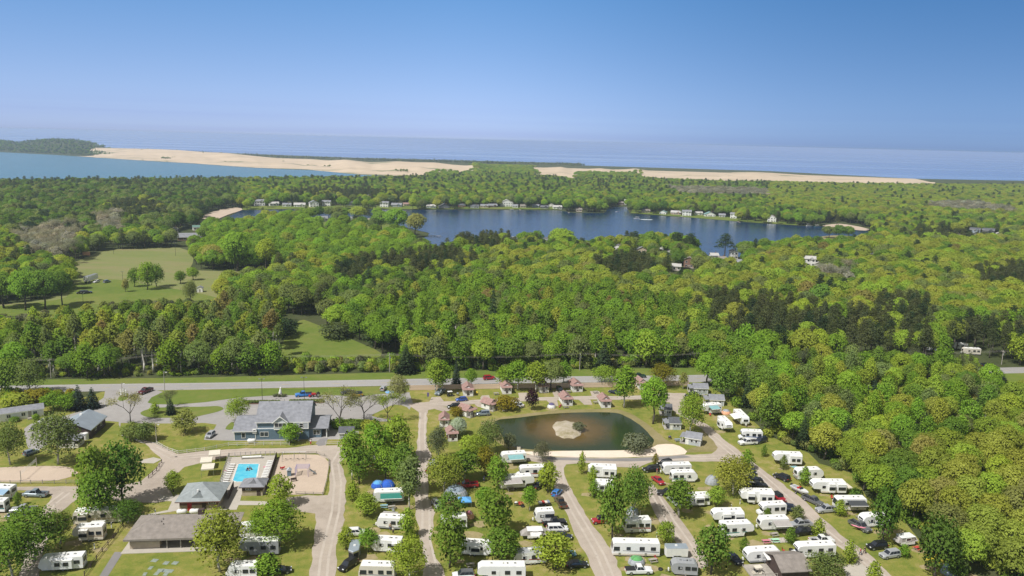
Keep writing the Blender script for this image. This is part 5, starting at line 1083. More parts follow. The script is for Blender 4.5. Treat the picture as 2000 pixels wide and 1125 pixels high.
canopy((1638, 967), (1664, 966), 'cream canopy between the cream fifth wheel and the black awning motorhome', 'cream', flat=True)
car('suv', (1515, 932), (1538, 941), 'l', 'black', 'black SUV parked by itself on the grass edge of the long lane')
boat_trailer((1553, 960), (1571, 969), 'r', 'white motor boat on its trailer hitched to the grey pickup')
car('pickup', (1574, 976), (1601, 989), 'r', 'grey', 'dark grey pickup truck towing the white motor boat')
car('pickup', (1600, 1001), (1630, 999), 'l', 'silver', 'silver pickup truck in front of the black awning motorhome')
car('suv', (1462, 941), (1483, 941), 'r', 'black', 'black SUV under the airy tree, upper of the dark pair')
car('pickup', (1463, 953), (1492, 953), 'r', 'black', 'black pickup truck with white kayak, lower of the dark pair')
car('hatch', (1463, 917), (1473, 928), 'r', 'navy', 'dark car just below the lane junction by the slim bright tree')
rv('fifth', (1446, 984), (1511, 986), 'l', 'large white fifth wheel beside the red jeep', slide=(('n', -.95, -.1), ('n', .2, .6)))
car('jeep', (1515, 972), (1529, 982), 'r', 'red', 'red jeep with black top beside the large white fifth wheel', top='black')
rv('class_c', (1484, 1011), (1535, 1008), 'l', 'white motorhome with cab below its bunk beside the dark blue SUV')
car('suv', (1536, 997), (1553, 1000), 'r', 'navy', 'dark blue SUV behind the white motorhome')
rv('fifth', (1392, 1026), (1452, 1025), 'l', 'white fifth wheel pair, upper one with three dark windows', slide=(('n', -.95, -.4), ('n', -.1, .4)))
rv('fifth', (1410, 1052), (1472, 1049), 'r', 'white fifth wheel pair, lower one with teal swirls and nose over the grass', stripe='teal')
rv('travel', (1484, 1038), (1540, 1036), 'l', 'white camper with taupe awning over a striped patio mat', awn=('n', 'grey', -.95, .2))
car('pickup', (1545, 1030), (1579, 1027), 'l', 'silver', 'silver grey pickup truck above the black covered pickup')
car('pickup', (1552, 1046), (1582, 1042), 'l', 'black', 'black pickup truck with bed cover below the silver grey one', cover=True)
car('pickup', (1584, 1062), (1624, 1059), 'r', 'white', 'white pickup truck with open bed pointing at the long lane')
rv('class_c', (1556, 1093), (1628, 1090), 'l', 'white motorhome half hidden by the airy willow at the lane', L=9.5)
rv('round', (1458, 1103), (1524, 1099), 'l', 'silver and white rounded trailer with white awnings beside the wooden deck', body='white', skirt='grey', awn=('n', 'white', -.35, .1), stripe='grey')
car('hatch', (1428, 1092), (1441, 1102), 'r', 'navy', 'dark blue car half under the big leafy tree by the white box trailer')
# middle columns
rv('fifth', (1148, 934), (1204, 936), 'l', 'white fifth wheel with two dark windows beside the thin tree at the beach road', slide=(('n', -.95, .0),))
rv('travel', (1167, 963), (1190, 964), 'l', 'small white trailer with one dark window half behind the leafy tree', slide=(('n', -.6, .5),), L=5.0)
car('sedan', (1277, 936), (1294, 949), 'r', 'red', 'bright red car on the grass beside the short lane')
car('suv', (1258, 922), (1284, 920), 'l', 'black', 'black SUV by the beach road, lower of the black pair')
car('suv', (1288, 912), (1308, 907), 'l', 'black', 'black SUV by the beach road, upper of the black pair next to the thin tree')
rv('travel', (1304, 929), (1341, 928), 'l', 'white trailer with dark far awning next to the black SUVs', awn=('f', 'black', -.8, .8), L=8)
rv('round', (1312, 944), (1362, 943), 'r', 'white round nosed trailer with teal skirt seen over a leafy tree', stripe='teal')
car('pickup', (1298, 967), (1311, 968), 'l', 'black', 'black pickup bed poking out beside the silver car at the short lane')
car('sedan', (1305, 974), (1327, 992), 'r', 'silver', 'silver car nosed under the leafy tree on the short lane')
rv('travel', (1343, 991), (1386, 989), 'l', 'white slide-out trailer between the forked tree and a yellow green tree', slide=(('n', -.4, .35),))
car('jeep', (1165, 1022), (1178, 1021), 'l', 'red', 'small red pickup with black cover beside the diagonal lane', top='black', name='pickup_truck', cat='pickup truck')
rv('class_a', (1220, 1043), (1271, 1041), 'l', 'white motorhome with red swoosh under the leafy tree', stripe='red')
rv('class_a', (1195, 1087), (1288, 1089), 'l', 'long white and tan motorhome with grey swirls hitched to a white box trailer', stripe='grey', skirt='beige')
cargo_trailer((1300, 1092), (1343, 1092), 'l', 'white box trailer with grey roof behind the long motorhome', WHITE)
car('pickup', (1226, 1120), (1268, 1119), 'r', 'white', 'white pickup truck with black bed cover in front of the green dome tent', cover=True)
dome_tent((1243, 1100), 1.9, 'grey and green dome tent behind the white pickup with black bed cover', 'grey', 'green')
rv('round', (1320, 1125), (1352, 1127), 'l', 'camper under a grey storage cover beside the big leafy tree', body='grey', L=5.6, roofc=RVG)
rv('travel', (988, 907), (1019, 905), 'l', 'white trailer with pale teal roof edge by the beach road corner', stripe='teal', L=7.2, awn=('n', 'teal', -.7, .5))
rv('class_c', (1026, 935), (1050, 934), 'l', 'white motorhome with rust coloured nose at the lane corner', L=7.6, stripe='red')
rv('fifth', (988, 957), (1034, 954), 'r', 'white camper with silver awning beside the bright maple', awn=('n', 'grey', -.9, .2), L=9)
car('hatch', (1083, 971), (1092, 962), 'r', 'sky', 'light blue car on the diagonal lane edge', group='vehicles on the diagonal lane edge')
car('pickup', (1089, 978), (1100, 994), 'l', 'brown', 'brown pickup truck on the diagonal lane edge', group='vehicles on the diagonal lane edge')
car('pickup', (1048, 955), (1060, 948), 'r', 'black', 'black pickup truck half under the bright yellow green tree')
rv('travel', (1048, 1024), (1080, 1022), 'l', 'white truck camper above the black pickup', L=4.6, H=3.1)
car('pickup', (1068, 1026), (1096, 1024), 'r', 'black', 'black pickup truck carrying the white camper shell')
car('minivan', (1071, 1038), (1105, 1037), 'r', 'white', 'white minivan parked below the truck camper')
popup((1016, 1052), (1072, 1050), 'white pop-up camper with square awning below the white minivan')
canopy((1036, 1063), (1058, 1063), 'white square awning standing at the pop-up camper', 'white', 2.6, 2.5, True)
car('sedan', (1085, 1050), (1110, 1053), 'r', 'navy', 'dark blue car next to the pop-up camper')
rv('travel', (1017, 1106), (1053, 1103), 'l', 'white camper with grey roof between two leafy trees', stripe='red', L=7.2, roofc=RVG)
car('sedan', (1091, 1087), (1117, 1086), 'r', 'teal', 'teal car on the grass by the diagonal lane')
car('sedan', (1117, 1108), (1137, 1107), 'r', 'black', 'black car nearest the diagonal lane at the lower edge')
rv('fifth', (948, 1136), (1010, 1136), 'l', 'white camper roof dappled by leaves at the lower edge', L=10)
car('suv', (884, 1130), (926, 1128), 'l', 'white', 'white SUV with grey roof at the lower edge beside the centre lane', top='grey')
rv('round', (910, 1086), (947, 1088), 'r', 'white camper sparkling in sun between two dark leafy trees', slide=(('n', -.3, .3),), L=7)
rv('fifth', (862, 1038), (912, 1034), 'l', 'white camper almost hidden inside the double tree by the centre lane')
car('hatch', (848, 983), (857, 994), 'r', 'silver', 'silver car under the double tree by the centre lane')
car('pickup', (905, 952), (920, 951), 'l', 'red', 'red pickup truck in the shade of the middle trees')
car('hatch', (838, 924), (847, 917), 'r', 'maroon', 'small red and white car beside the centre lane top')
rv('travel', (735, 984), (781, 982), 'l', 'white trailer with green awning under the tall poplar', awn=('n', 'green', -.9, .5), L=7.6)
rv('travel', (735, 1034), (788, 1037), 'l', 'white travel trailer with grey skirt on open grass', skirt='grey', awn=('f', 'grey', -.3, .8))
car('suv', (687, 1046), (706, 1045), 'r', 'white', 'white SUV between two small leafy trees')
rv('travel', (725, 1079), (784, 1082), 'l', 'white camper with leaf shadows below the white travel trailer', slide=(('n', -.8, -.4),))
cargo_trailer((690, 1100), (697, 1069), 'l', 'grey V-nose trailer with black front panels between small trees', STEEL, L=5.4, vnose=True, end=True, dark_nose=True)
car('suv', (666, 1118), (693, 1100), 'l', 'black', 'black SUV in front of the grey V-nose trailer')
rv('class_a', (700, 1134), (770, 1136), 'l', 'beige motorhome with grey stripe at the lower edge', body='beige', stripe='grey')
rv('travel', (738, 910), (760, 908), 'l', 'white trailer nearly hidden in the tree clump above the blue tents', L=5.5)
car('suv', (705, 913), (718, 911), 'l', 'red', 'red SUV glimpsed through the tree clump by the grey lane')
rv('fifth', (478, 1088), (532, 1086), 'l', 'white roofed camper shaded by the wide willow', body='grey', L=8.5)  # grey body: the shade on its near side is put into the paint
rv('travel', (480, 1052), (502, 1050), 'l', 'white camper nose showing beside the willow and maple', L=5.5)
rv('travel', (453, 1133), (492, 1132), 'l', 'white trailer roof under the willow at the lower edge', L=6)
car('sedan', (538, 1120), (556, 1118), 'r', 'black', 'black car behind the small bright tree at the lower edge')
# right camp edge
car('pickup', (1666, 1025), (1693, 1040), 'r', 'grey', 'grey pickup truck with pink kayak leaning on it, near the walking couple')
car('suv', (1697, 1073), (1728, 1070), 'l', 'black', 'black SUV beside the walking couple')
car('suv', (1720, 1091), (1755, 1086), 'l', 'silver', 'silver SUV nearest the pop-up camper at the forest edge')
popup((1748, 1066), (1786, 1062), 'cream pop-up camper with white roof at the forest edge')
rv('round', (1694, 1032), (1728, 1030), 'l', 'white camper with blue front glass half behind the dark leafy tree', L=7, stripe='blue')
dome_tent((1855, 1119), 2.0, 'pale blue dome tent at the right forest edge', 'slate', 'teal', h=2.3)
# tents and tarps
dome_tent((738, 951), 1.8, 'bright blue dome tent, first of two under the poplars', 'blue', 'sky', h=1.7)
dome_tent((757, 950), 2.0, 'bright blue dome tent, second of two with paler side', 'blue', 'blue', h=1.7)
dome_tent((890, 969), 3.2, 'large grey dome tent beside the olive willow', 'grey', 'slate', h=2.8)
dome_tent((916, 1011), 1.3, 'small orange tent on the open grass strip', 'orange', 'pink', h=1.7)
canopy((896, 994), (921, 993), 'bright blue canopy in front of the double tree', 'sky', 2.8, 2.4)
dome_tent((848, 906), 1.4, 'small slate blue tent at the top of the centre lane', 'slate', 'grey', h=1.3)
dome_tent((1077, 796), 1.5, 'small white tent with purple top on the pond lawn', 'white', 'purple', h=1.6)
dome_tent((1418, 808), 1.7, 'orange tent beside the teal awning camper', 'orange', 'grey', h=1.5)
dome_tent((1235, 1003), 1.6, 'small pale grey tent under the big leafy tree', 'grey', 'slate', h=1.6)
dome_tent((1390, 944), 1.9, 'grey covered tent on the grass between camper rows', 'grey', 'grey', h=2.2)
dome_tent((1537, 1098), 2.0, 'grey mauve dome tent between the rounded trailer and the willow', 'grey', 'grey', h=1.9)
canopy((883, 925), (895, 924), 'small green canopy in the middle trees', 'mint', 2.2, 2.2)
dome_tent((905, 898), 1.6, 'pale tent under the yellow green trees at the beach road corner', 'white', 'slate', h=1.7)
dome_tent((1827, 1092), 2.2, 'yellow tent half hidden by the dark leafy tree', 'yellow', 'yellow', h=1.9)
# bare, trodden ground where campers stand
G_WORN = ground_mat('worn_earth', [(0.3, (0.22, 0.20, 0.08)), (0.5, (0.33, 0.27, 0.14)), (0.7, (0.43, 0.34, 0.22))], 0.3, 1.2, 4.0)
_rw = random.Random(3)
for o in [o for o in scene.objects if o.get('category') in ('camper', 'motorhome', 'tent') and o.parent is None]:
    x, y = o.location.x, o.location.y
    if y > 330: continue
    for k in range(2):
        cx, cy_ = x+_rw.uniform(-5, 5), y-_rw.uniform(1.5, 4.5); r = _rw.uniform(.8, 2.0); n = 12
        mb = MB(); mb.add([(cx+r*_rw.uniform(.6, 1.2)*1.5*math.cos(6.283*i/n), cy_+r*_rw.uniform(.6, 1.2)*math.sin(6.283*i/n), .026+.001*k) for i in range(n)], [tuple(range(n))]); structure('worn_patch', mb.mesh('worn_patch', G_WORN))
# ================================================================== trees
def leaf_mesh(name, C, Nrm, S, seed, stretch=1.0):
    """one small four-sided leaf clump at every centre C facing Nrm, size S"""
    r = np.random.default_rng(seed); n = len(C)
    Nn = Nrm/np.maximum(np.linalg.norm(Nrm, axis=1, keepdims=True), 1e-6)
    t = r.normal(size=(n, 3)); t -= (t*Nn).sum(1, keepdims=True)*Nn; t /= np.maximum(np.linalg.norm(t, axis=1, keepdims=True), 1e-6)
    b = np.cross(Nn, t); s = S[:, None]
    k = r.uniform(0.55, 1.0, (n, 4, 1))
    q = np.stack([C-t*s*stretch*k[:, 0], C-b*s*k[:, 1], C+t*s*stretch*k[:, 2], C+b*s*k[:, 3]], 1).reshape(-1, 3)
    return q, np.arange(4*n).reshape(-1, 4)
def lobes_round(H, R, z0, n, seed, rr=(0.34, 0.5), flat=0.8):
    r = np.random.default_rng(seed); out = []
    hz = (H-z0)/2; cz = z0+hz
    for i in range(n):
        a = i*2.399963+r.uniform(-.4, .4); u = 1-2*(i+.5)/n
        q = math.sqrt(max(0, 1-u*u)); rad = R*r.uniform(*rr)
        d = r.uniform(0.55, 0.72)
        w = 1.0 if u < 0.2 else 1-0.25*u
        out.append((R*d*q*math.cos(a)*w, R*d*q*math.sin(a)*w, cz+hz*0.66*u, rad, rad*flat))
    return out
def crown_from_lobes(lobes, per, size, seed, out=0.65, jit=0.16):
    r = np.random.default_rng(seed); C = []; Nm = []; S = []
    for (x, y, z, rad, rz) in lobes:
        n = max(6, int(per*(rad/2.0)**2*r.uniform(.8, 1.2)))
        d = r.normal(size=(n, 3)); d /= np.linalg.norm(d, axis=1, keepdims=True)
        d[:, 2] = np.where((d[:, 2] < -0.35) & (r.random(n) < .75), -d[:, 2], d[:, 2])
        rad_k = np.clip(r.normal(0.93, jit, (n, 1)), 0.35, 1.25)
        C.append(np.array([[x, y, z]])+d*rad_k*np.array([[rad, rad, rz]]))
        Nm.append(d*out+r.normal(size=(n, 3))*(1-out)); S.append(np.full(n, size)*r.uniform(.6, 1.35, n))
    return np.concatenate(C), np.concatenate(Nm), np.concatenate(S)
def trunk_mb(H, r0, limbs, seed, lean=0.3, zs=0.35, spread=2.2, n=6):
    r = random.Random(seed); mb = MB(); p = Vector((0, 0, -0.1)); segs = 4
    top = []
    for i in range(segs):
        q = Vector((r.uniform(-lean, lean), r.uniform(-lean, lean), H*0.86*(i+1)/segs))
        mb.tube(p, q, r0*(1-0.8*i/segs), r0*(1-0.8*(i+1)/segs), n, caps=(i == 0)); top.append(q); p = q
    for i in range(limbs):
        z = H*(zs+(0.8-zs)*(i+.3)/max(limbs, 1)); a = i*2.4+r.uniform(-.4, .4); L_ = spread*r.uniform(.7, 1.1)*(1.15-z/H)
        base = Vector((0, 0, z)); e = base+Vector((math.cos(a)*L_, math.sin(a)*L_, L_*r.uniform(.5, .9)))
        mb.tube(base, e, r0*0.38, r0*0.08, 4, caps=False)
    return mb
PROTO = {}
def make_proto(key, kind, H, R, seed, q):
    """q: leaf density, 1 for the near trees, less for the far wood"""
    r = np.random.default_rng(seed); sz = 0.29/math.sqrt(q)
    if kind == 'round':
        C, Nm, S = crown_from_lobes(lobes_round(H, R, H*0.13, 17, seed, (.26, .46), 1.25), 235*q, sz, seed, .5, .24)
        tk = trunk_mb(H, 0.26, 6, seed, spread=R*0.9)
    elif kind == 'oak':      # broad, cauliflower-like
        C, Nm, S = crown_from_lobes(lobes_round(H, R, H*0.30, 20, seed, (0.26, 0.40), 0.85), 300*q, sz*0.9, seed, 0.75, 0.12)
        tk = trunk_mb(H, 0.30, 7, seed, spread=R)
    elif kind == 'airy':     # willow or birch with loose upswept sprays
        C, Nm, S = crown_from_lobes(lobes_round(H, R, H*0.22, 16, seed, (0.36, 0.52), 1.15), 270*q, sz*0.78, seed, 0.36, 0.2)
        tk = trunk_mb(H, 0.22, 9, seed, lean=.5, zs=.2, spread=R*1.3)
    elif kind == 'slender':  # poplar, aspen
        lb = []
        for i in range(13):
            z0_ = .56 if 'aspen' in key else .36; z = H*(z0_+(.93-z0_)*i/12); w = math.sin(math.pi*(0.20+0.78*i/12.6))
            a = i*2.4; lb.append((R*.42*w*math.cos(a), R*.42*w*math.sin(a), z, R*(.28+.42*w), R*(.3+.5*w)))
        C, Nm, S = crown_from_lobes(lb, 330*q, sz*0.9, seed, 0.5, 0.22)
        tk = trunk_mb(H, .3 if 'aspen' in key else .2, 6, seed, spread=R*.9, zs=.55 if 'aspen' in key else .35)
    elif kind == 'young':    # upright planted tree, pointed, leafy to the ground
        lb = []
        for i in range(11):
            z = H*(0.14+0.78*i/10); w = math.sin(math.pi*(0.30+0.66*i/10))
            a = i*2.4; lb.append((R*.45*w*math.cos(a), R*.45*w*math.sin(a), z, R*(.22+.38*w), R*(.25+.45*w)))
        C, Nm, S = crown_from_lobes(lb, 330*q, sz*0.85, seed, 0.5, 0.24)
        tk = trunk_mb(H, 0.12, 4, seed, spread=R*.8)
    elif kind == 'spruce':
        Cs, Ns, Ss = [], [], []; L_ = 15
        for i in range(L_):
            t = i/(L_-1); z = H*(0.06+0.90*t); w = R*(1-t)**0.85+0.18; nb = max(5, int(11*(1-t)+4))
            for b in range(nb):
                a = 2*math.pi*(b+r.uniform(-.3, .3))/nb+i; wl_ = w*r.uniform(.8, 1.1); n = max(3, int(54*q*wl_/R))
                k = r.uniform(0.15, 1, n)**0.7
                px_ = np.stack([k*wl_*math.cos(a)+r.normal(0, .13*R/2.4, n), k*wl_*math.sin(a)+r.normal(0, .13*R/2.4, n), z-0.34*k*wl_+r.normal(0, .10, n)], 1)
                Cs.append(px_); Ns.append(np.array([[.5*math.cos(a), .5*math.sin(a), .75]])+r.normal(0, .35, (n, 3))); Ss.append(np.full(n, sz*0.75)*r.uniform(.6, 1.3, n))
        C, Nm, S = np.concatenate(Cs), np.concatenate(Ns), np.concatenate(Ss); tk = trunk_mb(H, 0.2, 0, seed, lean=.05)
    elif kind == 'pine':     # high ragged plates of needles on a bare bole
        lb = []
        for i in range(16):
            t = i/15; z = H*(0.46+0.5*t); w = R*(0.95-0.72*t)*r.uniform(.55, 1); a = i*2.4+r.uniform(-.4, .4)
            rad = R*(.30+.12*(1-t)); lb.append((w*math.cos(a)*.75, w*math.sin(a)*.75, z, rad, rad*.62))
        C, Nm, S = crown_from_lobes(lb, 340*q, sz*0.72, seed, 0.35, 0.22); tk = trunk_mb(H, 0.24, 5, seed, lean=.12, zs=.4, spread=R*.7)
    elif kind == 'bare':     # leafless or only just budding
        rr = random.Random(seed); tk = MB(); tips = []
        def grow(p, d, L_, rad, lv):
            e = p+d*L_; tk.tube(p, e, rad, rad*.6, 4 if lv else 6, caps=False)
            if lv >= 4: tips.append(e); return
            for k in range(3 if lv < 3 else 2):
                dd = (d+Vector((rr.uniform(-.75, .75), rr.uniform(-.75, .75), rr.uniform(-.15, .45)))).normalized(); grow(e, dd, L_*rr.uniform(.62, .82), rad*.58, lv+1)
        grow(Vector((0, 0, -.1)), Vector((0, 0, 1)), H*.27, .17, 0)
        k = max(abs(e.x)+0 for e in tips) or 1; zt = max(e.z for e in tips); f = H/zt; fr = R/max(k, .1)
        tk.v = [(x*(fr if z > H*.2 else 1), y*(fr if z > H*.2 else 1), z*f) for x, y, z in tk.v]
        tp = np.array([(e.x*fr, e.y*fr, e.z*f) for e in tips]); n = int(44*len(tp)*q)
        C = tp[r.integers(0, len(tp), n)]+r.normal(0, .55, (n, 3)); Nm = r.normal(size=(n, 3)); S = np.full(n, sz*.46)*r.uniform(.6, 1.3, n)
    elif kind == 'bush':
        C, Nm, S = crown_from_lobes(lobes_round(H, R, H*0.02, 11, seed, (.42, .58), .75), 300*q, sz*.85, seed, .6, .16); tk = trunk_mb(H*.6, .09, 4, seed, zs=.1, spread=R*.8)
    elif kind == 'crab':     # low dome, clipped outline
        lb = [(R*.55*math.cos(i*2.4)*math.sqrt(i/16), R*.55*math.sin(i*2.4)*math.sqrt(i/16), H*(.62-.2*i/16), R*.42, H*.3) for i in range(17)]
        C, Nm, S = crown_from_lobes(lb, 340*q, sz*.8, seed, .7, .10); tk = trunk_mb(H*.7, .14, 5, seed, spread=R*.8)
    vq, fq = leaf_mesh(key, C, Nm, S, seed+5)
    # shading normals follow the clump's outline, as a mass of small leaves would
    ctr = np.array([[0, 0, H*0.45]]); Od = C-ctr; Od /= np.maximum(np.linalg.norm(Od, axis=1, keepdims=True), 1e-6)
    Nn = Nm/np.maximum(np.linalg.norm(Nm, axis=1, keepdims=True), 1e-6); Nn = np.where((Nn*Od).sum(1, keepdims=True) < -0.2, -Nn, Nn)
    SN = 0.55*Nn+0.55*Od+np.array([[0, -0.0, 0.42]])+r.normal(0, .12, Nn.shape); SN /= np.linalg.norm(SN, axis=1, keepdims=True)
    PROTO[key] = dict(kind=kind, H=H, R=R, q=vq, f=fq, trunk=tk, n=np.repeat(SN, 4, axis=0))
def soften(me, nrm):
    me.normals_split_custom_set_from_vertices(nrm.tolist())
def quads_mesh(name, v, f):
    me = bpy.data.meshes.new(name); me.vertices.add(len(v)); me.vertices.foreach_set('co', v.astype(np.float32).ravel()); me.loops.add(f.size); me.loops.foreach_set('vertex_index', f.astype(np.int32).ravel())
    me.polygons.add(len(f)); me.polygons.foreach_set('loop_start', np.arange(0, f.size, 4, dtype=np.int32)); me.update(calc_edges=True); return me
def proto_meshes(key):
    p = PROTO[key]
    def mk():
        me = quads_mesh('crown', p['q'], p['f']); me.materials.append(LEAF); me.update(); soften(me, p['n'])
        tm = p['trunk'].mesh('trunk', PALE_BARK if p['kind'] in ('slender', 'airy') else BARK, True)
        return me, tm
    return cached(('proto', key), mk)
# near prototypes (two or three of each kind)
for i in range(3): make_proto('round%d' % i, 'round', 10, 4.0, 20+i, 1.0)
for i in range(3): make_proto('oak%d' % i, 'oak', 10, 4.6, 30+i, 1.0)
for i in range(2): make_proto('airy%d' % i, 'airy', 10, 4.2, 40+i, 1.3)
for i in range(2): make_proto('slender%d' % i, 'slender', 12, 2.6, 50+i, 1.0)
for i in range(2): make_proto('young%d' % i, 'young', 5, 1.6, 60+i, 2.2)
for i in range(2): make_proto('spruce%d' % i, 'spruce', 10, 2.8, 70+i, 1.0)
for i in range(2): make_proto('pine%d' % i, 'pine', 14, 3.4, 80+i, 1.0)
for i in range(2): make_proto('bare%d' % i, 'bare', 10, 4.0, 90+i, 1.0)
for i in range(2): make_proto('bush%d' % i, 'bush', 3, 2.0, 100+i, 1.6)
make_proto('crab0', 'crab', 5, 3.6, 110, 2.0)
# ------------------------------------------------------------------ colours of the spring wood
T = dict(bright=(0.215, 0.340, 0.040), green=(0.170, 0.270, 0.042), olive=(0.310, 0.350, 0.060), lime=(0.295, 0.385, 0.052), dull=(0.195, 0.245, 0.076),
         dark=(0.064, 0.100, 0.044), pine=(0.125, 0.145, 0.062), rust=(0.26, 0.220, 0.074), grey=(0.36, 0.345, 0.28), tan=(0.305, 0.305, 0.090), deep=(0.115, 0.198, 0.034))
T = {k: tuple(x*1.13 for x in v) for k, v in T.items()}
def jitter(c, k=0.16):
    g = random.uniform(1-k, 1+k); return (c[0]*g*random.uniform(.92, 1.08), c[1]*g, c[2]*g*random.uniform(.9, 1.1))
# zones in picture space, turned into ground polygons: (mix of tints with weights, kinds)
def zone(px): return [(v.x, v.y) for v in pts(px)]
PINES = [zone(z) for z in ([(650, 560), (690, 535), (780, 522), (870, 510), (930, 522), (935, 548), (880, 552), (800, 552), (720, 566), (670, 582)], [(868, 480), (940, 468), (1010, 478), (1010, 505), (930, 508), (870, 500)],
         [(1160, 530), (1240, 520), (1310, 548), (1290, 568), (1220, 565), (1160, 552)], [(1380, 610), (1460, 598), (1560, 620), (1640, 650), (1645, 700), (1500, 712), (1420, 690), (1380, 660)],
         [(1650, 650), (1720, 612), (1810, 614), (1825, 650), (1818, 712), (1700, 712), (1655, 700)], [(1850, 668), (1940, 660), (2040, 662), (2060, 712), (1850, 712)], [(1900, 552), (1950, 540), (2040, 545), (2040, 590), (1920, 590)],
         [(540, 390), (620, 378), (720, 384), (820, 392), (820, 399), (560, 398)], [(1775, 465), (1830, 455), (1960, 470), (1960, 482), (1800, 490)], [(200, 420), (290, 400), (330, 430), (260, 450)])]
OLIVE = zone([(930, 515), (1100, 505), (1300, 560), (1500, 520), (1700, 490), (2060, 480), (2080, 655), (1700, 640), (1400, 640), (1200, 620), (1000, 580)])
OLIVE2 = zone([(1500, 356), (2080, 356), (2080, 440), (1750, 435), (1500, 420)])
GREY = [zone(z) for z in ([(30, 475), (100, 460), (160, 470), (150, 520), (60, 525)], [(190, 440), (230, 425), (240, 470), (200, 480)], [(1300, 372), (1500, 378), (1500, 392), (1330, 388)], [(1810, 405), (1900, 402), (1980, 418), (1980, 430), (1820, 418)], [(1600, 545), (1660, 550), (1650, 575), (1600, 568)])]
BRIGHT = zone([(370, 450), (500, 440), (640, 440), (800, 475), (800, 525), (560, 535), (390, 530)])
ASPEN = zone([(60, 640), (300, 615), (560, 600), (570, 720), (60, 735)])
BIRCH = zone([(720, 600), (1000, 570), (1340, 620), (1360, 715), (740, 715)])
def pick_tree(x, y, px, py, u, v):
    pt = (np.array([x]), np.array([y]))
    def inz(z): return inside_mask(z, *pt)[0]
    if any(inz(z) for z in PINES):
        return ('pine', jitter(T['pine'] if u < .72 else T['dark'], .15)) if u < .86 else ('oak', jitter(T['lime'] if v < .5 else T['olive']))
    if any(inz(z) for z in GREY): return ('bare' if u < .6 else 'oak', jitter(T['grey']))
    if inz(BRIGHT): return ('oak', jitter(T['bright'] if u < .62 else T['green'] if u < .9 else T['olive'], .2))
    if inz(ASPEN): return ('aspen' if v < .6 and py > 672 else 'slender', jitter(T['green'] if u < .35 else T['dull'] if u < .6 else T['lime'] if u < .75 else T['olive'] if u < .90 else T['rust'] if u < .95 else T['tan']))
    if inz(BIRCH):
        return ('slender' if v > .3 else 'oak', jitter(T['bright'] if u < .45 else T['green'] if u < .75 else T['olive'] if u < .85 else T['dull'] if u < .95 else T['rust'])) if u < .97 else ('spruce', jitter(T['dark']))
    if inz(OLIVE) or inz(OLIVE2):
        return ('oak', jitter(T['olive'] if u < .46 else T['lime'] if u < .70 else T['green'] if u < .84 else T['tan'] if u < .86 else T['rust'] if u < .863 else T['dull'])) if u < .96 else ('pine', jitter(T['dark']))
    if px < 470 and py < 470 and u < .72: return ('oak' if v < .8 else 'pine', jitter(T['deep'] if u < .25 else T['dull'] if u < .5 else T['green'] if u < .62 else T['dark'], .2))
    if py > 640: return ('oak' if v < .5 else 'round', jitter(T['bright'] if u < .35 else T['green'] if u < .65 else T['dull'] if u < .8 else T['lime'] if u < .92 else T['olive']))
    return ('oak' if u < .85 else 'pine', jitter(T['green'] if u < .26 else T['bright'] if u < .44 else T['olive'] if u < .58 else T['lime'] if u < .68 else T['dull'] if u < .80 else T['deep'] if u < .85 else T['pine'] if u < .93 else T['dark']))
RWOODS = [(1376, 733), (1480, 722), (1600, 712), (1850, 718), (1900, 752), (1950, 772), (2200, 820), (2300, 1200), (1900, 1160), (1380, 746)]
KEEP_OUT = [zone(z) for z in (LAKE, LAGOON, VERGE, MEADOW, CLEARING, CLEARING2, RLAWN, HIGHWAY, CAMP, SILVER,
    [(600, 446), (690, 449), (760, 450), (755, 436), (690, 433), (600, 434)],
    [(85, 530), (165, 505), (205, 485), (225, 478), (240, 470), (228, 486), (110, 530)], [(392, 423), (420, 412), (455, 405), (474, 409), (446, 419), (420, 429)], [(1596, 438), (1640, 433), (1712, 449), (1690, 452)],
    RWOODS, [(385, 430), (440, 412), (474, 411), (505, 425), (505, 450), (430, 456), (392, 442)], [(-60, 610), (430, 588), (440, 632), (300, 640), (180, 650), (60, 668), (-60, 695)], [(536, 700), (770, 692), (770, 738), (536, 741)], [(545, 628), (600, 615), (640, 625), (560, 660)], [(345, 470), (350, 450), (405, 446), (410, 470), (380, 478)], [(1815, 712), (1850, 690), (1930, 690), (1930, 712), (1860, 722)], [(1640, 705), (1645, 655), (1655, 655), (1660, 705)], [(1238, 508), (1262, 500), (1264, 512), (1246, 514)])]
TOPLINE = [(-100, 360), (0, 359), (200, 358), (500, 355), (700, 354), (790, 352), (850, 351), (900, 348), (950, 345), (1030, 347), (1095, 353), (1120, 358), (1160, 351), (1240, 353), (1300, 357), (1400, 361), (1500, 362), (1632, 365), (1785, 367), (2100, 368)]
FS_X = [470, 600, 800, 1090, 1180, 1190, 1224, 1232, 1300, 1450, 1560, 1610, 1690, 1712]
FS_Y = [411, 409, 410, 411, 416, 405, 404, 417, 422, 434, 441, 443, 450, 460]
SKY_X = [470, 520, 600, 745, 760, 838, 842, 870, 930, 990, 1060, 1095, 1130, 1180, 1230, 1290, 1350, 1368, 1372, 1396, 1402, 1440, 1500, 1560, 1600, 1690, 1710]
SKY_Y = [438, 440, 440, 450, 440, 455, 488, 472, 440, 455, 462, 450, 468, 462, 458, 455, 455, 490, 505, 505, 460, 465, 468, 462, 466, 456, 430]
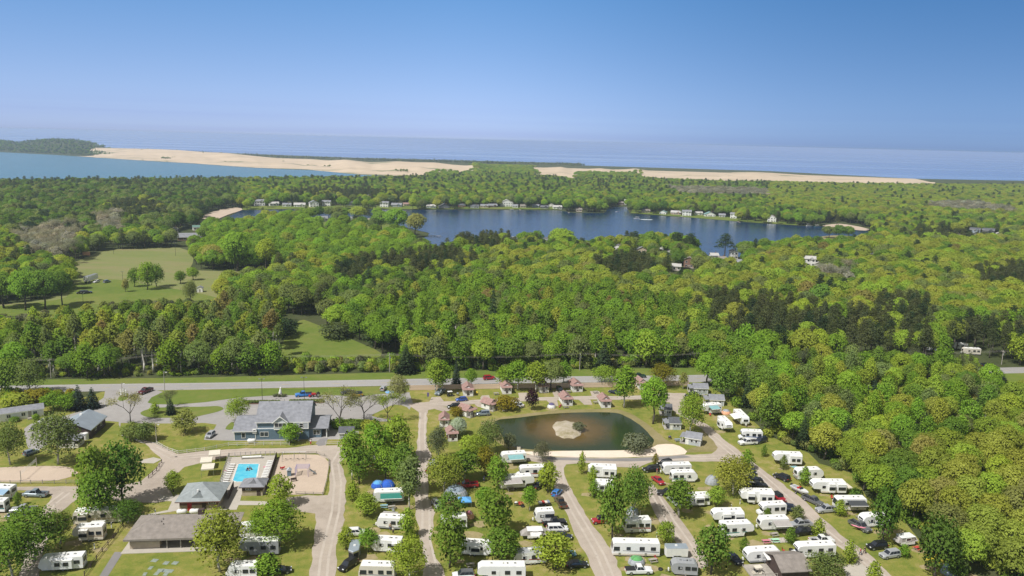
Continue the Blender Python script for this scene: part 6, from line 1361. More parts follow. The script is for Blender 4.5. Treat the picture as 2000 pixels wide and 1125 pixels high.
def forest_points():
    out = []
    bands = ((255, 700, 7.6), (700, 1250, 9.4), (1250, 2500, 11.5))
    clear = [(P(h[0], h[1]), h[2]) for h in HOUSES]
    HX = np.array([c[0].x for c in clear]); HY = np.array([c[0].y for c in clear]); HR = np.array([c[1]/ppm(c[0])*0.5+1.5 for c in clear])
    for r0, r1, s in bands:
        W = r1*0.80; gx, gy = np.meshgrid(np.arange(-W, W, s), np.arange(r0*0.75, r1, s*0.9))
        X = gx.ravel()+RNG.uniform(-.42, .42, gx.size)*s; Y = gy.ravel()+RNG.uniform(-.42, .42, gx.size)*s
        rr = np.hypot(X, Y); k = (rr >= r0) & (rr < r1); X, Y = X[k], Y[k]
        px, py = proj_np(X, Y); k = (px > -140) & (px < 2140) & (py > 335) & (py < 770)
        top = np.interp(px, [a for a, b in TOPLINE], [b for a, b in TOPLINE]); k &= py > top; k &= ~((px < 1385) & (py > np.interp(px, [-60, 400, 800, 1372], [741, 737, 727, 718]))); k &= ~((py > 401) & (py < 447) & (px > 470) & (px < 1700) & (py > np.interp(px, FS_X, FS_Y)-7) & (RNG.random(len(px)) < .3))
        X, Y, px, py = X[k], Y[k], px[k], py[k]
        for z in KEEP_OUT:
            k = ~inside_mask(z, X, Y); X, Y, px, py = X[k], Y[k], px[k], py[k]
        # low ground kept open: water and lawns that the photograph shows beyond the nearer trees
        sky = np.interp(px, SKY_X, SKY_Y); fsh = np.interp(px, FS_X, FS_Y); k = ~((px > 470) & (px < 1710) & (py > fsh+1.5) & (py < sky+26) & ~((px < 745) & (py > 429) & (RNG.random(len(px)) < .5))); X, Y, px, py = X[k], Y[k], px[k], py[k]
        # a gap round each house and a narrower one towards the camera
        k = np.ones(len(X), bool)
        for hx, hy, hr in zip(HX, HY, HR):
            d = math.hypot(hx, hy); ux, uy = hx/d, hy/d
            al = (hx-X)*ux+(hy-Y)*uy; ac = np.abs((X-hx)*uy-(Y-hy)*ux)
            k &= ~((ac < hr) & (al > -hr) & (al < hr+((80 if hy < 760 and hx > 20 else 60) if d < 900 else 46)))
        X, Y, px, py = X[k], Y[k], px[k], py[k]
        U = RNG.random(len(X)); V = RNG.random(len(X))
        for i in range(len(X)):
            out.append((X[i], Y[i], px[i], py[i], U[i], V[i], s))
    return out
# ------------------------------------------------------------------ the far wood: one mass of foliage
for i in range(2):
    make_proto('f_oak%d' % i, 'oak', 10, 4.6, 130+i, 0.8); make_proto('f_pine%d' % i, 'pine', 14, 3.2, 140+i, 0.8)
    make_proto('f_slender%d' % i, 'slender', 12, 2.5, 150+i, 0.8); make_proto('f_round%d' % i, 'round', 10, 4.2, 160+i, 0.75)
make_proto('f_spruce0', 'spruce', 10, 2.8, 170, 0.5); make_proto('f_bare0', 'bare', 10, 4.2, 180, 1.5); make_proto('f_bush0', 'bush', 3, 2.2, 190, 0.5); make_proto('f_aspen0', 'slender', 14, 2.2, 195, .55)
FKEYS = ['f_oak0', 'f_oak1', 'f_pine0', 'f_pine1', 'f_slender0', 'f_slender1', 'f_round0', 'f_round1', 'f_spruce0', 'f_bare0', 'f_bush0', 'f_aspen0']
def proto_object(key):
    p = PROTO[key]; tv = np.array(p['trunk'].v); n = len(p['q'])
    me = bpy.data.meshes.new('wood_tree'); me.from_pydata(p['q'].tolist()+tv.tolist(), [], p['f'].tolist()+[tuple(i+n for i in f) for f in p['trunk'].f])
    me.materials.append(LEAF); me.materials.append(PALE_BARK if p['kind'] == 'slender' else BARK)
    soften(me, np.concatenate([p['n'], np.zeros((len(tv), 3))])); mi = np.zeros(len(me.polygons), np.int32); mi[len(p['f']):] = 1; me.polygons.foreach_set('material_index', mi); me.update()
    return bpy.data.objects.new('wood_tree', me)
POBJ = [proto_object(k) for k in FKEYS]
def scatter_group():
    ng = bpy.data.node_groups.new('wood_scatter', 'GeometryNodeTree')
    ng.interface.new_socket('Geometry', in_out='INPUT', socket_type='NodeSocketGeometry'); ng.interface.new_socket('Geometry', in_out='OUTPUT', socket_type='NodeSocketGeometry')
    N, L = ng.nodes, ng.links
    gi = N.new('NodeGroupInput'); go = N.new('NodeGroupOutput'); jn = N.new('GeometryNodeJoinGeometry')
    def attr(nm, ty):
        a = N.new('GeometryNodeInputNamedAttribute'); a.data_type = ty; a.inputs[0].default_value = nm; return a.outputs[0]
    for i, o in enumerate(POBJ):
        oi = N.new('GeometryNodeObjectInfo'); oi.transform_space = 'ORIGINAL'; oi.inputs['Object'].default_value = o; oi.inputs['As Instance'].default_value = False
        ip = N.new('GeometryNodeInstanceOnPoints'); cmpn = N.new('FunctionNodeCompare'); cmpn.data_type = 'INT'; cmpn.operation = 'EQUAL'
        L.new(attr('proto', 'INT'), cmpn.inputs[2]); cmpn.inputs[3].default_value = i
        L.new(gi.outputs[0], ip.inputs['Points']); L.new(cmpn.outputs[0], ip.inputs['Selection']); L.new(oi.outputs['Geometry'], ip.inputs['Instance'])
        L.new(attr('turn', 'FLOAT_VECTOR'), ip.inputs['Rotation']); L.new(attr('size', 'FLOAT_VECTOR'), ip.inputs['Scale'])
        L.new(ip.outputs[0], jn.inputs[0])
    L.new(jn.outputs[0], go.inputs[0])
    return ng
SCATTER = scatter_group()
def scatter(name, rows):
    """rows: (x, y, z, proto index, turn, radial scale, height scale, tint)"""
    me = bpy.data.meshes.new(name); me.from_pydata([r[:3] for r in rows], [], [])
    a = me.attributes.new('proto', 'INT', 'POINT'); a.data.foreach_set('value', np.array([r[3] for r in rows], np.int32))
    a = me.attributes.new('turn', 'FLOAT_VECTOR', 'POINT'); a.data.foreach_set('vector', np.array([(0, 0, r[4]) for r in rows], np.float32).ravel())
    a = me.attributes.new('size', 'FLOAT_VECTOR', 'POINT'); a.data.foreach_set('vector', np.array([(r[5], r[5], r[6]) for r in rows], np.float32).ravel())
    a = me.attributes.new('tint', 'FLOAT_VECTOR', 'POINT'); a.data.foreach_set('vector', np.array([r[7] for r in rows], np.float32).ravel())
    o = link(name, me); o['kind'] = 'stuff'
    md = o.modifiers.new('scatter', 'NODES'); md.node_group = SCATTER
    return o
def frow(x, y, z, kind, tint, s, hs=None):
    base = {'oak': (0, 1), 'pine': (2, 3), 'slender': (4, 5), 'round': (6, 7), 'spruce': (8, 8), 'bare': (9, 9), 'bush': (10, 10), 'aspen': (11, 11)}[kind]
    return (x, y, z, random.choice(base), random.uniform(0, 6.28), s, hs or s*random.uniform(.9, 1.12), tint)
def fill_forest():
    rows = []
    for (x, y, px, py, u, v, sp) in forest_points():
        kind, tint = pick_tree(x, y, px, py, u, v)
        s = random.uniform(.82, 1.35)*(1.12 if sp < 8 else 1.25 if sp < 10 else 1.38)
        if kind == 'pine': s *= 0.95; h = random.uniform(.95, 1.15)
        elif kind in ('slender', 'aspen'): h = random.uniform(1.0, 1.35)
        else: h = min(s*random.uniform(.95, 1.15), random.uniform(1.25, 1.75) if sp < 11 else random.uniform(1.0, 1.35))
        if kind == 'bush': h = s
        rows.append(frow(x, y, 0, kind, tint, s, h))
    # scrub and trees on the hills and behind the dunes
    step = 27
    for i, (x, y, z) in enumerate(HILL_V):
        if (i % step) < 2 or (i % step) > 20: continue
        for k in range(3):
            a, b = x+random.uniform(-16, 16), y+random.uniform(-18, 18)
            if vnoise(a*.012, b*.012, 5) > .42 and (i % step) > 7: continue
            rows.append(frow(a, b, z-1.5, 'oak' if random.random() < .7 else 'pine', jitter(T['green'] if random.random() < .6 else T['dark']), random.uniform(.9, 1.3), random.uniform(.7, 1.0)))
    for i, (x, y, z) in enumerate(BACK_V):
        if (i % step) < 9 or (i % step) > 19 or random.random() < .25: continue
        for k in range(2):
            a, b_ = x+random.uniform(-18, 18), y+random.uniform(-20, 20)
            if vnoise(a*.006, b_*.006, 2) > .35: continue
            rows.append(frow(a, b_, z-2, 'oak' if random.random() < .5 else 'pine', jitter(T['dull'] if random.random() < .4 else T['dark']), random.uniform(.6, 1.0), random.uniform(.5, .85)))
    # the wooded rise that breaks the dunes, and the wood's tongues in front of them
    for x, y, z in DUNE_V:
        px, py = proj((x, y, 0)); d = random.random()
        if 915+d*60 < px < 1052-d*40 or (1128 < px < 1250 and py > 343) or (840 < px <= 940 and py > 344-d*6):
            for k in range(3): rows.append(frow(x+random.uniform(-12, 12), y+random.uniform(-12, 12), z-1.5, 'oak', jitter(T[random.choice(['green', 'lime', 'olive', 'bright'])]), random.uniform(1.0, 1.5), random.uniform(.8, 1.15)))
        elif z > .5 and px < 620 and d < .05 and vnoise(x*.01, y*.01, 8) > .1: rows.append(frow(x, y, z-.5, 'bush', jitter(T['dull']), random.uniform(1, 2), random.uniform(.5, 1)))
    # sparse bushes out on the sand
    for (x, y, w, n) in ((152, 303, 14, 30), (170, 304, 16, 40), (330, 312, 14, 26), (785, 337, 12, 20), (640, 328, 6, 5), (595, 318, 8, 6), (765, 333, 5, 5)):
        for k in range(n):
            q = P(x+random.uniform(-w, w), y+random.uniform(-1, 1)); rows.append(frow(q.x, q.y, 3+max(0, (y < 330 and 0)), 'oak', jitter(T['dull']), random.uniform(.4, .8), random.uniform(.4, .7)))
    return rows
scatter('forest', fill_forest())
# ================================================================== the trees one can tell apart
NAMES = dict(round='leafy_tree', oak='leafy_tree', airy='willow_tree', slender='poplar_tree', young='young_tree', spruce='spruce_tree', pine='pine_tree', bare='budding_tree', bush='bush', crab='flowering_tree')
TX = dict({k: tuple(c*1.08 for c in v) for k, v in T.items()}, pale=(.52, .55, .46), plum=(.060, .020, .036), gold=(.30, .26, .03), redleaf=(.26, .06, .05), bud=(.40, .41, .19), grayg=(.21, .23, .13), blueg=(.075, .11, .075))
NVAR = dict(round=3, oak=3, airy=2, slender=2, young=2, spruce=2, pine=2, bare=2, bush=2, crab=1)
def tree_at(kind, loc, H, R, tint, label, group=None, var=None):
    key = kind+str(random.randrange(NVAR[kind]) if var is None else var); p = PROTO[key]; me, tm = proto_meshes(key)
    t = thing(NAMES[kind], label, 'bush' if kind == 'bush' else 'tree', loc, random.uniform(0, 6.28), group)
    t.scale = (R/p['R'], R/p['R'], H/p['H'])
    link('trunk', tm, t); c = link('crown', me, t); c['tint'] = tint
    return t
def tree(kind, bx, by, ty, w, tint, label, group=None):
    if kind == 'oak' and by > 845: kind = 'round'
    if by > 845: w *= .93
    b = P(bx, by); H = height_at(b, ty); R = w/2/ppm(b+Vector((0, 0, H*.5)))
    return tree_at(kind, (b.x, b.y, -.05), H*.97, R, jitter(TX[tint], .07), label, group)
for row in [
 ('oak', 186, 1002, 868, 84, 'green', 'large dark leafy tree, lower trunk beside the gravel loop by the volleyball sand'),
 ('oak', 242, 984, 858, 86, 'deep', 'large dark leafy tree casting its shade on the lane to the bath house'),
 ('round', 196, 1018, 916, 88, 'green', 'leafy green tree rising in front of the beige motorhome'),
 ('airy', 20, 908, 828, 66, 'dull', 'wispy willow beside the small grey blue van, nearest the picture edge'),
 ('airy', 113, 907, 813, 92, 'dull', 'wispy willow leaning over the metal roofed building'),
 ('spruce', 154, 799, 749, 36, 'blueg', 'dense blue green spruce at the entrance corner, taller one'),
 ('spruce', 181, 797, 754, 34, 'blueg', 'dense blue green spruce at the entrance corner, nearer the drive'),
 ('bare', 255, 827, 768, 62, 'bud', 'pale budding tree on the corner of the entrance drive'),
 ('bare', 327, 797, 764, 34, 'grayg', 'small budding tree behind the little spruce on the lawn strip'),
 ('spruce', 334, 809, 774, 24, 'dark', 'little dark spruce on the grass strip between the drives'),
 ('young', 303, 808, 785, 20, 'lime', 'young lime green tree on the entrance lawn strip'),
 ('round', 362, 846, 801, 58, 'tan', 'orange tan leafed tree on the lawn before the office'),
 ('round', 284, 862, 824, 50, 'dull', 'rounded dull green tree beside the lamp pole at the lawn corner'),
 ('bush', 258, 860, 826, 50, 'dull', 'bushy tree below the entrance lawn at the lane bend'),
 ('round', 14, 772, 700, 66, 'green', 'tall green tree by the highway at the picture edge'),
 ('airy', 60, 770, 704, 60, 'dull', 'tall wispy tree by the highway beyond the mobile home'),
 ('bush', 30, 798, 770, 60, 'olive', 'olive bush behind the mobile home, nearest the picture edge'),
 ('bush', 70, 790, 762, 56, 'gold', 'yellowish bush behind the mobile home roof'),
 ('round', 105, 800, 765, 50, 'bright', 'bright round tree at the end of the mobile home'),
 ('round', 134, 801, 768, 44, 'bright', 'bright round tree between the mobile home and the spruces'),
 ('bush', 70, 820, 808, 14, 'bright', 'small bright shrub against the mobile home wall'),
 ('bush', 28, 824, 814, 18, 'green', 'dark shrub against the mobile home wall near the edge'),
 ('airy', 465, 823, 779, 46, 'lime', 'light green ornamental tree at the left corner of the office'),
 ('bare', 664, 838, 764, 66, 'bud', 'tall budding tree with bare limbs right of the office'),
 ('bare', 711, 823, 767, 64, 'bud', 'spreading budding tree, middle of three by the car park end'),
 ('bare', 757, 826, 769, 56, 'lime', 'spreading budding tree, nearest the centre lane by the car park end'),
 ('airy', 778, 790, 734, 42, 'bud', 'thin budding tree standing by the highway at the car park end'),
 ('round', 567, 866, 827, 52, 'bright', 'bright round tree in front of the blue office wall'),
 ('bush', 660, 834, 818, 34, 'bright', 'bright shrub in the bed right of the office, nearest it'),
 ('bush', 690, 836, 819, 36, 'green', 'dark green shrub in the bed beside the small shed'),
 ('bush', 722, 838, 820, 36, 'olive', 'olive shrub at the end of the bed beside the shed'),
 ('slender', 688, 938, 838, 52, 'bright', 'tall poplar at the corner of the grey lane and shed lawn'),
 ('round', 735, 915, 824, 78, 'bright', 'broad bright tree above the hidden white trailer'),
 ('round', 776, 905, 812, 74, 'lime', 'broad lime green tree beside the centre lane top'),
 ('round', 702, 945, 872, 60, 'green', 'leafy tree over the glimpsed red SUV'),
 ('slender', 788, 968, 862, 58, 'green', 'tall green poplar beside the blue tents'),
 ('slender', 800, 996, 888, 52, 'dull', 'tall poplar shading the centre lane by the green awning trailer'),
 ('round', 752, 938, 872, 56, 'bright', 'bright tree right behind the blue dome tents'),
 ('round', 339, 961, 920, 42, 'lime', 'round lime green tree at the bath house corner'),
 ('round', 549, 989, 927, 60, 'lime', 'lime green tree between playground and footpath'),
 ('airy', 545, 1066, 982, 100, 'bright', 'large loose green tree below the play yard parking'),
 ('airy', 430, 1116, 1003, 116, 'olive', 'wide olive willow in front of the picnic shelter end'),
 ('airy', 505, 1062, 1000, 50, 'bright', 'loose green tree over the white camper nose'),
 ('young', 523, 1124, 1082, 64, 'bright', 'small bright tree at the lower edge by the black car'),
 ('airy', 66, 1096, 998, 128, 'green', 'huge loose green tree over the lower left camp pitches'),
 ('airy', 26, 1136, 1036, 110, 'green', 'loose green tree at the lower left corner'),
 ('airy', 118, 1062, 1000, 60, 'dull', 'loose green tree in front of the tan camper'),
 ('young', 35, 988, 960, 18, 'green', 'small upright conifer between the two pickup trucks'),
 ('airy', 250, 1022, 980, 66, 'deep', 'shaded tree beside the beige motorhome by the footpath'),
 ('young', 690, 978, 938, 32, 'lime', 'young lime tree on the verge of the grey lane'),
 ('round', 716, 1008, 964, 58, 'lime', 'low leafy tree in front of the green awning trailer'),
 ('young', 796, 1050, 990, 38, 'lime', 'young lime tree at the end of the white travel trailer'),
 ('round', 676, 1074, 1030, 42, 'lime', 'small leafy tree by the grey lane next to the white SUV'),
 ('round', 720, 1078, 1030, 46, 'bright', 'small leafy tree between the white SUV and leaf shadowed camper'),
 ('airy', 798, 1136, 1052, 84, 'lime', 'loose lime tree at the lower edge over the beige motorhome'),
 ('airy', 855, 900, 836, 46, 'grayg', 'grey green wispy tree beside the brown cabin'),
 ('airy', 868, 962, 893, 84, 'olive', 'broad olive willow beside the centre lane'),
 ('slender', 906, 940, 878, 60, 'green', 'green tree shading the red pickup truck'),
 ('airy', 932, 905, 850, 52, 'lime', 'light green tree near the beach road corner'),
 ('bush', 915, 885, 850, 40, 'lime', 'low lime bush beside the brown cabin lawn'),
 ('round', 948, 930, 872, 46, 'gold', 'yellow green tree left of the bright maple'),
 ('round', 972, 955, 889, 54, 'bright', 'dense bright maple beside the silver awning camper'),
 ('round', 880, 1022, 962, 72, 'green', 'leafy tree of the double pair by the centre lane, upper one'),
 ('oak', 878, 1108, 1000, 86, 'green', 'leafy tree of the double pair with visible trunk, lower one'),
 ('oak', 966, 1046, 952, 86, 'green', 'tall dense green tree in the middle of the camp column'),
 ('oak', 980, 1100, 1028, 90, 'green', 'dense green tree just above the dappled camper roof'),
 ('slender', 946, 1000, 950, 40, 'bright', 'bright tree edging the tall dense middle tree'),
 ('slender', 1034, 999, 948, 32, 'bright', 'slim leaning tree beside the utility trailer'),
 ('round', 1070, 962, 904, 54, 'lime', 'lime tree throwing a spiky shadow on the diagonal lane'),
 ('airy', 1058, 902, 865, 38, 'grayg', 'pale wispy tree on the beach road verge'),
 ('round', 1082, 1112, 1040, 92, 'lime', 'large lime tree over the teal car'),
 ('crab', 895, 850, 811, 44, 'pale', 'pale flowering tree with dark shadow by the pond cabins'),
 ('round', 1038, 801, 759, 30, 'plum', 'dark purple leaved tree by the cabin lane'),
 ('bush', 892, 812, 794, 28, 'gold', 'yellow green bush beside the deck cabin'),
 ('bush', 990, 800, 774, 44, 'gold', 'yellow green bush between the white car and turned cabin'),
 ('airy', 957, 886, 824, 56, 'dull', 'wispy tree on the near bank of the pond'),
 ('round', 994, 880, 845, 30, 'grayg', 'small dark tree at the pond corner by the black boats'),
 ('bush', 1242, 882, 847, 54, 'grayg', 'grey olive bush on the pond bank by the beach'),
 ('slender', 851, 770, 698, 36, 'lime', 'birch clump at the board fence, left stems'),
 ('slender', 864, 768, 702, 34, 'bright', 'birch clump at the board fence, right stems'),
 ('spruce', 891, 757, 700, 24, 'blueg', 'dark spruce beside the first roadside cabin'),
 ('slender', 920, 757, 718, 24, 'bright', 'thin young birch by the highway behind the first cabin'),
 ('round', 988, 758, 712, 42, 'bright', 'leafy tree by the highway behind the second cabin'),
 ('slender', 1011, 762, 702, 44, 'bright', 'tall birch on the cabin lawn with pale trunk'),
 ('slender', 1047, 766, 704, 42, 'lime', 'tall birch with bright trunk beside the third cabin'),
 ('oak', 1076, 762, 700, 52, 'dull', 'dark broad tree behind the black SUV pad'),
 ('slender', 1100, 752, 706, 32, 'bright', 'slim bright tree by the highway after the dark broad tree'),
 ('airy', 1180, 752, 716, 50, 'lime', 'loose lime tree by the highway behind the fourth cabin'),
 ('slender', 1219, 797, 712, 46, 'bright', 'tall poplar on the lawn at the pond corner'),
 ('oak', 1275, 828, 733, 62, 'bright', 'big poplar with thick foliage beside the hidden grey cabin'),
 ('airy', 1293, 756, 712, 54, 'gold', 'golden green tree behind the big poplar by the highway'),
 ('slender', 1334, 760, 726, 18, 'tan', 'thin tan tree by the highway before the grey cabin'),
 ('airy', 1348, 850, 772, 60, 'lime', 'airy lime tree beside the lane with forked trunk'),
 ('oak', 1381, 756, 684, 60, 'bright', 'tall round tree with clear trunk at the highway end'),
 ('round', 1410, 782, 706, 56, 'green', 'leafy tree behind the two grey cabins'),
 ('young', 1136, 926, 880, 18, 'lime', 'thin young tree with small shade at the beach road'),
 ('young', 1280, 908, 884, 15, 'gold', 'thin young yellow tree beside the upper black SUV'),
 ('young', 1157, 945, 908, 22, 'lime', 'young lime tree in front of the white fifth wheel by the beach road'),
 ('young', 1160, 972, 935, 27, 'bright', 'young bright tree beside the small white trailer'),
 ('round', 1196, 1052, 930, 74, 'green', 'large leafy tree hiding the swoosh motorhome front'),
 ('airy', 1238, 1012, 918, 74, 'green', 'large loose tree with pale dry side at the short lane'),
 ('round', 1300, 1065, 1017, 42, 'lime', 'round lime tree on the verge of the short lane'),
 ('slender', 1326, 1010, 934, 58, 'green', 'leafy tree with bright forked trunk by the silver car'),
 ('round', 1398, 990, 949, 46, 'lime', 'yellow green tree at the end of the slide-out trailer'),
 ('airy', 1432, 968, 897, 80, 'olive', 'airy olive tree above the big white fifth wheel'),
 ('young', 1458, 918, 876, 32, 'bright', 'slim bright tree at the lane junction'),
 ('oak', 1388, 1122, 1024, 88, 'green', 'big leafy tree right of the white box trailer'),
 ('young', 1492, 892, 868, 14, 'green', 'tiny young tree on the grass below the dark SUV'),
 ('young', 1530, 917, 888, 18, 'dull', 'thin young tree in front of the two window fifth wheel'),
 ('young', 1571, 948, 910, 26, 'bright', 'young bright tree in front of the round nosed teal awning camper'),
 ('young', 1640, 1008, 974, 28, 'lime', 'young lime tree at the corner of the black awning motorhome'),
 ('young', 1498, 1012, 991, 16, 'green', 'tiny tree at the nose of the cab motorhome'),
 ('young', 1557, 1016, 986, 30, 'dull', 'dull green young tree beside the dark blue SUV'),
 ('young', 1598, 1052, 1011, 30, 'lime', 'bright young tree beside the black covered pickup'),
 ('young', 1543, 1062, 1028, 26, 'green', 'green young tree at the end of the taupe awning'),
 ('young', 1453, 1077, 1048, 24, 'green', 'young tree in front of the teal swirl camper'),
 ('young', 1659, 1100, 1054, 32, 'lime', 'bright young tree beside the half hidden motorhome'),
 ('young', 1706, 1138, 1094, 34, 'lime', 'bright young tree on the lane edge at the lower edge'),
 ('airy', 1612, 1134, 1082, 86, 'dull', 'wide dull willow over the lower right pavilion'),
 ('oak', 1723, 1062, 950, 66, 'deep', 'dark leafy tree covering the blue fronted camper'),
 ('oak', 1826, 1130, 1004, 92, 'deep', 'dark leafy tree hiding the yellow tent'),
 ('young', 1765, 1088, 1062, 26, 'bright', 'young bright tree in front of the cream pop-up camper'),
 # meadow and wood edge
 ('oak', 8, 602, 528, 66, 'green', 'dark maple of the meadow clump, at the picture edge'), ('oak', 50, 606, 524, 60, 'bright', 'maple of the meadow clump, second from the edge'), ('oak', 88, 604, 523, 60, 'green', 'maple of the meadow clump, third from the edge'), ('oak', 122, 596, 526, 46, 'deep', 'maple of the meadow clump, last before its shadow'),
 ('round', 263, 560, 522, 26, 'green', 'small tree on the meadow, leftmost of the close group'), ('round', 288, 566, 510, 36, 'bright', 'tallest tree of the close group on the meadow'), ('round', 306, 560, 514, 30, 'green', 'green tree at the far side of the close meadow group'), ('round', 245, 570, 544, 16, 'tan', 'little tan tree beside the close meadow group'),
 ('round', 352, 554, 528, 26, 'green', 'round meadow tree of a pair, nearer the trailer'), ('round', 377, 547, 521, 26, 'bright', 'round meadow tree of a pair, nearer the wood'), ('airy', 372, 592, 550, 30, 'dull', 'wispy tree at the near edge of the meadow by the white hut'),
 ('oak', 418, 524, 476, 52, 'tan', 'tan green tree at the meadow corner of the maple wood'), ('oak', 463, 530, 448, 66, 'bright', 'big bright maple at the far meadow edge'), ('oak', 520, 530, 463, 44, 'lime', 'tall lime maple standing out at the far meadow edge'),
 ('bush', 88, 617, 605, 18, 'grayg', 'grey green bush on the near meadow by the maple shadow'),
 ('spruce', 962, 660, 545, 30, 'dark', 'tall dark spruce rising above the middle of the wood'), ('spruce', 793, 728, 670, 48, 'dark', 'broad dark spruce at the highway beside the pole'), ('spruce', 1178, 725, 664, 44, 'dark', 'broad dark spruce at the highway near the lamp pole'),
 ('bush', 560, 655, 622, 50, 'dark', 'dark juniper like tree on the clearing rim, upper side'), ('bush', 740, 675, 638, 60, 'dark', 'dark spreading tree on the right rim of the clearing'), ('bush', 655, 660, 630, 62, 'pine', 'brownish spreading tree behind the clearing'),
 ('spruce', 1953, 747, 722, 30, 'blueg', 'round dark spruce on the roadside lawn'), ('bush', 1990, 762, 748, 17, 'dull', 'small bush on the roadside lawn'), ('round', 1735, 775, 728, 30, 'redleaf', 'red leaved tree among the green roadside wood'), ('spruce', 1705, 790, 738, 36, 'blueg', 'blue green spruce beside the red leaved tree'),
 # lake shore
 ('oak', 1096, 490, 444, 58, 'lime', 'big rounded lime tree on the near lake shore'), ('oak', 1270, 496, 450, 34, 'green', 'tall tree with clear trunk on the near lake shore'), ('pine', 1322, 498, 452, 40, 'dark', 'dark pine behind the near shore houses, nearer the tall tree'), ('pine', 1346, 500, 454, 38, 'dark', 'dark pine behind the near shore houses, nearer the channel'), ('pine', 1240, 490, 450, 26, 'dark', 'dark pine beside the teal roofed house'), ('pine', 1415, 505, 455, 42, 'dark', 'dark pine at the mouth of the boat channel'),
 ('oak', 1618, 466, 440, 30, 'dull', 'tree on the lake islet, end with the sandy spit'), ('oak', 1638, 467, 438, 30, 'deep', 'tree on the lake islet, middle one'), ('oak', 1656, 467, 440, 26, 'green', 'tree on the lake islet, end near the lagoon'),
 ('oak', 775, 460, 404, 54, 'bright', 'bright tall tree on the wooded lake point'), ('oak', 812, 464, 414, 42, 'tan', 'tan green tree at the tip of the wooded lake point'), ('oak', 745, 455, 410, 46, 'green', 'green tree at the root of the wooded lake point'),
 ('oak', 1108, 412, 388, 24, 'lime', 'lime tree on the small point of the far shore'), ('oak', 1150, 414, 387, 28, 'lime', 'broad lime tree on the small point of the far shore'), ('oak', 1170, 414, 390, 22, 'green', 'green tree at the tip of the small far shore point'), ('oak', 1120, 413, 392, 14, 'dark', 'dark tree on the small point of the far shore'),
 ('oak', 700, 432, 402, 40, 'olive', 'olive round tree on the mown peninsula'), ('oak', 660, 440, 412, 30, 'dull', 'grey green tree on the mown peninsula lawn'), ('round', 698, 452, 424, 26, 'dull', 'round tree at the near side of the mown peninsula')]:
    tree(*row)
b = P(1131, 842); tree_at('bush', (b.x, b.y, .5), 2.2, 2.0, jitter(TX['grayg']), 'scrubby bush on the sandy pond islet'); b = P(1126, 836); tree_at('bush', (b.x, b.y, .4), 1.3, 1.0, jitter(TX['tan']), 'small dry shrub on the far side of the pond islet')
# the wood along the right side of the camp, tree by tree
def right_wood():
    poly = [(v.x, v.y) for v in pts([(1386, 748), (1480, 728), (1600, 722), (1850, 729), (1895, 752), (1945, 772), (1990, 795), (2060, 812), (2120, 1150), (1890, 1150), (1880, 1105), (1835, 1085), (1790, 1050), (1740, 1010), (1690, 985), (1660, 925), (1600, 900), (1575, 880), (1500, 850), (1480, 828), (1445, 796), (1425, 775)])]
    xs = [p[0] for p in poly]; ys = [p[1] for p in poly]; got = []; used = [(P(*q).x, P(*q).y) for q in ((1735, 775), (1705, 790), (1723, 1062), (1826, 1130), (1953, 747), (1410, 782), (1381, 756))]
    rnd = random.Random(5)
    for _ in range(9000):
        x, y = rnd.uniform(min(xs), max(xs)), rnd.uniform(min(ys), max(ys))
        if not inside_mask(poly, np.array([x]), np.array([y]))[0]: continue
        if any((x-a)**2+(y-b_)**2 < 6.3**2 for a, b_ in got+used): continue
        got.append((x, y))
    got.sort(key=lambda p: p[1])
    rows = []
    for x, y in got:
        px, py = proj((x, y, 0)); v = rnd.random()
        low = py > 880 or px+1.1*(py-800) > 1960
        if low: kind, tn, lb = ('oak', rnd.choice(['olive', 'olive', 'tan', 'lime', 'olive', 'green', 'lime']), 'olive oak')
        else:
            kind = 'slender' if v < .28 else 'oak' if v < .62 else 'round' if v < .9 else 'bare' if v < .96 else 'spruce'
            tn = rnd.choice(['bright', 'green', 'green', 'dull', 'lime', 'bright', 'olive']) if kind != 'bare' else 'grayg'; tn = 'dark' if kind == 'spruce' else tn
        H = rnd.uniform(8.5, 12.5) if kind != 'slender' else rnd.uniform(10, 14); R = rnd.uniform(3.6, 5.2) if kind in ('oak', 'round') else rnd.uniform(2.2, 3.0)
        rows.append((kind, x, y, H, R, tn, .92 if low else 1.0))
    word = dict(olive='olive', tan='tan green', lime='lime green', green='mid green', bright='bright green', dull='dull green', dark='dark', grayg='grey')
    noun = dict(slender='slim poplar', oak='broad tree', round='rounded tree', bare='budding tree', spruce='spruce')
    for kind, x, y, H, R, tn, dk in rows:
        px, py = proj((x, y, 0))
        sz = ('tall ' if H > 10.6 else 'low ')+('wide' if R > (4.4 if kind in ('oak', 'round') else 2.6) else 'narrow')
        where = 'near the highway' if py < 790 else 'beyond the grey cabins' if py < 860 and px < 1620 else 'under the roadside lawn' if py < 860 else 'behind the fifth wheels' if px < 1760 and py < 985 else 'deep inside the wood' if py < 985 else 'at the lower corner'
        tree_at(kind, (x, y, -.05), H, R, jitter([c*dk for c in TX[tn]], .17), '%s %s %s, camp wood %s' % (sz, word[tn], noun[kind], where), ' '.join(('camp wood', sz, word[tn], noun[kind], where)))
    print('right wood trees', len(rows))
    return got
RW = right_wood()
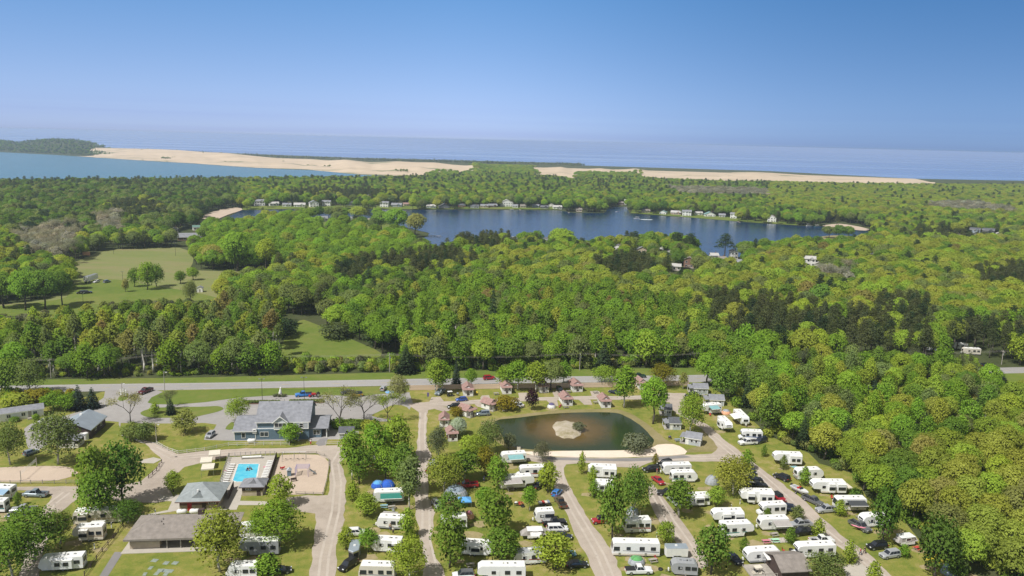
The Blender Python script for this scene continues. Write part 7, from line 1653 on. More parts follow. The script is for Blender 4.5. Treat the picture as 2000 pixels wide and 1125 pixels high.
# undergrowth below them and along the verge
def undergrowth():
    rows = []
    for x, y in RW:
        for k in range(3):
            a, b_ = x+random.uniform(-4.5, 4.5), y+random.uniform(-4.5, 4.5); s = random.uniform(.55, 1.05)
            rows.append(frow(a, b_, 0, 'bush', jitter(TX[random.choice(['green', 'dull', 'olive', 'deep', 'tan'])], .2), s, s*random.uniform(.8, 1.5)))
    # scrub where the wood meets the highway verge
    for i in range(620):
        px = random.uniform(-60, 1385); t = (px)/1372; y0 = 741-23*max(0, t)-random.uniform(-1.5, 16)**1.0
        q = P(px, y0-3); s = random.uniform(.5, 1.1)*(.55 if 60 < px < 560 else 1)
        if inside_mask(KEEP_OUT[4], np.array([q.x]), np.array([q.y]))[0]: continue
        rows.append(frow(q.x, q.y, 0, 'bush', jitter(TX[random.choice(['lime', 'dull', 'green', 'bright', 'tan', 'grayg'])], .2), s, s*random.uniform(.7, 1.6)))
    # grey scrub at the near left of the meadow
    for i in range(90):
        q = P(random.uniform(-40, 85), random.uniform(625, 662)); s = random.uniform(.7, 1.3); rows.append(frow(q.x, q.y, 0, 'bush', jitter(TX['grayg'], .2), s, s))
    for i in range(60):
        q = P(random.uniform(215, 420), random.uniform(592, 604)); s = random.uniform(.5, 1.0); rows.append(frow(q.x, q.y, 0, 'bush', jitter(TX[random.choice(['grayg', 'dull'])], .2), s, s))
    # hedge row between the highway and the mobile home
    for i in range(60):
        q = P(random.uniform(-40, 150), random.uniform(772, 792)); s = random.uniform(.5, 1.0); rows.append(frow(q.x, q.y, 0, 'bush', jitter(TX[random.choice(['green', 'gold', 'olive', 'bright'])], .2), s, s*1.1))
    return rows
scatter('undergrowth', undergrowth())
# ================================================================== fences, poles, yards and small things
def board_fence(line, label, h=1.85, step=2.6):
    p = pts(line, .05); t = thing('board_fence', label, 'fence', p[0]); 
    pan = cached('fence_panel', lambda: [q.mesh('panel', TANWOOD) for q in [MB().box(0, step, -.02, .02, .06, h)]][0])
    plank = cached('fence_plank', lambda: (lambda m_: m_.mesh('plank', TANWOOD))(MB().box(.01, step/10-.01, -.045, -.021, .05, h+.04)))
    post = cached('fence_post', lambda: (lambda m_: m_.mesh('post', GREYWOOD))(MB().box(-.07, .07, .021, .15, 0, h+.12)))
    for a, b in zip(p, p[1:]):
        d = b-a; n = max(1, int(round(d.length/step))); rz = math.atan2(d.y, d.x)
        for i in range(n):
            q = a+d*(i/n)-p[0]; o = link('panel', pan, t, q, rz); o.scale.x = d.length/n/step
            if len(t.children) < 60:
                for k in range(10): link('plank', plank, o, (k*step/10, random.uniform(-.006, .004), random.uniform(-.02, .02)))
            link('post', post, t, q, rz)
    return t
board_fence([C5(0, 312), C5(235, 308), C5(420, 303), C5(640, 300), C5(880, 296)], 'tan board fence between the highway and the first cabins')
board_fence([C5(1020, 294), C5(1230, 291), C5(1530, 287), C5(1900, 282), (1240, 755), (1345, 752.5)], 'tan board fence behind the later roadside cabins')
def rail_fence(line, label, mt=None, h=1.1, step=2.8, rails=2, post_mt=None, r=.05):
    mt = mt or GREYWOOD; p = pts(line, .05); t = thing('rail_fence', label, 'fence', p[0], group='rail fences round the camp')
    post = cached(('rpost', mt.name, h), lambda: MB().box(-.07, .07, -.07, .07, 0, h).mesh('post', post_mt or mt))
    for a, b in zip(p, p[1:]):
        d = b-a; n = max(1, int(round(d.length/step))); rz = math.atan2(d.y, d.x); L = d.length/n
        rail = cached(('rail', mt.name, r), lambda: MB().box(0, 1, -r*.6, r*.6, -r, r).mesh('rail', mt))
        for i in range(n):
            q = a+d*(i/n)-p[0]; link('post', post, t, q, rz)
            for k in range(rails):
                o = link('rail', rail, t, q+Vector((0, 0, h*(k+.8)/(rails+.2))), rz); o.scale.x = L
    link('post', post, t, p[-1]-p[0])
    return t
WHITERAIL = mat('weathered_white_rail', (.62, .60, .55), .85, var=.15)
rail_fence([(306, 868), (328, 880), (348, 886.5), (400, 880.5), (446, 871), (515, 869.5), (565, 869.5)], 'pale split rail fence curving along the lane below the blue office', WHITERAIL)
rail_fence([(636, 869), (682, 868)], 'short pale rail fence in front of the small shed', WHITERAIL)
rail_fence([(-20, 946), (60, 945), (152, 944)], 'long grey rail fence below the volleyball sand')
rail_fence([(240, 1028), (222, 1052), (200, 1078), (165, 1125)], 'dark rail fence beside the path to the picnic shelter', DARKWOOD)
rail_fence([(316, 904), (306, 920), (290, 934)], 'short dark rail fence at the lane bend', DARKWOOD)
rail_fence([(545, 890), (556, 886.5), (585, 886.3), (618, 886.5), (634, 891), (642, 900), (642, 915), (638, 940), (631, 966)], 'low timber fence round the far side of the playground', GREYWOOD, .8)
rail_fence([(630, 966.5), (612, 966), (596, 965.5), (578, 965)], 'low timber fence along the near side of the playground', GREYWOOD, .8)
def slat_wall(line, label, h, mt, step=1.2):
    p = pts(line, .06); t = thing('privacy_fence', label, 'fence', p[0])
    for a, b in zip(p, p[1:]):
        d = b-a; n = max(1, int(round(d.length/step))); rz = math.atan2(d.y, d.x); L = d.length/n
        for i in range(n):
            m_ = MB(); m_.box(0, L-.04, -.03, .03, .05, h); part('panel', m_, mt, t, loc=(a+d*(i/n))-p[0], rz=rz)
            m_ = MB(); m_.box(-.05, .05, .031, .12, 0, h+.1); part('post', m_, mt, t, loc=(a+d*(i/n))-p[0], rz=rz)
slat_wall([(540, 893), (525, 940), (521, 958)], 'dark boarded fence between the pool deck and playground', 1.5, DARKWOOD)
slat_wall([(456, 952), (446, 976)], 'dark boarded fence by the bath house shade', 1.7, DARKWOOD)
rail_fence([(448, 893), (470, 891.5), (500, 890.5), (537, 889.5)], 'thin metal fence along the far side of the pool', STEEL, 1.3, 1.4, 3, r=.025)
rail_fence([(447, 893), (436, 925), (428, 954)], 'thin metal fence beside the cream canopies', STEEL, 1.3, 1.4, 3, r=.025)
# ------------------------------------------------------------------ the pool
def pool():
    px = [(466, 906.3), (505.5, 906.3), (500, 934), (489, 940), (463, 941), (455, 938.5)]
    mt, nt, b = _new('pool_water'); N, L = nt.nodes, nt.links
    g = N.new('ShaderNodeNewGeometry'); n = N.new('ShaderNodeTexVoronoi'); n.inputs['Scale'].default_value = .9; n.feature = 'SMOOTH_F1'; L.new(g.outputs['Position'], n.inputs['Vector'])
    r = N.new('ShaderNodeValToRGB'); e = r.color_ramp.elements; e[0].color = (.16, .62, .74, 1); e[1].color = (.05, .46, .66, 1); e[1].position = .8; L.new(n.outputs['Distance'], r.inputs[0]); L.new(r.outputs[0], b.inputs['Base Color']); b.inputs['Roughness'].default_value = .06
    bp = N.new('ShaderNodeBump'); bp.inputs['Strength'].default_value = .15; L.new(n.outputs['Distance'], bp.inputs['Height']); L.new(bp.outputs[0], b.inputs['Normal'])
    sheet('pool_water', px, .075, mt)
    p = pts(px, .06); c = sum(p, Vector())/len(p); t = thing('pool_coping', 'pale coping stones round the turquoise swimming pool', 'pool edge', (0, 0, 0))
    for a, q in zip(p, p[1:]+p[:1]):
        d = q-a; n_ = max(1, int(d.length/1.0))
        o = Vector((d.y, -d.x, 0)).normalized(); o = -o if (a-c).dot(o) < 0 else o
        for i in range(n_):
            u, v = a+d*((i+.02)/n_), a+d*((i+.98)/n_); lo = [u, v, v+o*.4, u+o*.4]; up = [w+Vector((0, 0, .05)) for w in lo]
            m_ = MB(); m_.hexa(lo, up); part('coping_stone', m_, mat('coping', (.66, .64, .60), .8, var=.12), t)
pool()
def lounge_meshes():
    a = MB()
    for y in (-.3, .26): a.box(-.95, .95, y, y+.04, .28, .33)
    for x in (-.8, .7):
        for y in (-.3, .26): a.box(x, x+.05, y, y+.04, 0, .28)
    s = MB(); s.box(-.95, .35, -.29, .29, .335, .38); k = MB(); k.hexa([(.36, -.29, .335), (.40, -.29, .335), (.40, .29, .335), (.36, .29, .335)], [(.93, -.29, .80), (.97, -.29, .78), (.97, .29, .78), (.93, .29, .80)])
    return a.mesh('frame', WHITE), s.mesh('seat', WHITE), k.mesh('backrest', WHITE)
LM = lounge_meshes()
def lounger(x, y, rz, label, grp):
    b = P(x, y); t = thing('pool_lounger', label, 'lounger', (b.x, b.y, .06), rz, grp)
    for nm, m_ in zip(('frame', 'seat', 'backrest'), LM): link(nm, m_, t)
for i in range(9):
    u = i/8; lounger(451+(437-451)*u+1.5, 909+(943-909)*u, math.pi, 'white lounger in the row between the pool and the cream canopies', 'loungers on the canopy side of the pool')
for i in range(11):
    u = i/10; lounger(529+(517-529)*u, 903+(934-903)*u, 0, 'white lounger in the row along the dark boarded pool fence', 'loungers along the boarded fence')
towels = mat('pink_towel', (.60, .20, .28), .9, var=.1)
for x, y, lb in ((521, 912, 'pink towel on the deck by the boarded fence loungers'), (442, 920, 'pink towel on the deck by the canopy side loungers')):
    b = P(x, y); m_ = MB(); m_.box(-.9, .9, -.35, .35, .0, .03); o = link('towel', m_.mesh('towel', towels), None, (b.x, b.y, .43 if 0 else .062), .3); tag(o, lb, 'towel')
A, rz, L = frame_at((472, 897), (512, 895)); t = thing('pool_cover_roller', 'long white rolled pool cover at the far pool edge', 'pool cover', A, rz)
m_ = MB(); m_.tube((.2, 0, .6), (L-.2, 0, .6), .28, .28, 10); part('roll', m_, WHITE, t)
for x in (0, L-.1): m_ = MB(); m_.box(x, x+.1, -.3, .3, 0, .9); part('stand', m_, STEEL, t)
for i, (a, b_, lb) in enumerate((((408, 905), (430, 903), 'flat cream canopy by the pool, farthest of three'), ((391, 919.5), (414, 917.5), 'flat cream canopy by the pool, middle of three'), ((393, 933), (418, 931), 'flat cream canopy by the pool, nearest the bath house'))): canopy(a, b_, lb, 'cream', 3.6, 2.9, True)
# ------------------------------------------------------------------ picnic tables, grills, rings, chairs
def table_meshes():
    tp = MB().box(-.9, .9, -.38, .38, .70, .75); bs = MB().box(-.9, .9, -.13, .13, .42, .46); lg = MB()
    lg.hexa([(-.05, -.62, 0), (.05, -.62, 0), (.05, -.52, 0), (-.05, -.52, 0)], [(-.05, -.28, .70), (.05, -.28, .70), (.05, -.18, .70), (-.05, -.18, .70)]); lg.hexa([(-.05, .52, 0), (.05, .52, 0), (.05, .62, 0), (-.05, .62, 0)], [(-.05, .18, .70), (.05, .18, .70), (.05, .28, .70), (-.05, .28, .70)]); lg.box(-.04, .04, -.75, .75, .36, .42)
    return tp, bs, lg
def picnic_table(x, y, label, rz=.3, col=None):
    b = P(x, y); t = thing('picnic_table', label, 'picnic table', (b.x, b.y, .05), rz, 'picnic tables on the pitches'); mt = mat('table_'+col, TENT[col], .8, var=.1) if col else GREYWOOD
    a, s, l = table_meshes(); part('table_top', a, mt, t); part('bench', s, mt, t, loc=(0, -.68, 0)); part('bench', s, mt, t, loc=(0, .68, 0)); part('leg', l, GREYWOOD, t, loc=(-.7, 0, 0)); part('leg', l, GREYWOOD, t, loc=(.7, 0, 0))
for r_ in [(997, 958, 'picnic table with brown top in front of the silver awning camper'), (969, 771, 'grey picnic table between the first two roadside cabins'), (1163, 768, 'grey picnic table on the pad past the fourth cabin'), (1164, 788, 'grey picnic table beside the last pond cabin'), (1105, 797, 'grey picnic table in front of the red canoe cabin'), (1323, 862, 'pale blue picnic table at the end of the beach cabin', .2, 'slate'), (1275, 1098, 'picnic table behind the white pickup with cargo rings'), (985, 803, 'grey picnic table on the lawn below the turned cabin'),
    (1496, 1061, 'picnic table with pink cover on the grass by the white open bed pickup', .1, 'pink'), (1514, 1059, 'picnic table with pale green cover beside the pink covered one', .1, 'mint'), (1680, 1013, 'grey picnic table on the grass by the dark leafy tree'), (919, 1107, 'dark picnic table near the double tree shadow'), (750, 992, 'teal covered picnic table by the green awning trailer', .1, 'teal'), (765, 994, 'grey picnic table next to the teal covered one'), (1792, 1074, 'picnic table with red things beside the pop-up camper', .4, 'red'), (1110, 767, 'low grey picnic table between the third and fourth cabins'), (1372, 775, 'grey picnic table on the deck strip by the second grey cabin'), (1512, 1047, 'picnic table on the patio mat under the taupe awning')]: picnic_table(*r_)
def fire_ring(x, y, label):
    b = P(x, y); t = thing('fire_ring', label, 'fire ring', (b.x, b.y, .05)); n = 14; m_ = MB()
    rings = [[(r*math.cos(2*math.pi*i/n), r*math.sin(2*math.pi*i/n), z) for i in range(n)] for r, z in ((.5, 0), (.5, .3), (.42, .3), (.42, .02))]; m_.loft(rings, caps=False); part('ring', m_, DARKMETAL, t); m_ = MB(); m_.dome((0, 0, .0), .4, .4, .08, 10, 2); part('ash', m_, mat('ash', (.12, .11, .10), 1), t)
for x, y, lb in ((1290, 1113, 'fire ring on the grass right of the white black covered pickup'), (1545, 1075, 'fire ring beyond the pale green covered table'), (943, 1012, 'fire ring on the strip below the orange tent'), (1021, 990, 'fire ring beside the red chairs and grill')): fire_ring(x, y, lb)
def camp_chair(x, y, label, col, rz=0):
    b = P(x, y); t = thing('camp_chair', label, 'chair', (b.x, b.y, .05), rz, 'camp chairs'); mt = mat('canvas_'+col, TENT[col], .85, var=.08)
    m_ = MB(); m_.box(-.28, .28, -.26, .26, .40, .44); part('seat', m_, mt, t); m_ = MB(); m_.hexa([(-.28, .22, .44), (.28, .22, .44), (.28, .26, .44), (-.28, .26, .44)], [(-.28, .36, .98), (.28, .36, .98), (.28, .40, .98), (-.28, .40, .98)]); part('backrest', m_, mt, t)
    for sx in (-.25, .25):
        for sy in (-.22, .22): m_ = MB(); m_.tube((sx, sy, 0), (sx*.9, sy*.9, .4), .02, .02, 4); part('leg', m_, DARKMETAL, t)
for x, y, lb, c, rz in ((1015, 988, 'red camp chair by the grill in the middle column', 'red', .4), (1020, 986, 'second red camp chair by the grill facing the trailer', 'red', 2.2), (1530, 1078, 'red camp chair by the fire ring past the covered tables', 'red', 1), (1625, 975, 'orange red camp chair by the cream canopy', 'red', .2), (1632, 973, 'dark camp chair by the cream canopy', 'grey', 1.2), (1387, 813, 'red camp chair under the teal awning', 'red', 0), (768, 1000, 'grey camp chair by the teal covered table', 'grey', .5), (931, 770, 'yellow camp chair at the first roadside cabin', 'yellow', 0), (1472, 986, 'white camp chair near the red jeep', 'white', 0), (1281, 1094, 'red camp chair beside the long motorhome', 'red', .7)): camp_chair(x, y, lb, c, rz)
def grill(x, y, label, lid='white'):
    b = P(x, y); t = thing('barbecue_grill', label, 'grill', (b.x, b.y, .05), .2); m_ = MB(); m_.box(-.45, .45, -.28, .28, .5, .85); part('firebox', m_, DARKMETAL, t); m_ = MB(); m_.dome((0, 0, .85), .45, .3, .3, 10, 3); part('lid', m_, mat('canvas_'+lid, TENT[lid], .6), t)
    for sx in (-.4, .4):
        for sy in (-.24, .24): m_ = MB(); m_.box(sx-.025, sx+.025, sy-.025, sy+.025, 0, .5); part('leg', m_, DARKMETAL, t)
grill(1008, 988, 'grill with white lid beside the red camp chairs'); grill(894, 773, 'grill at the corner of the first roadside cabin', 'grey'); grill(1308, 858, 'dark grill on the lawn near the beach cabin', 'purple'); grill(1368, 776, 'grill at the grey cabin deck', 'grey')
def golf_cart(x, y, label, rz, body='beige', roof='cream'):
    b = P(x, y); t = thing('golf_cart', label, 'golf cart', (b.x, b.y, .05), rz); m_ = MB(); m_.loft([sec(xx, .58, .25, z) for xx, z in ((-1.15, .75), (-.3, .8), (-.25, .45), (.55, .45), (.6, .85), (1.15, .6))]); part('body', m_, paint(body), t)
    m_ = MB(); m_.box(-.95, .75, -.6, .6, 1.75, 1.82); part('roof', m_, mat('canvas_'+roof, TENT[roof], .7), t)
    for sx in (-.9, .68):
        for s in (-.52, .52): m_ = MB(); m_.tube((sx, s, .7), (sx, s, 1.75), .025, .025, 4); part('roof_post', m_, STEEL, t)
    m_ = MB(); m_.box(-.7, -.25, -.5, .5, .8, .95); m_.box(-.8, -.7, -.5, .5, .8, 1.3); part('seat', m_, BLACK, t)
    for sx in (-.75, .8):
        for s in (-.5, .5): wheel(t, sx, s, .22, .18)
golf_cart(1480, 1122, 'cream roofed golf cart beside the pavilion deck', .3); golf_cart(879, 774, 'black cart with white roof on the cabin lawn', .4, 'black', 'white')
def utility_trailer():
    loc, rz, L = place((1052, 988), (1074, 986)); t = thing('utility_trailer', 'open utility trailer loaded with camping gear under the slim tree', 'trailer', loc, rz)
    m_ = MB(); m_.box(-1.5, 1.5, -.85, .85, .5, .58); part('bed', m_, GREYWOOD, t)
    for s in (-1, 1): m_ = MB(); m_.box(-1.5, 1.5, s*.85-.02, s*.85+.02, .58, .9); part('side_rail', m_, DARKMETAL, t); wheel(t, 0, s*.95, .3, .2)
    for i, (x, c) in enumerate(((-1.0, 'white'), (-.3, 'red'), (.4, 'cream'), (1.0, 'slate'))): m_ = MB(); m_.box(x-.3, x+.3, -.6, .6, .585, .95+.12*(i % 2)); part('gear_box', m_, mat('canvas_'+c, TENT[c], .85), t)
    m_ = MB(); m_.tube((1.5, 0, .5), (2.6, 0, .45), .05, .05, 4); part('hitch_bar', m_, DARKMETAL, t)
utility_trailer()
def kayak(x, y, z, rz, label, col, L=3.2):
    b = P(x, y); t = MB(); t.loft([[(k*L/2, w*math.cos(a), .18+.17*math.sin(a)+r) for a in np.linspace(0, 2*math.pi, 8, endpoint=False)] for k, w, r in ((-1, .02, .12), (-.7, .24, .02), (0, .34, 0), (.7, .24, .02), (1, .02, .12))])
    o = thing('kayak', label, 'kayak', (b.x, b.y, z), rz); part('hull', t, mat('kayak_'+col, TENT[col], .35, var=.05), o, smooth=True); m_ = MB(); m_.dome((0, 0, .33), .42, .2, .05, 10, 2); part('cockpit', m_, BLACK, o)
kayak(1676, 1037, .9, -.5, 'pink kayak against the grey pickup by the walking couple', 'pink'); kayak(1471, 951, 1.25, .2, 'white kayak lying across the lower black pickup', 'white', 2.6); kayak(1094, 794, .05, 1.3, 'red canoe leaning by the pond cabin', 'red', 3.4)
# ------------------------------------------------------------------ poles, wires, lamps, signs
def utility_pole(x, y, ty, label, arm=True):
    b = P(x, y); H = height_at(b, ty); t = thing('utility_pole', label, 'pole', (b.x, b.y, 0), 0, 'utility poles along the highway'); m_ = MB(); m_.tube((0, 0, -.2), (0, 0, H), .17, .11, 8); part('pole', m_, GREYWOOD, t)
    if arm:
        m_ = MB(); m_.box(-.06, .06, -1.2, 1.2, H-.75, H-.62); part('crossarm', m_, GREYWOOD, t)
        for yy in (-1.1, -.4, .4, 1.1): m_ = MB(); m_.tube((0, yy, H-.62), (0, yy, H-.42), .05, .05, 6); part('insulator', m_, WHITE, t)
        m_ = MB(); m_.tube((.3, 0, H-2.2), (.3, 0, H-1.3), .22, .22, 8); part('transformer', m_, STEEL, t)
    return (b.x, b.y, H)
PL = [utility_pole(-150, 733, 690, 'utility pole outside the picture edge', True), utility_pole(100, 738, 700, 'utility pole among the aspens near the picture edge'), utility_pole(354, 732, 684, 'utility pole at the highway verge before the lawn strip'), utility_pole(761, 727, 690, 'utility pole at the highway verge beside the broad dark spruce'), utility_pole(1132, 723, 688, 'utility pole with transformer on the verge above the third cabin'), utility_pole(1410, 719, 684, 'utility pole in the wood edge past the grey cabins'), utility_pole(1956, 712, 684, 'utility pole at the sandy drive by the pine wood'), utility_pole(2200, 706, 676, 'utility pole beyond the picture edge', True)]
for i, (a, b_) in enumerate(zip(PL, PL[1:])):
    t = thing('power_line', 'power wires strung over the verge, %s span along the highway' % ORD[i], 'power line', (0, 0, 0), 0, 'power lines along the highway')
    for yy in (-1.1, -.4, .4, 1.1):
        m_ = MB(); n = 12; q = []
        for k in range(n+1):
            u = k/n; q.append(Vector((a[0]+(b_[0]-a[0])*u, a[1]+(b_[1]-a[1])*u+yy, a[2]+(b_[2]-a[2])*u-.42-1.6*4*u*(1-u)*.8)))
        for u, v in zip(q, q[1:]): m_.tube(u, v, .02, .02, 3, caps=False)
        part('wire', m_, GREYWOOD, t)
for x, y, ty, lb in ((322, 766, 726, 'plain wooden pole on the lawn strip by the highway'), (239, 776, 748, 'thin wooden pole beside the entrance sign'), (306, 867, 828, 'wooden lamp pole at the office lawn corner')):
    b = P(x, y); H = height_at(b, ty); t = thing('lamp_pole', lb, 'pole', (b.x, b.y, .03)); m_ = MB(); m_.tube((0, 0, 0), (0, 0, H), .13, .09, 7); part('pole', m_, GREYWOOD, t); m_ = MB(); m_.box(-.1, .9, -.05, .05, H-.15, H-.05); part('arm', m_, STEEL, t); m_ = MB(); m_.box(.6, 1.1, -.15, .15, H-.32, H-.15); part('lamp', m_, WHITE, t)
for x, y, ty, lb in ((512.5, 785, 741, 'black car park lamp post by the first planter row'), (594.5, 783, 738, 'black car park lamp post by the second planter row'), (163, 598, 572, 'lamp post on the near meadow'), (343, 500, 474, 'lamp post at the far meadow edge'), (222, 496, 470, 'lamp post by the meadow road'), (240, 548, 531, 'lamp post behind the meadow SUV')):
    b = P(x, y); H = height_at(b, ty); t = thing('street_lamp', lb, 'street lamp', (b.x, b.y, .03)); m_ = MB(); m_.tube((0, 0, 0), (0, 0, H), .10, .06, 6); part('pole', m_, DARKMETAL, t); m_ = MB(); m_.box(-.8, .8, -.05, .05, H, H+.08); part('arm', m_, DARKMETAL, t)
    for s in (-1, 1): m_ = MB(); m_.box(s*.75-.3, s*.75+.3, -.18, .18, H+.08, H+.24); part('lamp', m_, STEEL, t)
def panel_sign(x, y, w, h, z, label, col, posts=2, rz=0.0):
    b = P(x, y); t = thing('sign', label, 'sign', (b.x, b.y, .03), rz)
    for s in ((-1, 1) if posts == 2 else (0,)): m_ = MB(); m_.box(s*w*.4-.06, s*w*.4+.06, .05, .17, 0, z+h); part('post', m_, GREYWOOD, t)
    m_ = MB(); m_.box(-w/2, w/2, -.06, .045, z, z+h); part('panel', m_, mat('sign_'+col, TENT[col], .5, var=.1), t); m_ = MB(); m_.box(-w/2-.06, w/2+.06, -.05, .04, z+h+.002, z+h+.09); part('frame', m_, GREYWOOD, t)
panel_sign(241, 775, 2.2, 2.4, .4, 'white entrance sign on the little grass island', 'white'); panel_sign(108, 522, 5.0, 2.6, 1.0, 'red orange road sign by the meadow road, nearer the maples', 'orange', rz=.3); panel_sign(169, 502, 5.0, 2.6, 1.2, 'red orange road sign by the meadow road, farther one', 'orange', rz=.3)
panel_sign(1013, 884, 1.0, 1.2, .5, 'cream notice post at the corner of the pond beach', 'cream', 1); panel_sign(836, 782, .7, 1.4, 1.4, 'dark post sign where the cabin lane starts', 'purple', 1)
for x, y, lb in ((304, 1006, 'white pole standing behind the picnic shelter'), (1445, 985, 'white hookup post beside the big white fifth wheel'), (1428, 995, 'white hookup post on the grass by the upper fifth wheel'), (1250, 1007, 'white hookup post behind the swoosh motorhome'), (1282, 1050, 'grey hookup post beside the round lime tree'), (1314, 1098, 'white hookup post by the white box trailer'), (218, 1031, 'white hookup post beside the tan camper'), (185, 1073, 'white hookup post by the dark rail fence')):
    b = P(x, y); t = thing('hookup_post', lb, 'post', (b.x, b.y, .03), 0, 'hookup posts'); m_ = MB(); m_.box(-.08, .08, -.08, .08, 0, 1.3); part('post', m_, WHITE, t); m_ = MB(); m_.box(-.16, .16, -.13, -.082, .8, 1.25); part('socket_box', m_, STEEL, t)
# ------------------------------------------------------------------ office yard
crown_b, trunk_b = proto_meshes('bush0')
for k, (xa, xb, y, n) in enumerate(((477, 547, 788.2, 12), (566, 633, 786.3, 12))):
    a, b = P(xa, y), P(xb, y-.4); m_ = MB(); d = (b-a).normalized(); nn = Vector((-d.y, d.x, 0))*.9; lo = [a-nn, b-nn, b+nn, a+nn]; m_.hexa([v+Vector((0, 0, .04)) for v in lo], [v+Vector((0, 0, .22)) for v in lo])
    o = link('planter_bed', m_.mesh('planter_bed', mat('bark_mulch', (.16, .09, .07), .95, var=.3))); tag(o, 'long mulch planter in the car park, %s' % ('nearer the ornamental tree' if k == 0 else 'nearer the blue pickup'), 'planter')
    for i in range(n):
        q = a+(b-a)*((i+.5)/n); s = thing('planter_shrub', 'small dark shrub in the planter row %s' % ('nearer the ornamental tree' if k == 0 else 'nearer the blue pickup'), 'shrub', (q.x, q.y, .2), random.uniform(0, 6), 'shrubs in the %s planter' % ('first' if k == 0 else 'second')); s.scale = (.33, .33, .33); link('trunk', trunk_b, s); c = link('crown', crown_b, s); c['tint'] = jitter(TX['dull'], .2)
def propane(a, b, label, r=.6):
    A, rz, L = frame_at(a, b); t = thing('gas_tank', label, 'gas tank', (A.x, A.y, .03), rz); m_ = MB(); n = 12
    m_.loft([[(x, rr*math.cos(2*math.pi*i/n), .85+rr*math.sin(2*math.pi*i/n)) for i in range(n)] for x, rr in ((0, .05), (.12, r*.6), (.4, r), (L-.4, r), (L-.12, r*.6), (L, .05))]); part('tank', m_, WHITE, t, smooth=True)
    for x in (L*.2, L*.8): m_ = MB(); m_.box(x-.1, x+.1, -.4, .4, 0, .45); part('leg', m_, STEEL, t)
    m_ = MB(); m_.tube((L/2, 0, .85+r), (L/2, 0, 1.05+r), .15, .12, 8); part('valve_cap', m_, STEEL, t)
propane((483, 866), (500, 865.6), 'long white gas tank on the grass below the blue office'); propane((345, 1006), (366, 1005.3), 'white gas tank behind the picnic shelter, nearer the white pole'); propane((370, 1005.2), (391, 1004.6), 'white gas tank behind the picnic shelter, nearer the bath house door')
b = P(547.5, 773); t = thing('statue', 'white upright statue on the lawn strip by the highway', 'statue', (b.x, b.y, .06)); m_ = MB(); m_.box(-.8, .8, -.8, .8, 0, .5); part('plinth', m_, GREYWOOD, t)
m_ = MB(); m_.loft([[(ox+rx*math.cos(u), ry*math.sin(u), z) for u in np.linspace(0, 2*math.pi, 10, endpoint=False)] for z, rx, ry, ox in ((.5, .55, .45, 0), (1.0, .62, .5, 0), (1.7, .42, .38, .05), (2.2, .34, .32, .1), (2.5, .22, .22, .12), (2.75, .30, .28, .16), (3.05, .22, .22, .2), (3.2, .06, .06, .2))]); part('figure', m_, WHITE, t, smooth=True)
for i, (x, y) in enumerate(((540, 774), (545, 775.5), (552, 775.5), (557, 774.5), (536, 775))):
    b = P(x, y); s = thing('planter_shrub', 'small grey shrub at the foot of the white statue', 'shrub', (b.x, b.y, .05), i, 'shrubs round the statue'); s.scale = (.3, .3, .3); link('trunk', trunk_b, s); c = link('crown', crown_b, s); c['tint'] = jitter(TX['grayg'], .2)
def tractor():
    loc, rz, L = place((610, 775), (624, 774.5), 'l'); t = thing('tractor', 'small red tractor with loader beside the bright blue pickup', 'tractor', loc, rz); m_ = MB(); m_.box(.1, 1.5, -.4, .4, .7, 1.3); part('bonnet', m_, RED, t); m_ = MB(); m_.box(-.9, .1, -.5, .5, .6, .95); part('chassis', m_, RED, t)
    m_ = MB(); m_.box(-.7, -.25, -.3, .3, .95, 1.1); m_.box(-.8, -.7, -.3, .3, .95, 1.6); part('seat', m_, BLACK, t)
    for s in (-1, 1): wheel(t, -.75, s*.75, .7, .35); wheel(t, 1.15, s*.6, .4, .25)
    m_ = MB(); m_.tube((.0, 0, 1.2), (-.15, 0, 1.65), .03, .03, 4); part('steering_column', m_, DARKMETAL, t)
    m_ = MB(); m_.box(1.9, 2.4, -.9, .9, .2, .7); part('bucket', m_, RED, t)
    for s in (-.55, .55): m_ = MB(); m_.tube((.4, s, 1.25), (2.0, s, .6), .06, .06, 4); part('loader_arm', m_, RED, t)
    for s in (-.5, .5): m_ = MB(); m_.tube((-.9, s, .95), (-.9, s, 2.1), .04, .04, 4); part('roll_bar', m_, BLACK, t)
tractor()
def parasol(x, y, label, c1, c2, H=2.7, r=1.6, z=.05):
    b = P(x, y); t = thing('parasol', label, 'parasol', (b.x, b.y, z)); m_ = MB(); m_.tube((0, 0, 0), (0, 0, H), .035, .035, 6); part('pole', m_, WHITE, t); m_ = MB(); m_.tube((0, 0, 0), (0, 0, .12), .3, .25, 8); part('base', m_, STEEL, t)
    for i in range(8):
        a0, a1 = i*math.pi/4, (i+1)*math.pi/4; m_ = MB(); m_.add([(0, 0, H+.02), (r*math.cos(a0), r*math.sin(a0), H-.5), (r*math.cos(a1), r*math.sin(a1), H-.5), (0, 0, H-.03), (r*math.cos(a0), r*math.sin(a0), H-.54), (r*math.cos(a1), r*math.sin(a1), H-.54)], [(0, 1, 2), (5, 4, 3), (1, 4, 5, 2), (0, 3, 4, 1), (2, 5, 3, 0)]); part('canopy_segment', m_, mat('canvas_'+(c1 if i % 2 else c2), TENT[c1 if i % 2 else c2], .85, var=.08), t)
parasol(583, 861, 'red and white parasol beside the bright round tree at the office', 'red', 'white', 3.4, 1.5); parasol(761, 778, 'teal and white parasol at the end of the car park', 'sky', 'slate', 2.8, 1.7)
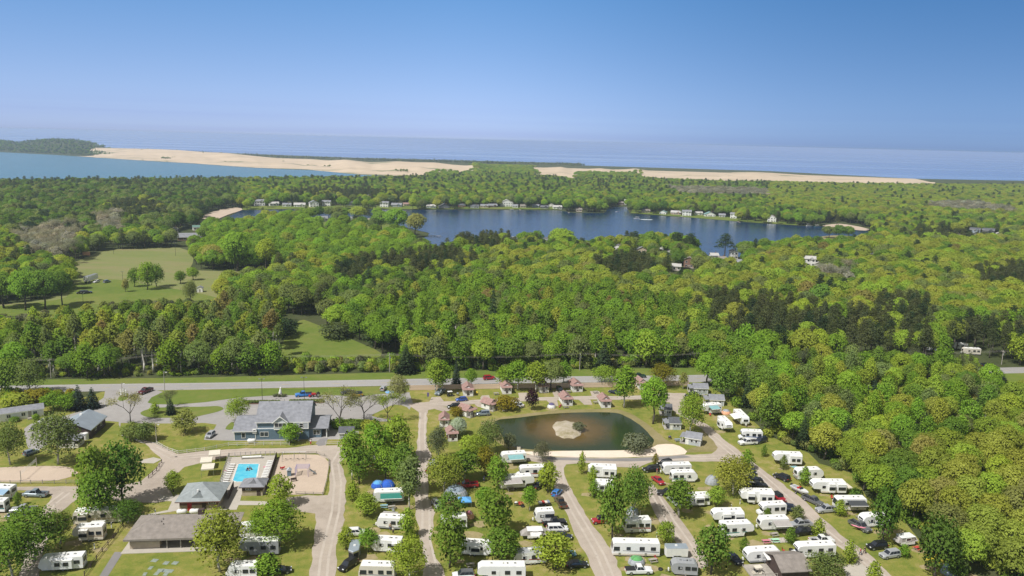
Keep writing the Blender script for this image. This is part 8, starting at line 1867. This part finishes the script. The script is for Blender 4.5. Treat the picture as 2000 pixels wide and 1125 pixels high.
# stepping slabs on the shelter lawn
slab_mt = mat('lawn_slab', (.27, .31, .27), .9, var=.2)
for i, (x, y, w) in enumerate(((302, 1095, 1.3), (324.4, 1100, 1.1), (342, 1100, 1.2), (294, 1109.6, .8), (313.6, 1114.4, 1.3), (328, 1115.4, 2.2), (306, 1120.6, .9), (324, 1121.6, .9), (283, 1121.6, .7))):
    b = P(x, y); m_ = MB(); m_.box(-w/2, w/2, -.6, .6, 0, .05); o = link('stone_slab', m_.mesh('stone_slab', slab_mt), None, (b.x, b.y, .025), random.uniform(-.15, .15)); tag(o, 'flat pale slab set in the lawn below the picnic shelter', 'slab', 'slabs in the shelter lawn')
# ------------------------------------------------------------------ playground and volleyball
def climber():
    b = P(591, 927); t = thing('climbing_frame', 'lilac climbing frame in the middle of the sandy playground', 'climbing frame', (b.x, b.y, .06), .1); lil = mat('lilac_paint', (.42, .36, .50), .5, var=.1)
    for x in (-1.7, 1.7):
        for y in (-1.4, 1.4): m_ = MB(); m_.tube((x, y, 0), (x, y, 2.4), .09, .09, 6); part('post', m_, lil, t)
    for x in (-1.7, 1.7): m_ = MB(); m_.tube((x, -1.4, 2.35), (x, 1.4, 2.35), .08, .08, 6); part('top_bar', m_, lil, t)
    for k in range(7): y = -1.4+2.8*k/6; m_ = MB(); m_.tube((-1.7, y, 2.35), (1.7, y, 2.35), .05, .05, 5); part('rung', m_, lil, t)
    for k in range(5): m_ = MB(); m_.tube((-1.7, -1.4, .4+.4*k), (-1.7, 1.4, .4+.4*k), .05, .05, 5); part('side_rung', m_, lil, t)
    m_ = MB(); lo = [(1.8, -.4, 1.5), (3.6, -.4, .15), (3.6, .4, .15), (1.8, .4, 1.5)]; m_.hexa(lo, [(x, y, z+.08) for x, y, z in lo]); part('slide', m_, STEEL, t)
def swings():
    a, b = P(552, 900), P(598, 899); d = b-a; t = thing('swing_set', 'long metal swing frame at the far side of the playground', 'swing set', (a.x, a.y, .06), math.atan2(d.y, d.x)); L = d.length
    m_ = MB(); m_.tube((0, 0, 2.5), (L, 0, 2.5), .06, .06, 6); part('top_bar', m_, STEEL, t)
    for x in (0, L/2, L):
        for s in (-1, 1): m_ = MB(); m_.tube((x, s*.9, 0), (x, 0, 2.5), .05, .05, 5); part('leg', m_, STEEL, t)
    for x in (L*.14, L*.34, L*.64, L*.86):
        m_ = MB(); m_.box(x-.25, x+.25, -.1, .1, .5, .55); sw = part('swing_seat', m_, BLACK, t)
        for q in (-.22, .22): m_ = MB(); m_.tube((x+q, 0, .55), (x+q, 0, 2.5), .02, .02, 4, caps=False); part('chain', m_, STEEL, sw)
climber(); swings()
b = P(551.5, 917.5); t = thing('spring_rider', 'red spring rider on the playground sand', 'spring rider', (b.x, b.y, .06), .4); m_ = MB(); m_.tube((0, 0, 0), (0, 0, .35), .12, .12, 8); part('spring', m_, DARKMETAL, t); m_ = MB(); m_.prism([(-.6, .35), (.5, .35), (.75, .9), (.35, .75), (-.3, .7), (-.6, 1.0)], -.16, .16); part('body', m_, RED, t)
b = P(565, 929); t = thing('play_house', 'little blue grey play tower on the playground sand', 'play tower', (b.x, b.y, .06), .2); m_ = MB(); m_.box(-.5, .5, -.5, .5, .0, 1.6); part('wall', m_, BLUE_SIDING, t); m_ = MB(); m_.prism([(-.7, 1.6), (.7, 1.6), (0, 2.2)], -.65, .65); part('roof', m_, PALE_SIDING, t)
b = P(574, 940.5); t = thing('bench', 'brown bench on the playground beside the lime tree', 'bench', (b.x, b.y, .06), .5); m_ = MB(); m_.box(-.8, .8, -.2, .2, .42, .48); part('seat', m_, DARKWOOD, t); m_ = MB(); m_.box(-.8, .8, .2, .25, .5, .95); part('backrest', m_, DARKWOOD, t)
for s in (-.65, .65): m_ = MB(); m_.box(s-.05, s+.05, -.2, .2, 0, .42); part('leg', m_, DARKWOOD, t)
a, c = P(41, 938.8), P(72, 912); d = c-a; t = thing('volleyball_net', 'volleyball net between two wooden posts on the sand', 'net', (a.x, a.y, .05), math.atan2(d.y, d.x)); L = d.length
for x in (0, L): m_ = MB(); m_.tube((x, 0, 0), (x, 0, 2.7), .09, .08, 6); part('post', m_, GREYWOOD, t)
m_ = MB()
for z in np.linspace(1.6, 2.45, 6): m_.tube((0, 0, z), (L, 0, z), .012, .012, 3, caps=False)
for x in np.linspace(.3, L-.3, 28): m_.tube((x, 0, 1.6), (x, 0, 2.45), .008, .008, 3, caps=False)
part('net', m_, WHITE, t)
# ------------------------------------------------------------------ pavilion at the lower right corner
def pavilion():
    A, rz, L = frame_at((1494, 1134), (1556, 1131)); t = thing('pavilion', 'brown grey roofed pavilion with wooden deck at the lower edge', 'pavilion', A, rz)
    gable(t, 3.2, L+2, -1.0, 6.5, 2.6, 4.1, 'x', DARKWOOD, ROOF_BROWN, None, .5); m_ = MB(); m_.box(-2.5, 3.0, .5, 6.0, .05, .35); part('deck', m_, GREYWOOD, t)
    for x in (-2.4, .2, 2.9): m_ = MB(); m_.box(x, x+.1, .4, .5, .35, 1.3); part('deck_post', m_, GREYWOOD, t)
    m_ = MB(); m_.box(-2.4, 3.0, .4, .48, 1.2, 1.3); part('deck_rail', m_, GREYWOOD, t)
pavilion()
A, rz, L = frame_at((1500, 1052), (1531, 1050)); m_ = MB(); m_.box(0, L, -2.2, 0, 0, .02); o = link('patio_mat', m_.mesh('patio_mat', mat('patio_mat', (.50, .44, .40), .95, var=.3, scale=3)), None, (A.x, A.y, .03), rz); tag(o, 'pale patio mat in front of the taupe awning camper', 'mat')
# ------------------------------------------------------------------ meadow and pine wood pieces
def semi_trailer():
    loc, rz, L = place((169, 553), (187, 547), 'r'); t = thing('semi_trailer', 'long white box trailer parked on the meadow', 'trailer', loc, rz); m_ = MB(); m_.box(-6, 6, -1.25, 1.25, 1.1, 3.9); part('box', m_, WHITE, t); m_ = MB(); m_.box(-5.9, 5.9, -1.2, 1.2, 3.905, 3.95); part('roof', m_, STEEL, t)
    for x in (-4.6, -3.3):
        for s in (-1.05, 1.05): wheel(t, x, s, .5, .3)
    for s in (-.9, .9): m_ = MB(); m_.box(4.0, 4.2, s-.08, s+.08, 0, 1.1); part('landing_leg', m_, DARKMETAL, t)
semi_trailer(); car('suv', (204, 553), (214, 551), 'r', 'slate', 'dark windowed pale SUV on the meadow beside the white box trailer'); car('hatch', (184, 553), (193, 551), 'l', 'white', 'white car tucked behind the meadow box trailer'); car('suv', (153, 574), (164, 573), 'l', 'black', 'black vehicle on the meadow near the maple shadow, left one'); car('pickup', (163, 574), (175, 573), 'r', 'black', 'black vehicle on the meadow near the maple shadow, right one')
b = P(390, 571); t = thing('pump_house', 'small white hut standing on the near meadow', 'hut', (b.x, b.y, .02), .2); gable(t, -1.6, 1.6, 0, 3.0, 2.4, 3.3, 'y', WHITE, ROOF_GREY, None, .25); door(t, 0, -.01, 0, .9, 1.9, GREYWOOD)
rv('travel', (1819, 686), (1834, 687), 'l', 'white camper in the gap of the pine wood, largest there', L=8.5); rv('travel', (1870, 683), (1882, 684), 'l', 'white camper front seen under the pines', L=6); rv('travel', (1888, 693), (1908, 694), 'l', 'cream camper among pine trunks by the highway', body='beige', L=7.5)
# ------------------------------------------------------------------ on the lake
def motor_boat(x, y, label, L=6.0, rz=0.0, hull='white', canopy_=False):
    b = P(x, y); t = thing('lake_boat', label, 'boat', (b.x, b.y, .3), rz); h = L/2; rings = []
    for k, w, zk in ((-1, .9, -.2), (-.3, 1.0, -.25), (.4, .9, -.2), (.8, .5, .0), (1, .06, .4)): rings.append([(k*h, -w, .65), (k*h, -w*.75, zk+.1), (k*h, 0, zk), (k*h, w*.75, zk+.1), (k*h, w, .65)])
    m_ = MB(); m_.loft(rings); part('hull', m_, paint(hull), t); m_ = MB(); m_.box(-h*.8, h*.3, -.7, .7, .655, .68); part('cockpit', m_, GREYWOOD, t); q = [(h*.25, -.7, .68), (h*.25, .7, .68), (h*.08, .6, 1.15), (h*.08, -.6, 1.15)]; part('windshield', quad_mesh('windshield', q, GLASS), None, t)
    if canopy_:
        m_ = MB(); m_.box(-h*.8, h*.4, -.95, .95, 2.0, 2.08); part('bimini_top', m_, AWN['white'], t)
        for x_ in (-h*.7, h*.3):
            for y_ in (-.8, .8): m_ = MB(); m_.tube((x_, y_, .65), (x_, y_, 2.0), .03, .03, 4); part('canopy_post', m_, STEEL, t)
motor_boat(1243, 427.5, 'white motor boat crossing the lake with a pale wake', 7.5, math.pi, 'white', True)
WAKE = mat('boat_wake', (.55, .60, .62), .5, var=.4, scale=.8); sheet('lake_wake', [(1247, 428), (1262, 428), (1276, 428.8), (1272, 429.8), (1256, 429.5)], .34, WAKE)
motor_boat(1581, 441.5, 'white pontoon boat moored at the far lake beach, nearer the wooded shore', 8, .2, 'white', True); motor_boat(1597, 443.5, 'pontoon boat with teal hull moored at the far lake beach', 8, .2, 'teal', True); motor_boat(1207, 414, 'small white boat in the lake inlet', 6, .4); motor_boat(530, 334, 'tiny white boat on the wide dune lake', 16, .1); motor_boat(817, 471, 'white boat tied below the wooded lake point', 7, .5); motor_boat(1000, 409.8, 'white boat moored before the big white shore house', 6, .1); motor_boat(1392, 511, 'white boat in the channel by the near shore houses', 7, 1.2)
def dock(x, y, L, rz, label):
    b = P(x, y); t = thing('dock', label, 'dock', (b.x, b.y, .3), rz, 'docks on the lake'); m_ = MB(); m_.box(0, L, -.8, .8, .45, .6); part('deck', m_, GREYWOOD, t)
    for k in range(int(L/3)+1):
        for s in (-.7, .7): m_ = MB(); m_.tube((k*3, s, -.6), (k*3, s, .9), .1, .1, 5); part('pile', m_, GREYWOOD, t)
dock(836, 462, 12, 0, 'dock reaching out from the wooded lake point'); dock(1015, 410.5, 10, -1.5, 'dock before the white shore house'); dock(1110, 416, 8, -1.5, 'dock at the small far shore point'); dock(1330, 424, 10, -1.5, 'dock before the pink shore cottage'); dock(760, 411, 9, -1.5, 'dock before the blue grey far shore cottage'); dock(1440, 434, 10, -1.5, 'dock at the last far shore house'); dock(620, 410, 9, -1.5, 'dock near the boat beach houses')
# ------------------------------------------------------------------ people
def skin_mesh(name, joints, edges, mt, sub=1):
    """one continuous surface grown over a skeleton: joints = [(x,y,z,rx,ry)]"""
    me = bpy.data.meshes.new(name); me.from_pydata([j[:3] for j in joints], edges, []); o = bpy.data.objects.new(name, me); COL.objects.link(o)
    sk = o.modifiers.new('skin', 'SKIN'); ss = o.modifiers.new('sub', 'SUBSURF'); ss.levels = sub; ss.render_levels = sub
    if not me.skin_vertices: me.attributes.new if False else None
    bpy.context.view_layer.objects.active = o
    if not me.skin_vertices: bpy.ops.mesh.customdata_skin_add()
    for v, j in zip(me.skin_vertices[0].data, joints): v.radius = j[3:5]
    me.skin_vertices[0].data[0].use_root = True
    dg = bpy.context.evaluated_depsgraph_get(); r = bpy.data.meshes.new_from_object(o.evaluated_get(dg)); bpy.data.objects.remove(o); bpy.data.meshes.remove(me)
    r.name = name; r.materials.clear(); r.materials.append(mt)
    for p in r.polygons: p.use_smooth = True
    return r
SKINC = mat('skin', (.50, .31, .22), .6, var=.05); HAIRC = mat('hair', (.06, .035, .02), .8, var=.1)
def person_meshes(walk):
    w = .22 if walk else .04
    body = [(0, 0, .95, .15, .12), (0, 0, 1.2, .14, .11), (0, 0, 1.42, .17, .11), (0, 0, 1.53, .06, .06), (0, .02, 1.66, .10, .11), (0, .02, 1.77, .07, .08),
            (-.19, 0, 1.42, .06, .06), (-.25, -w*.5, 1.14, .045, .045), (-.27, -w*1.2-.06, .90, .035, .04), (-.27, -w*1.3-.08, .80, .03, .04), (.19, 0, 1.42, .06, .06), (.25, w*.5, 1.14, .045, .045), (.27, w*.9-.04, .90, .035, .04), (.27, w*.9-.06, .80, .03, .04),
            (-.10, 0, .88, .095, .10), (-.11, w*.6-.03, .48, .07, .07), (-.11, w*1.4, .08, .05, .05), (-.11, w*1.4-.15, .04, .045, .035), (.10, 0, .88, .095, .10), (.11, -w*.7-.03, .48, .07, .07), (.11, -w*1.2, .08, .05, .05), (.11, -w*1.2-.15, .04, .045, .035)]
    be = [(0, 1), (1, 2), (2, 3), (3, 4), (4, 5), (2, 6), (6, 7), (7, 8), (8, 9), (2, 10), (10, 11), (11, 12), (12, 13), (0, 14), (14, 15), (15, 16), (16, 17), (0, 18), (18, 19), (19, 20), (20, 21)]
    k = .022
    shirt = [(0, 0, .93, .16+k, .13+k), (0, 0, 1.2, .15+k, .115+k), (0, 0, 1.43, .18+k, .11+k), (-.20, 0, 1.42, .07+k, .07+k), (-.245, -w*.4, 1.2, .055+k, .055+k), (.20, 0, 1.42, .07+k, .07+k), (.245, w*.4, 1.2, .055+k, .055+k)]
    se = [(0, 1), (1, 2), (2, 3), (3, 4), (2, 5), (5, 6)]
    tr = [(0, 0, .95, .15+k, .12+k), (-.10, 0, .86, .10+k, .10+k), (-.11, w*.6-.03, .50, .075+k, .075+k), (-.11, w*1.25, .16, .06+k, .06+k), (.10, 0, .86, .10+k, .10+k), (.11, -w*.7-.03, .50, .075+k, .075+k), (.11, -w*1.1, .16, .06+k, .06+k)]
    te = [(0, 1), (1, 2), (2, 3), (0, 4), (4, 5), (5, 6)]
    hair = [(0, .05, 1.68, .10, .11), (0, .03, 1.76, .10, .11), (0, .02, 1.81, .06, .07)]
    return skin_mesh('body', body, be, SKINC), (shirt, se), (tr, te), skin_mesh('hair', hair, [(0, 1), (1, 2)], HAIRC)
def person(x, y, label, shirt, trousers, rz=0.0, walk=False, z=.06):
    g = cached(('person', walk), lambda: person_meshes(walk)); b = P(x, y); t = thing('person', label, 'person', (b.x, b.y, z), rz, 'people about the camp')
    link('body', g[0], t); link('hair', g[3], t)
    link('shirt', cached(('shirt', walk, shirt), lambda: skin_mesh('shirt', *g[1], mat('cloth_'+shirt, CLOTH[shirt], .9))), t); link('trousers', cached(('trousers', walk, trousers), lambda: skin_mesh('trousers', *g[2], mat('cloth_'+trousers, CLOTH[trousers], .9))), t)
    # face: eyes, nose and mouth at picture size of a pixel or less, still modelled
    f = cached('face', lambda: (MB().box(-.055, -.025, -.10, -.085, 1.685, 1.70).box(.025, .055, -.10, -.085, 1.685, 1.70).box(-.03, .03, -.098, -.085, 1.605, 1.615)).mesh('face', HAIRC)); link('face', f, t)
CLOTH = dict(red=(.45, .04, .06), black=(.02, .02, .025), white=(.75, .74, .72), denim=(.06, .09, .16), tan=(.40, .32, .22), blue=(.06, .14, .36), pink=(.60, .25, .30))
person(1680, 1085, 'person in red shirt walking on the long lane', 'red', 'denim', .5, True); person(1688, 1082, 'person in black walking on the long lane beside the red shirt', 'black', 'black', .5, True)
person(768, 1043, 'person in white shirt standing below the white travel trailer', 'white', 'black', .3); person(945, 941, 'person in blue shirt near the bright maple', 'blue', 'denim', -.4); person(1283, 926, 'person in red by the lower black SUV at the beach road', 'red', 'tan', .8); person(607, 869, 'person in white and red by the office path', 'white', 'red', .2); person(762, 1036, 'person in tan beside the white travel trailer end', 'tan', 'denim', -.6)
for i, (x, y, c) in enumerate(((484, 917, 'black'), (488, 915.5, 'blue'), (491, 918, 'black'), (482, 920, 'blue'), (486, 919.5, 'red'))): person(x, y, 'swimmer standing in the turquoise pool, %s of the bathers' % ORD[i], c, 'black', i*1.3, False, -.95)
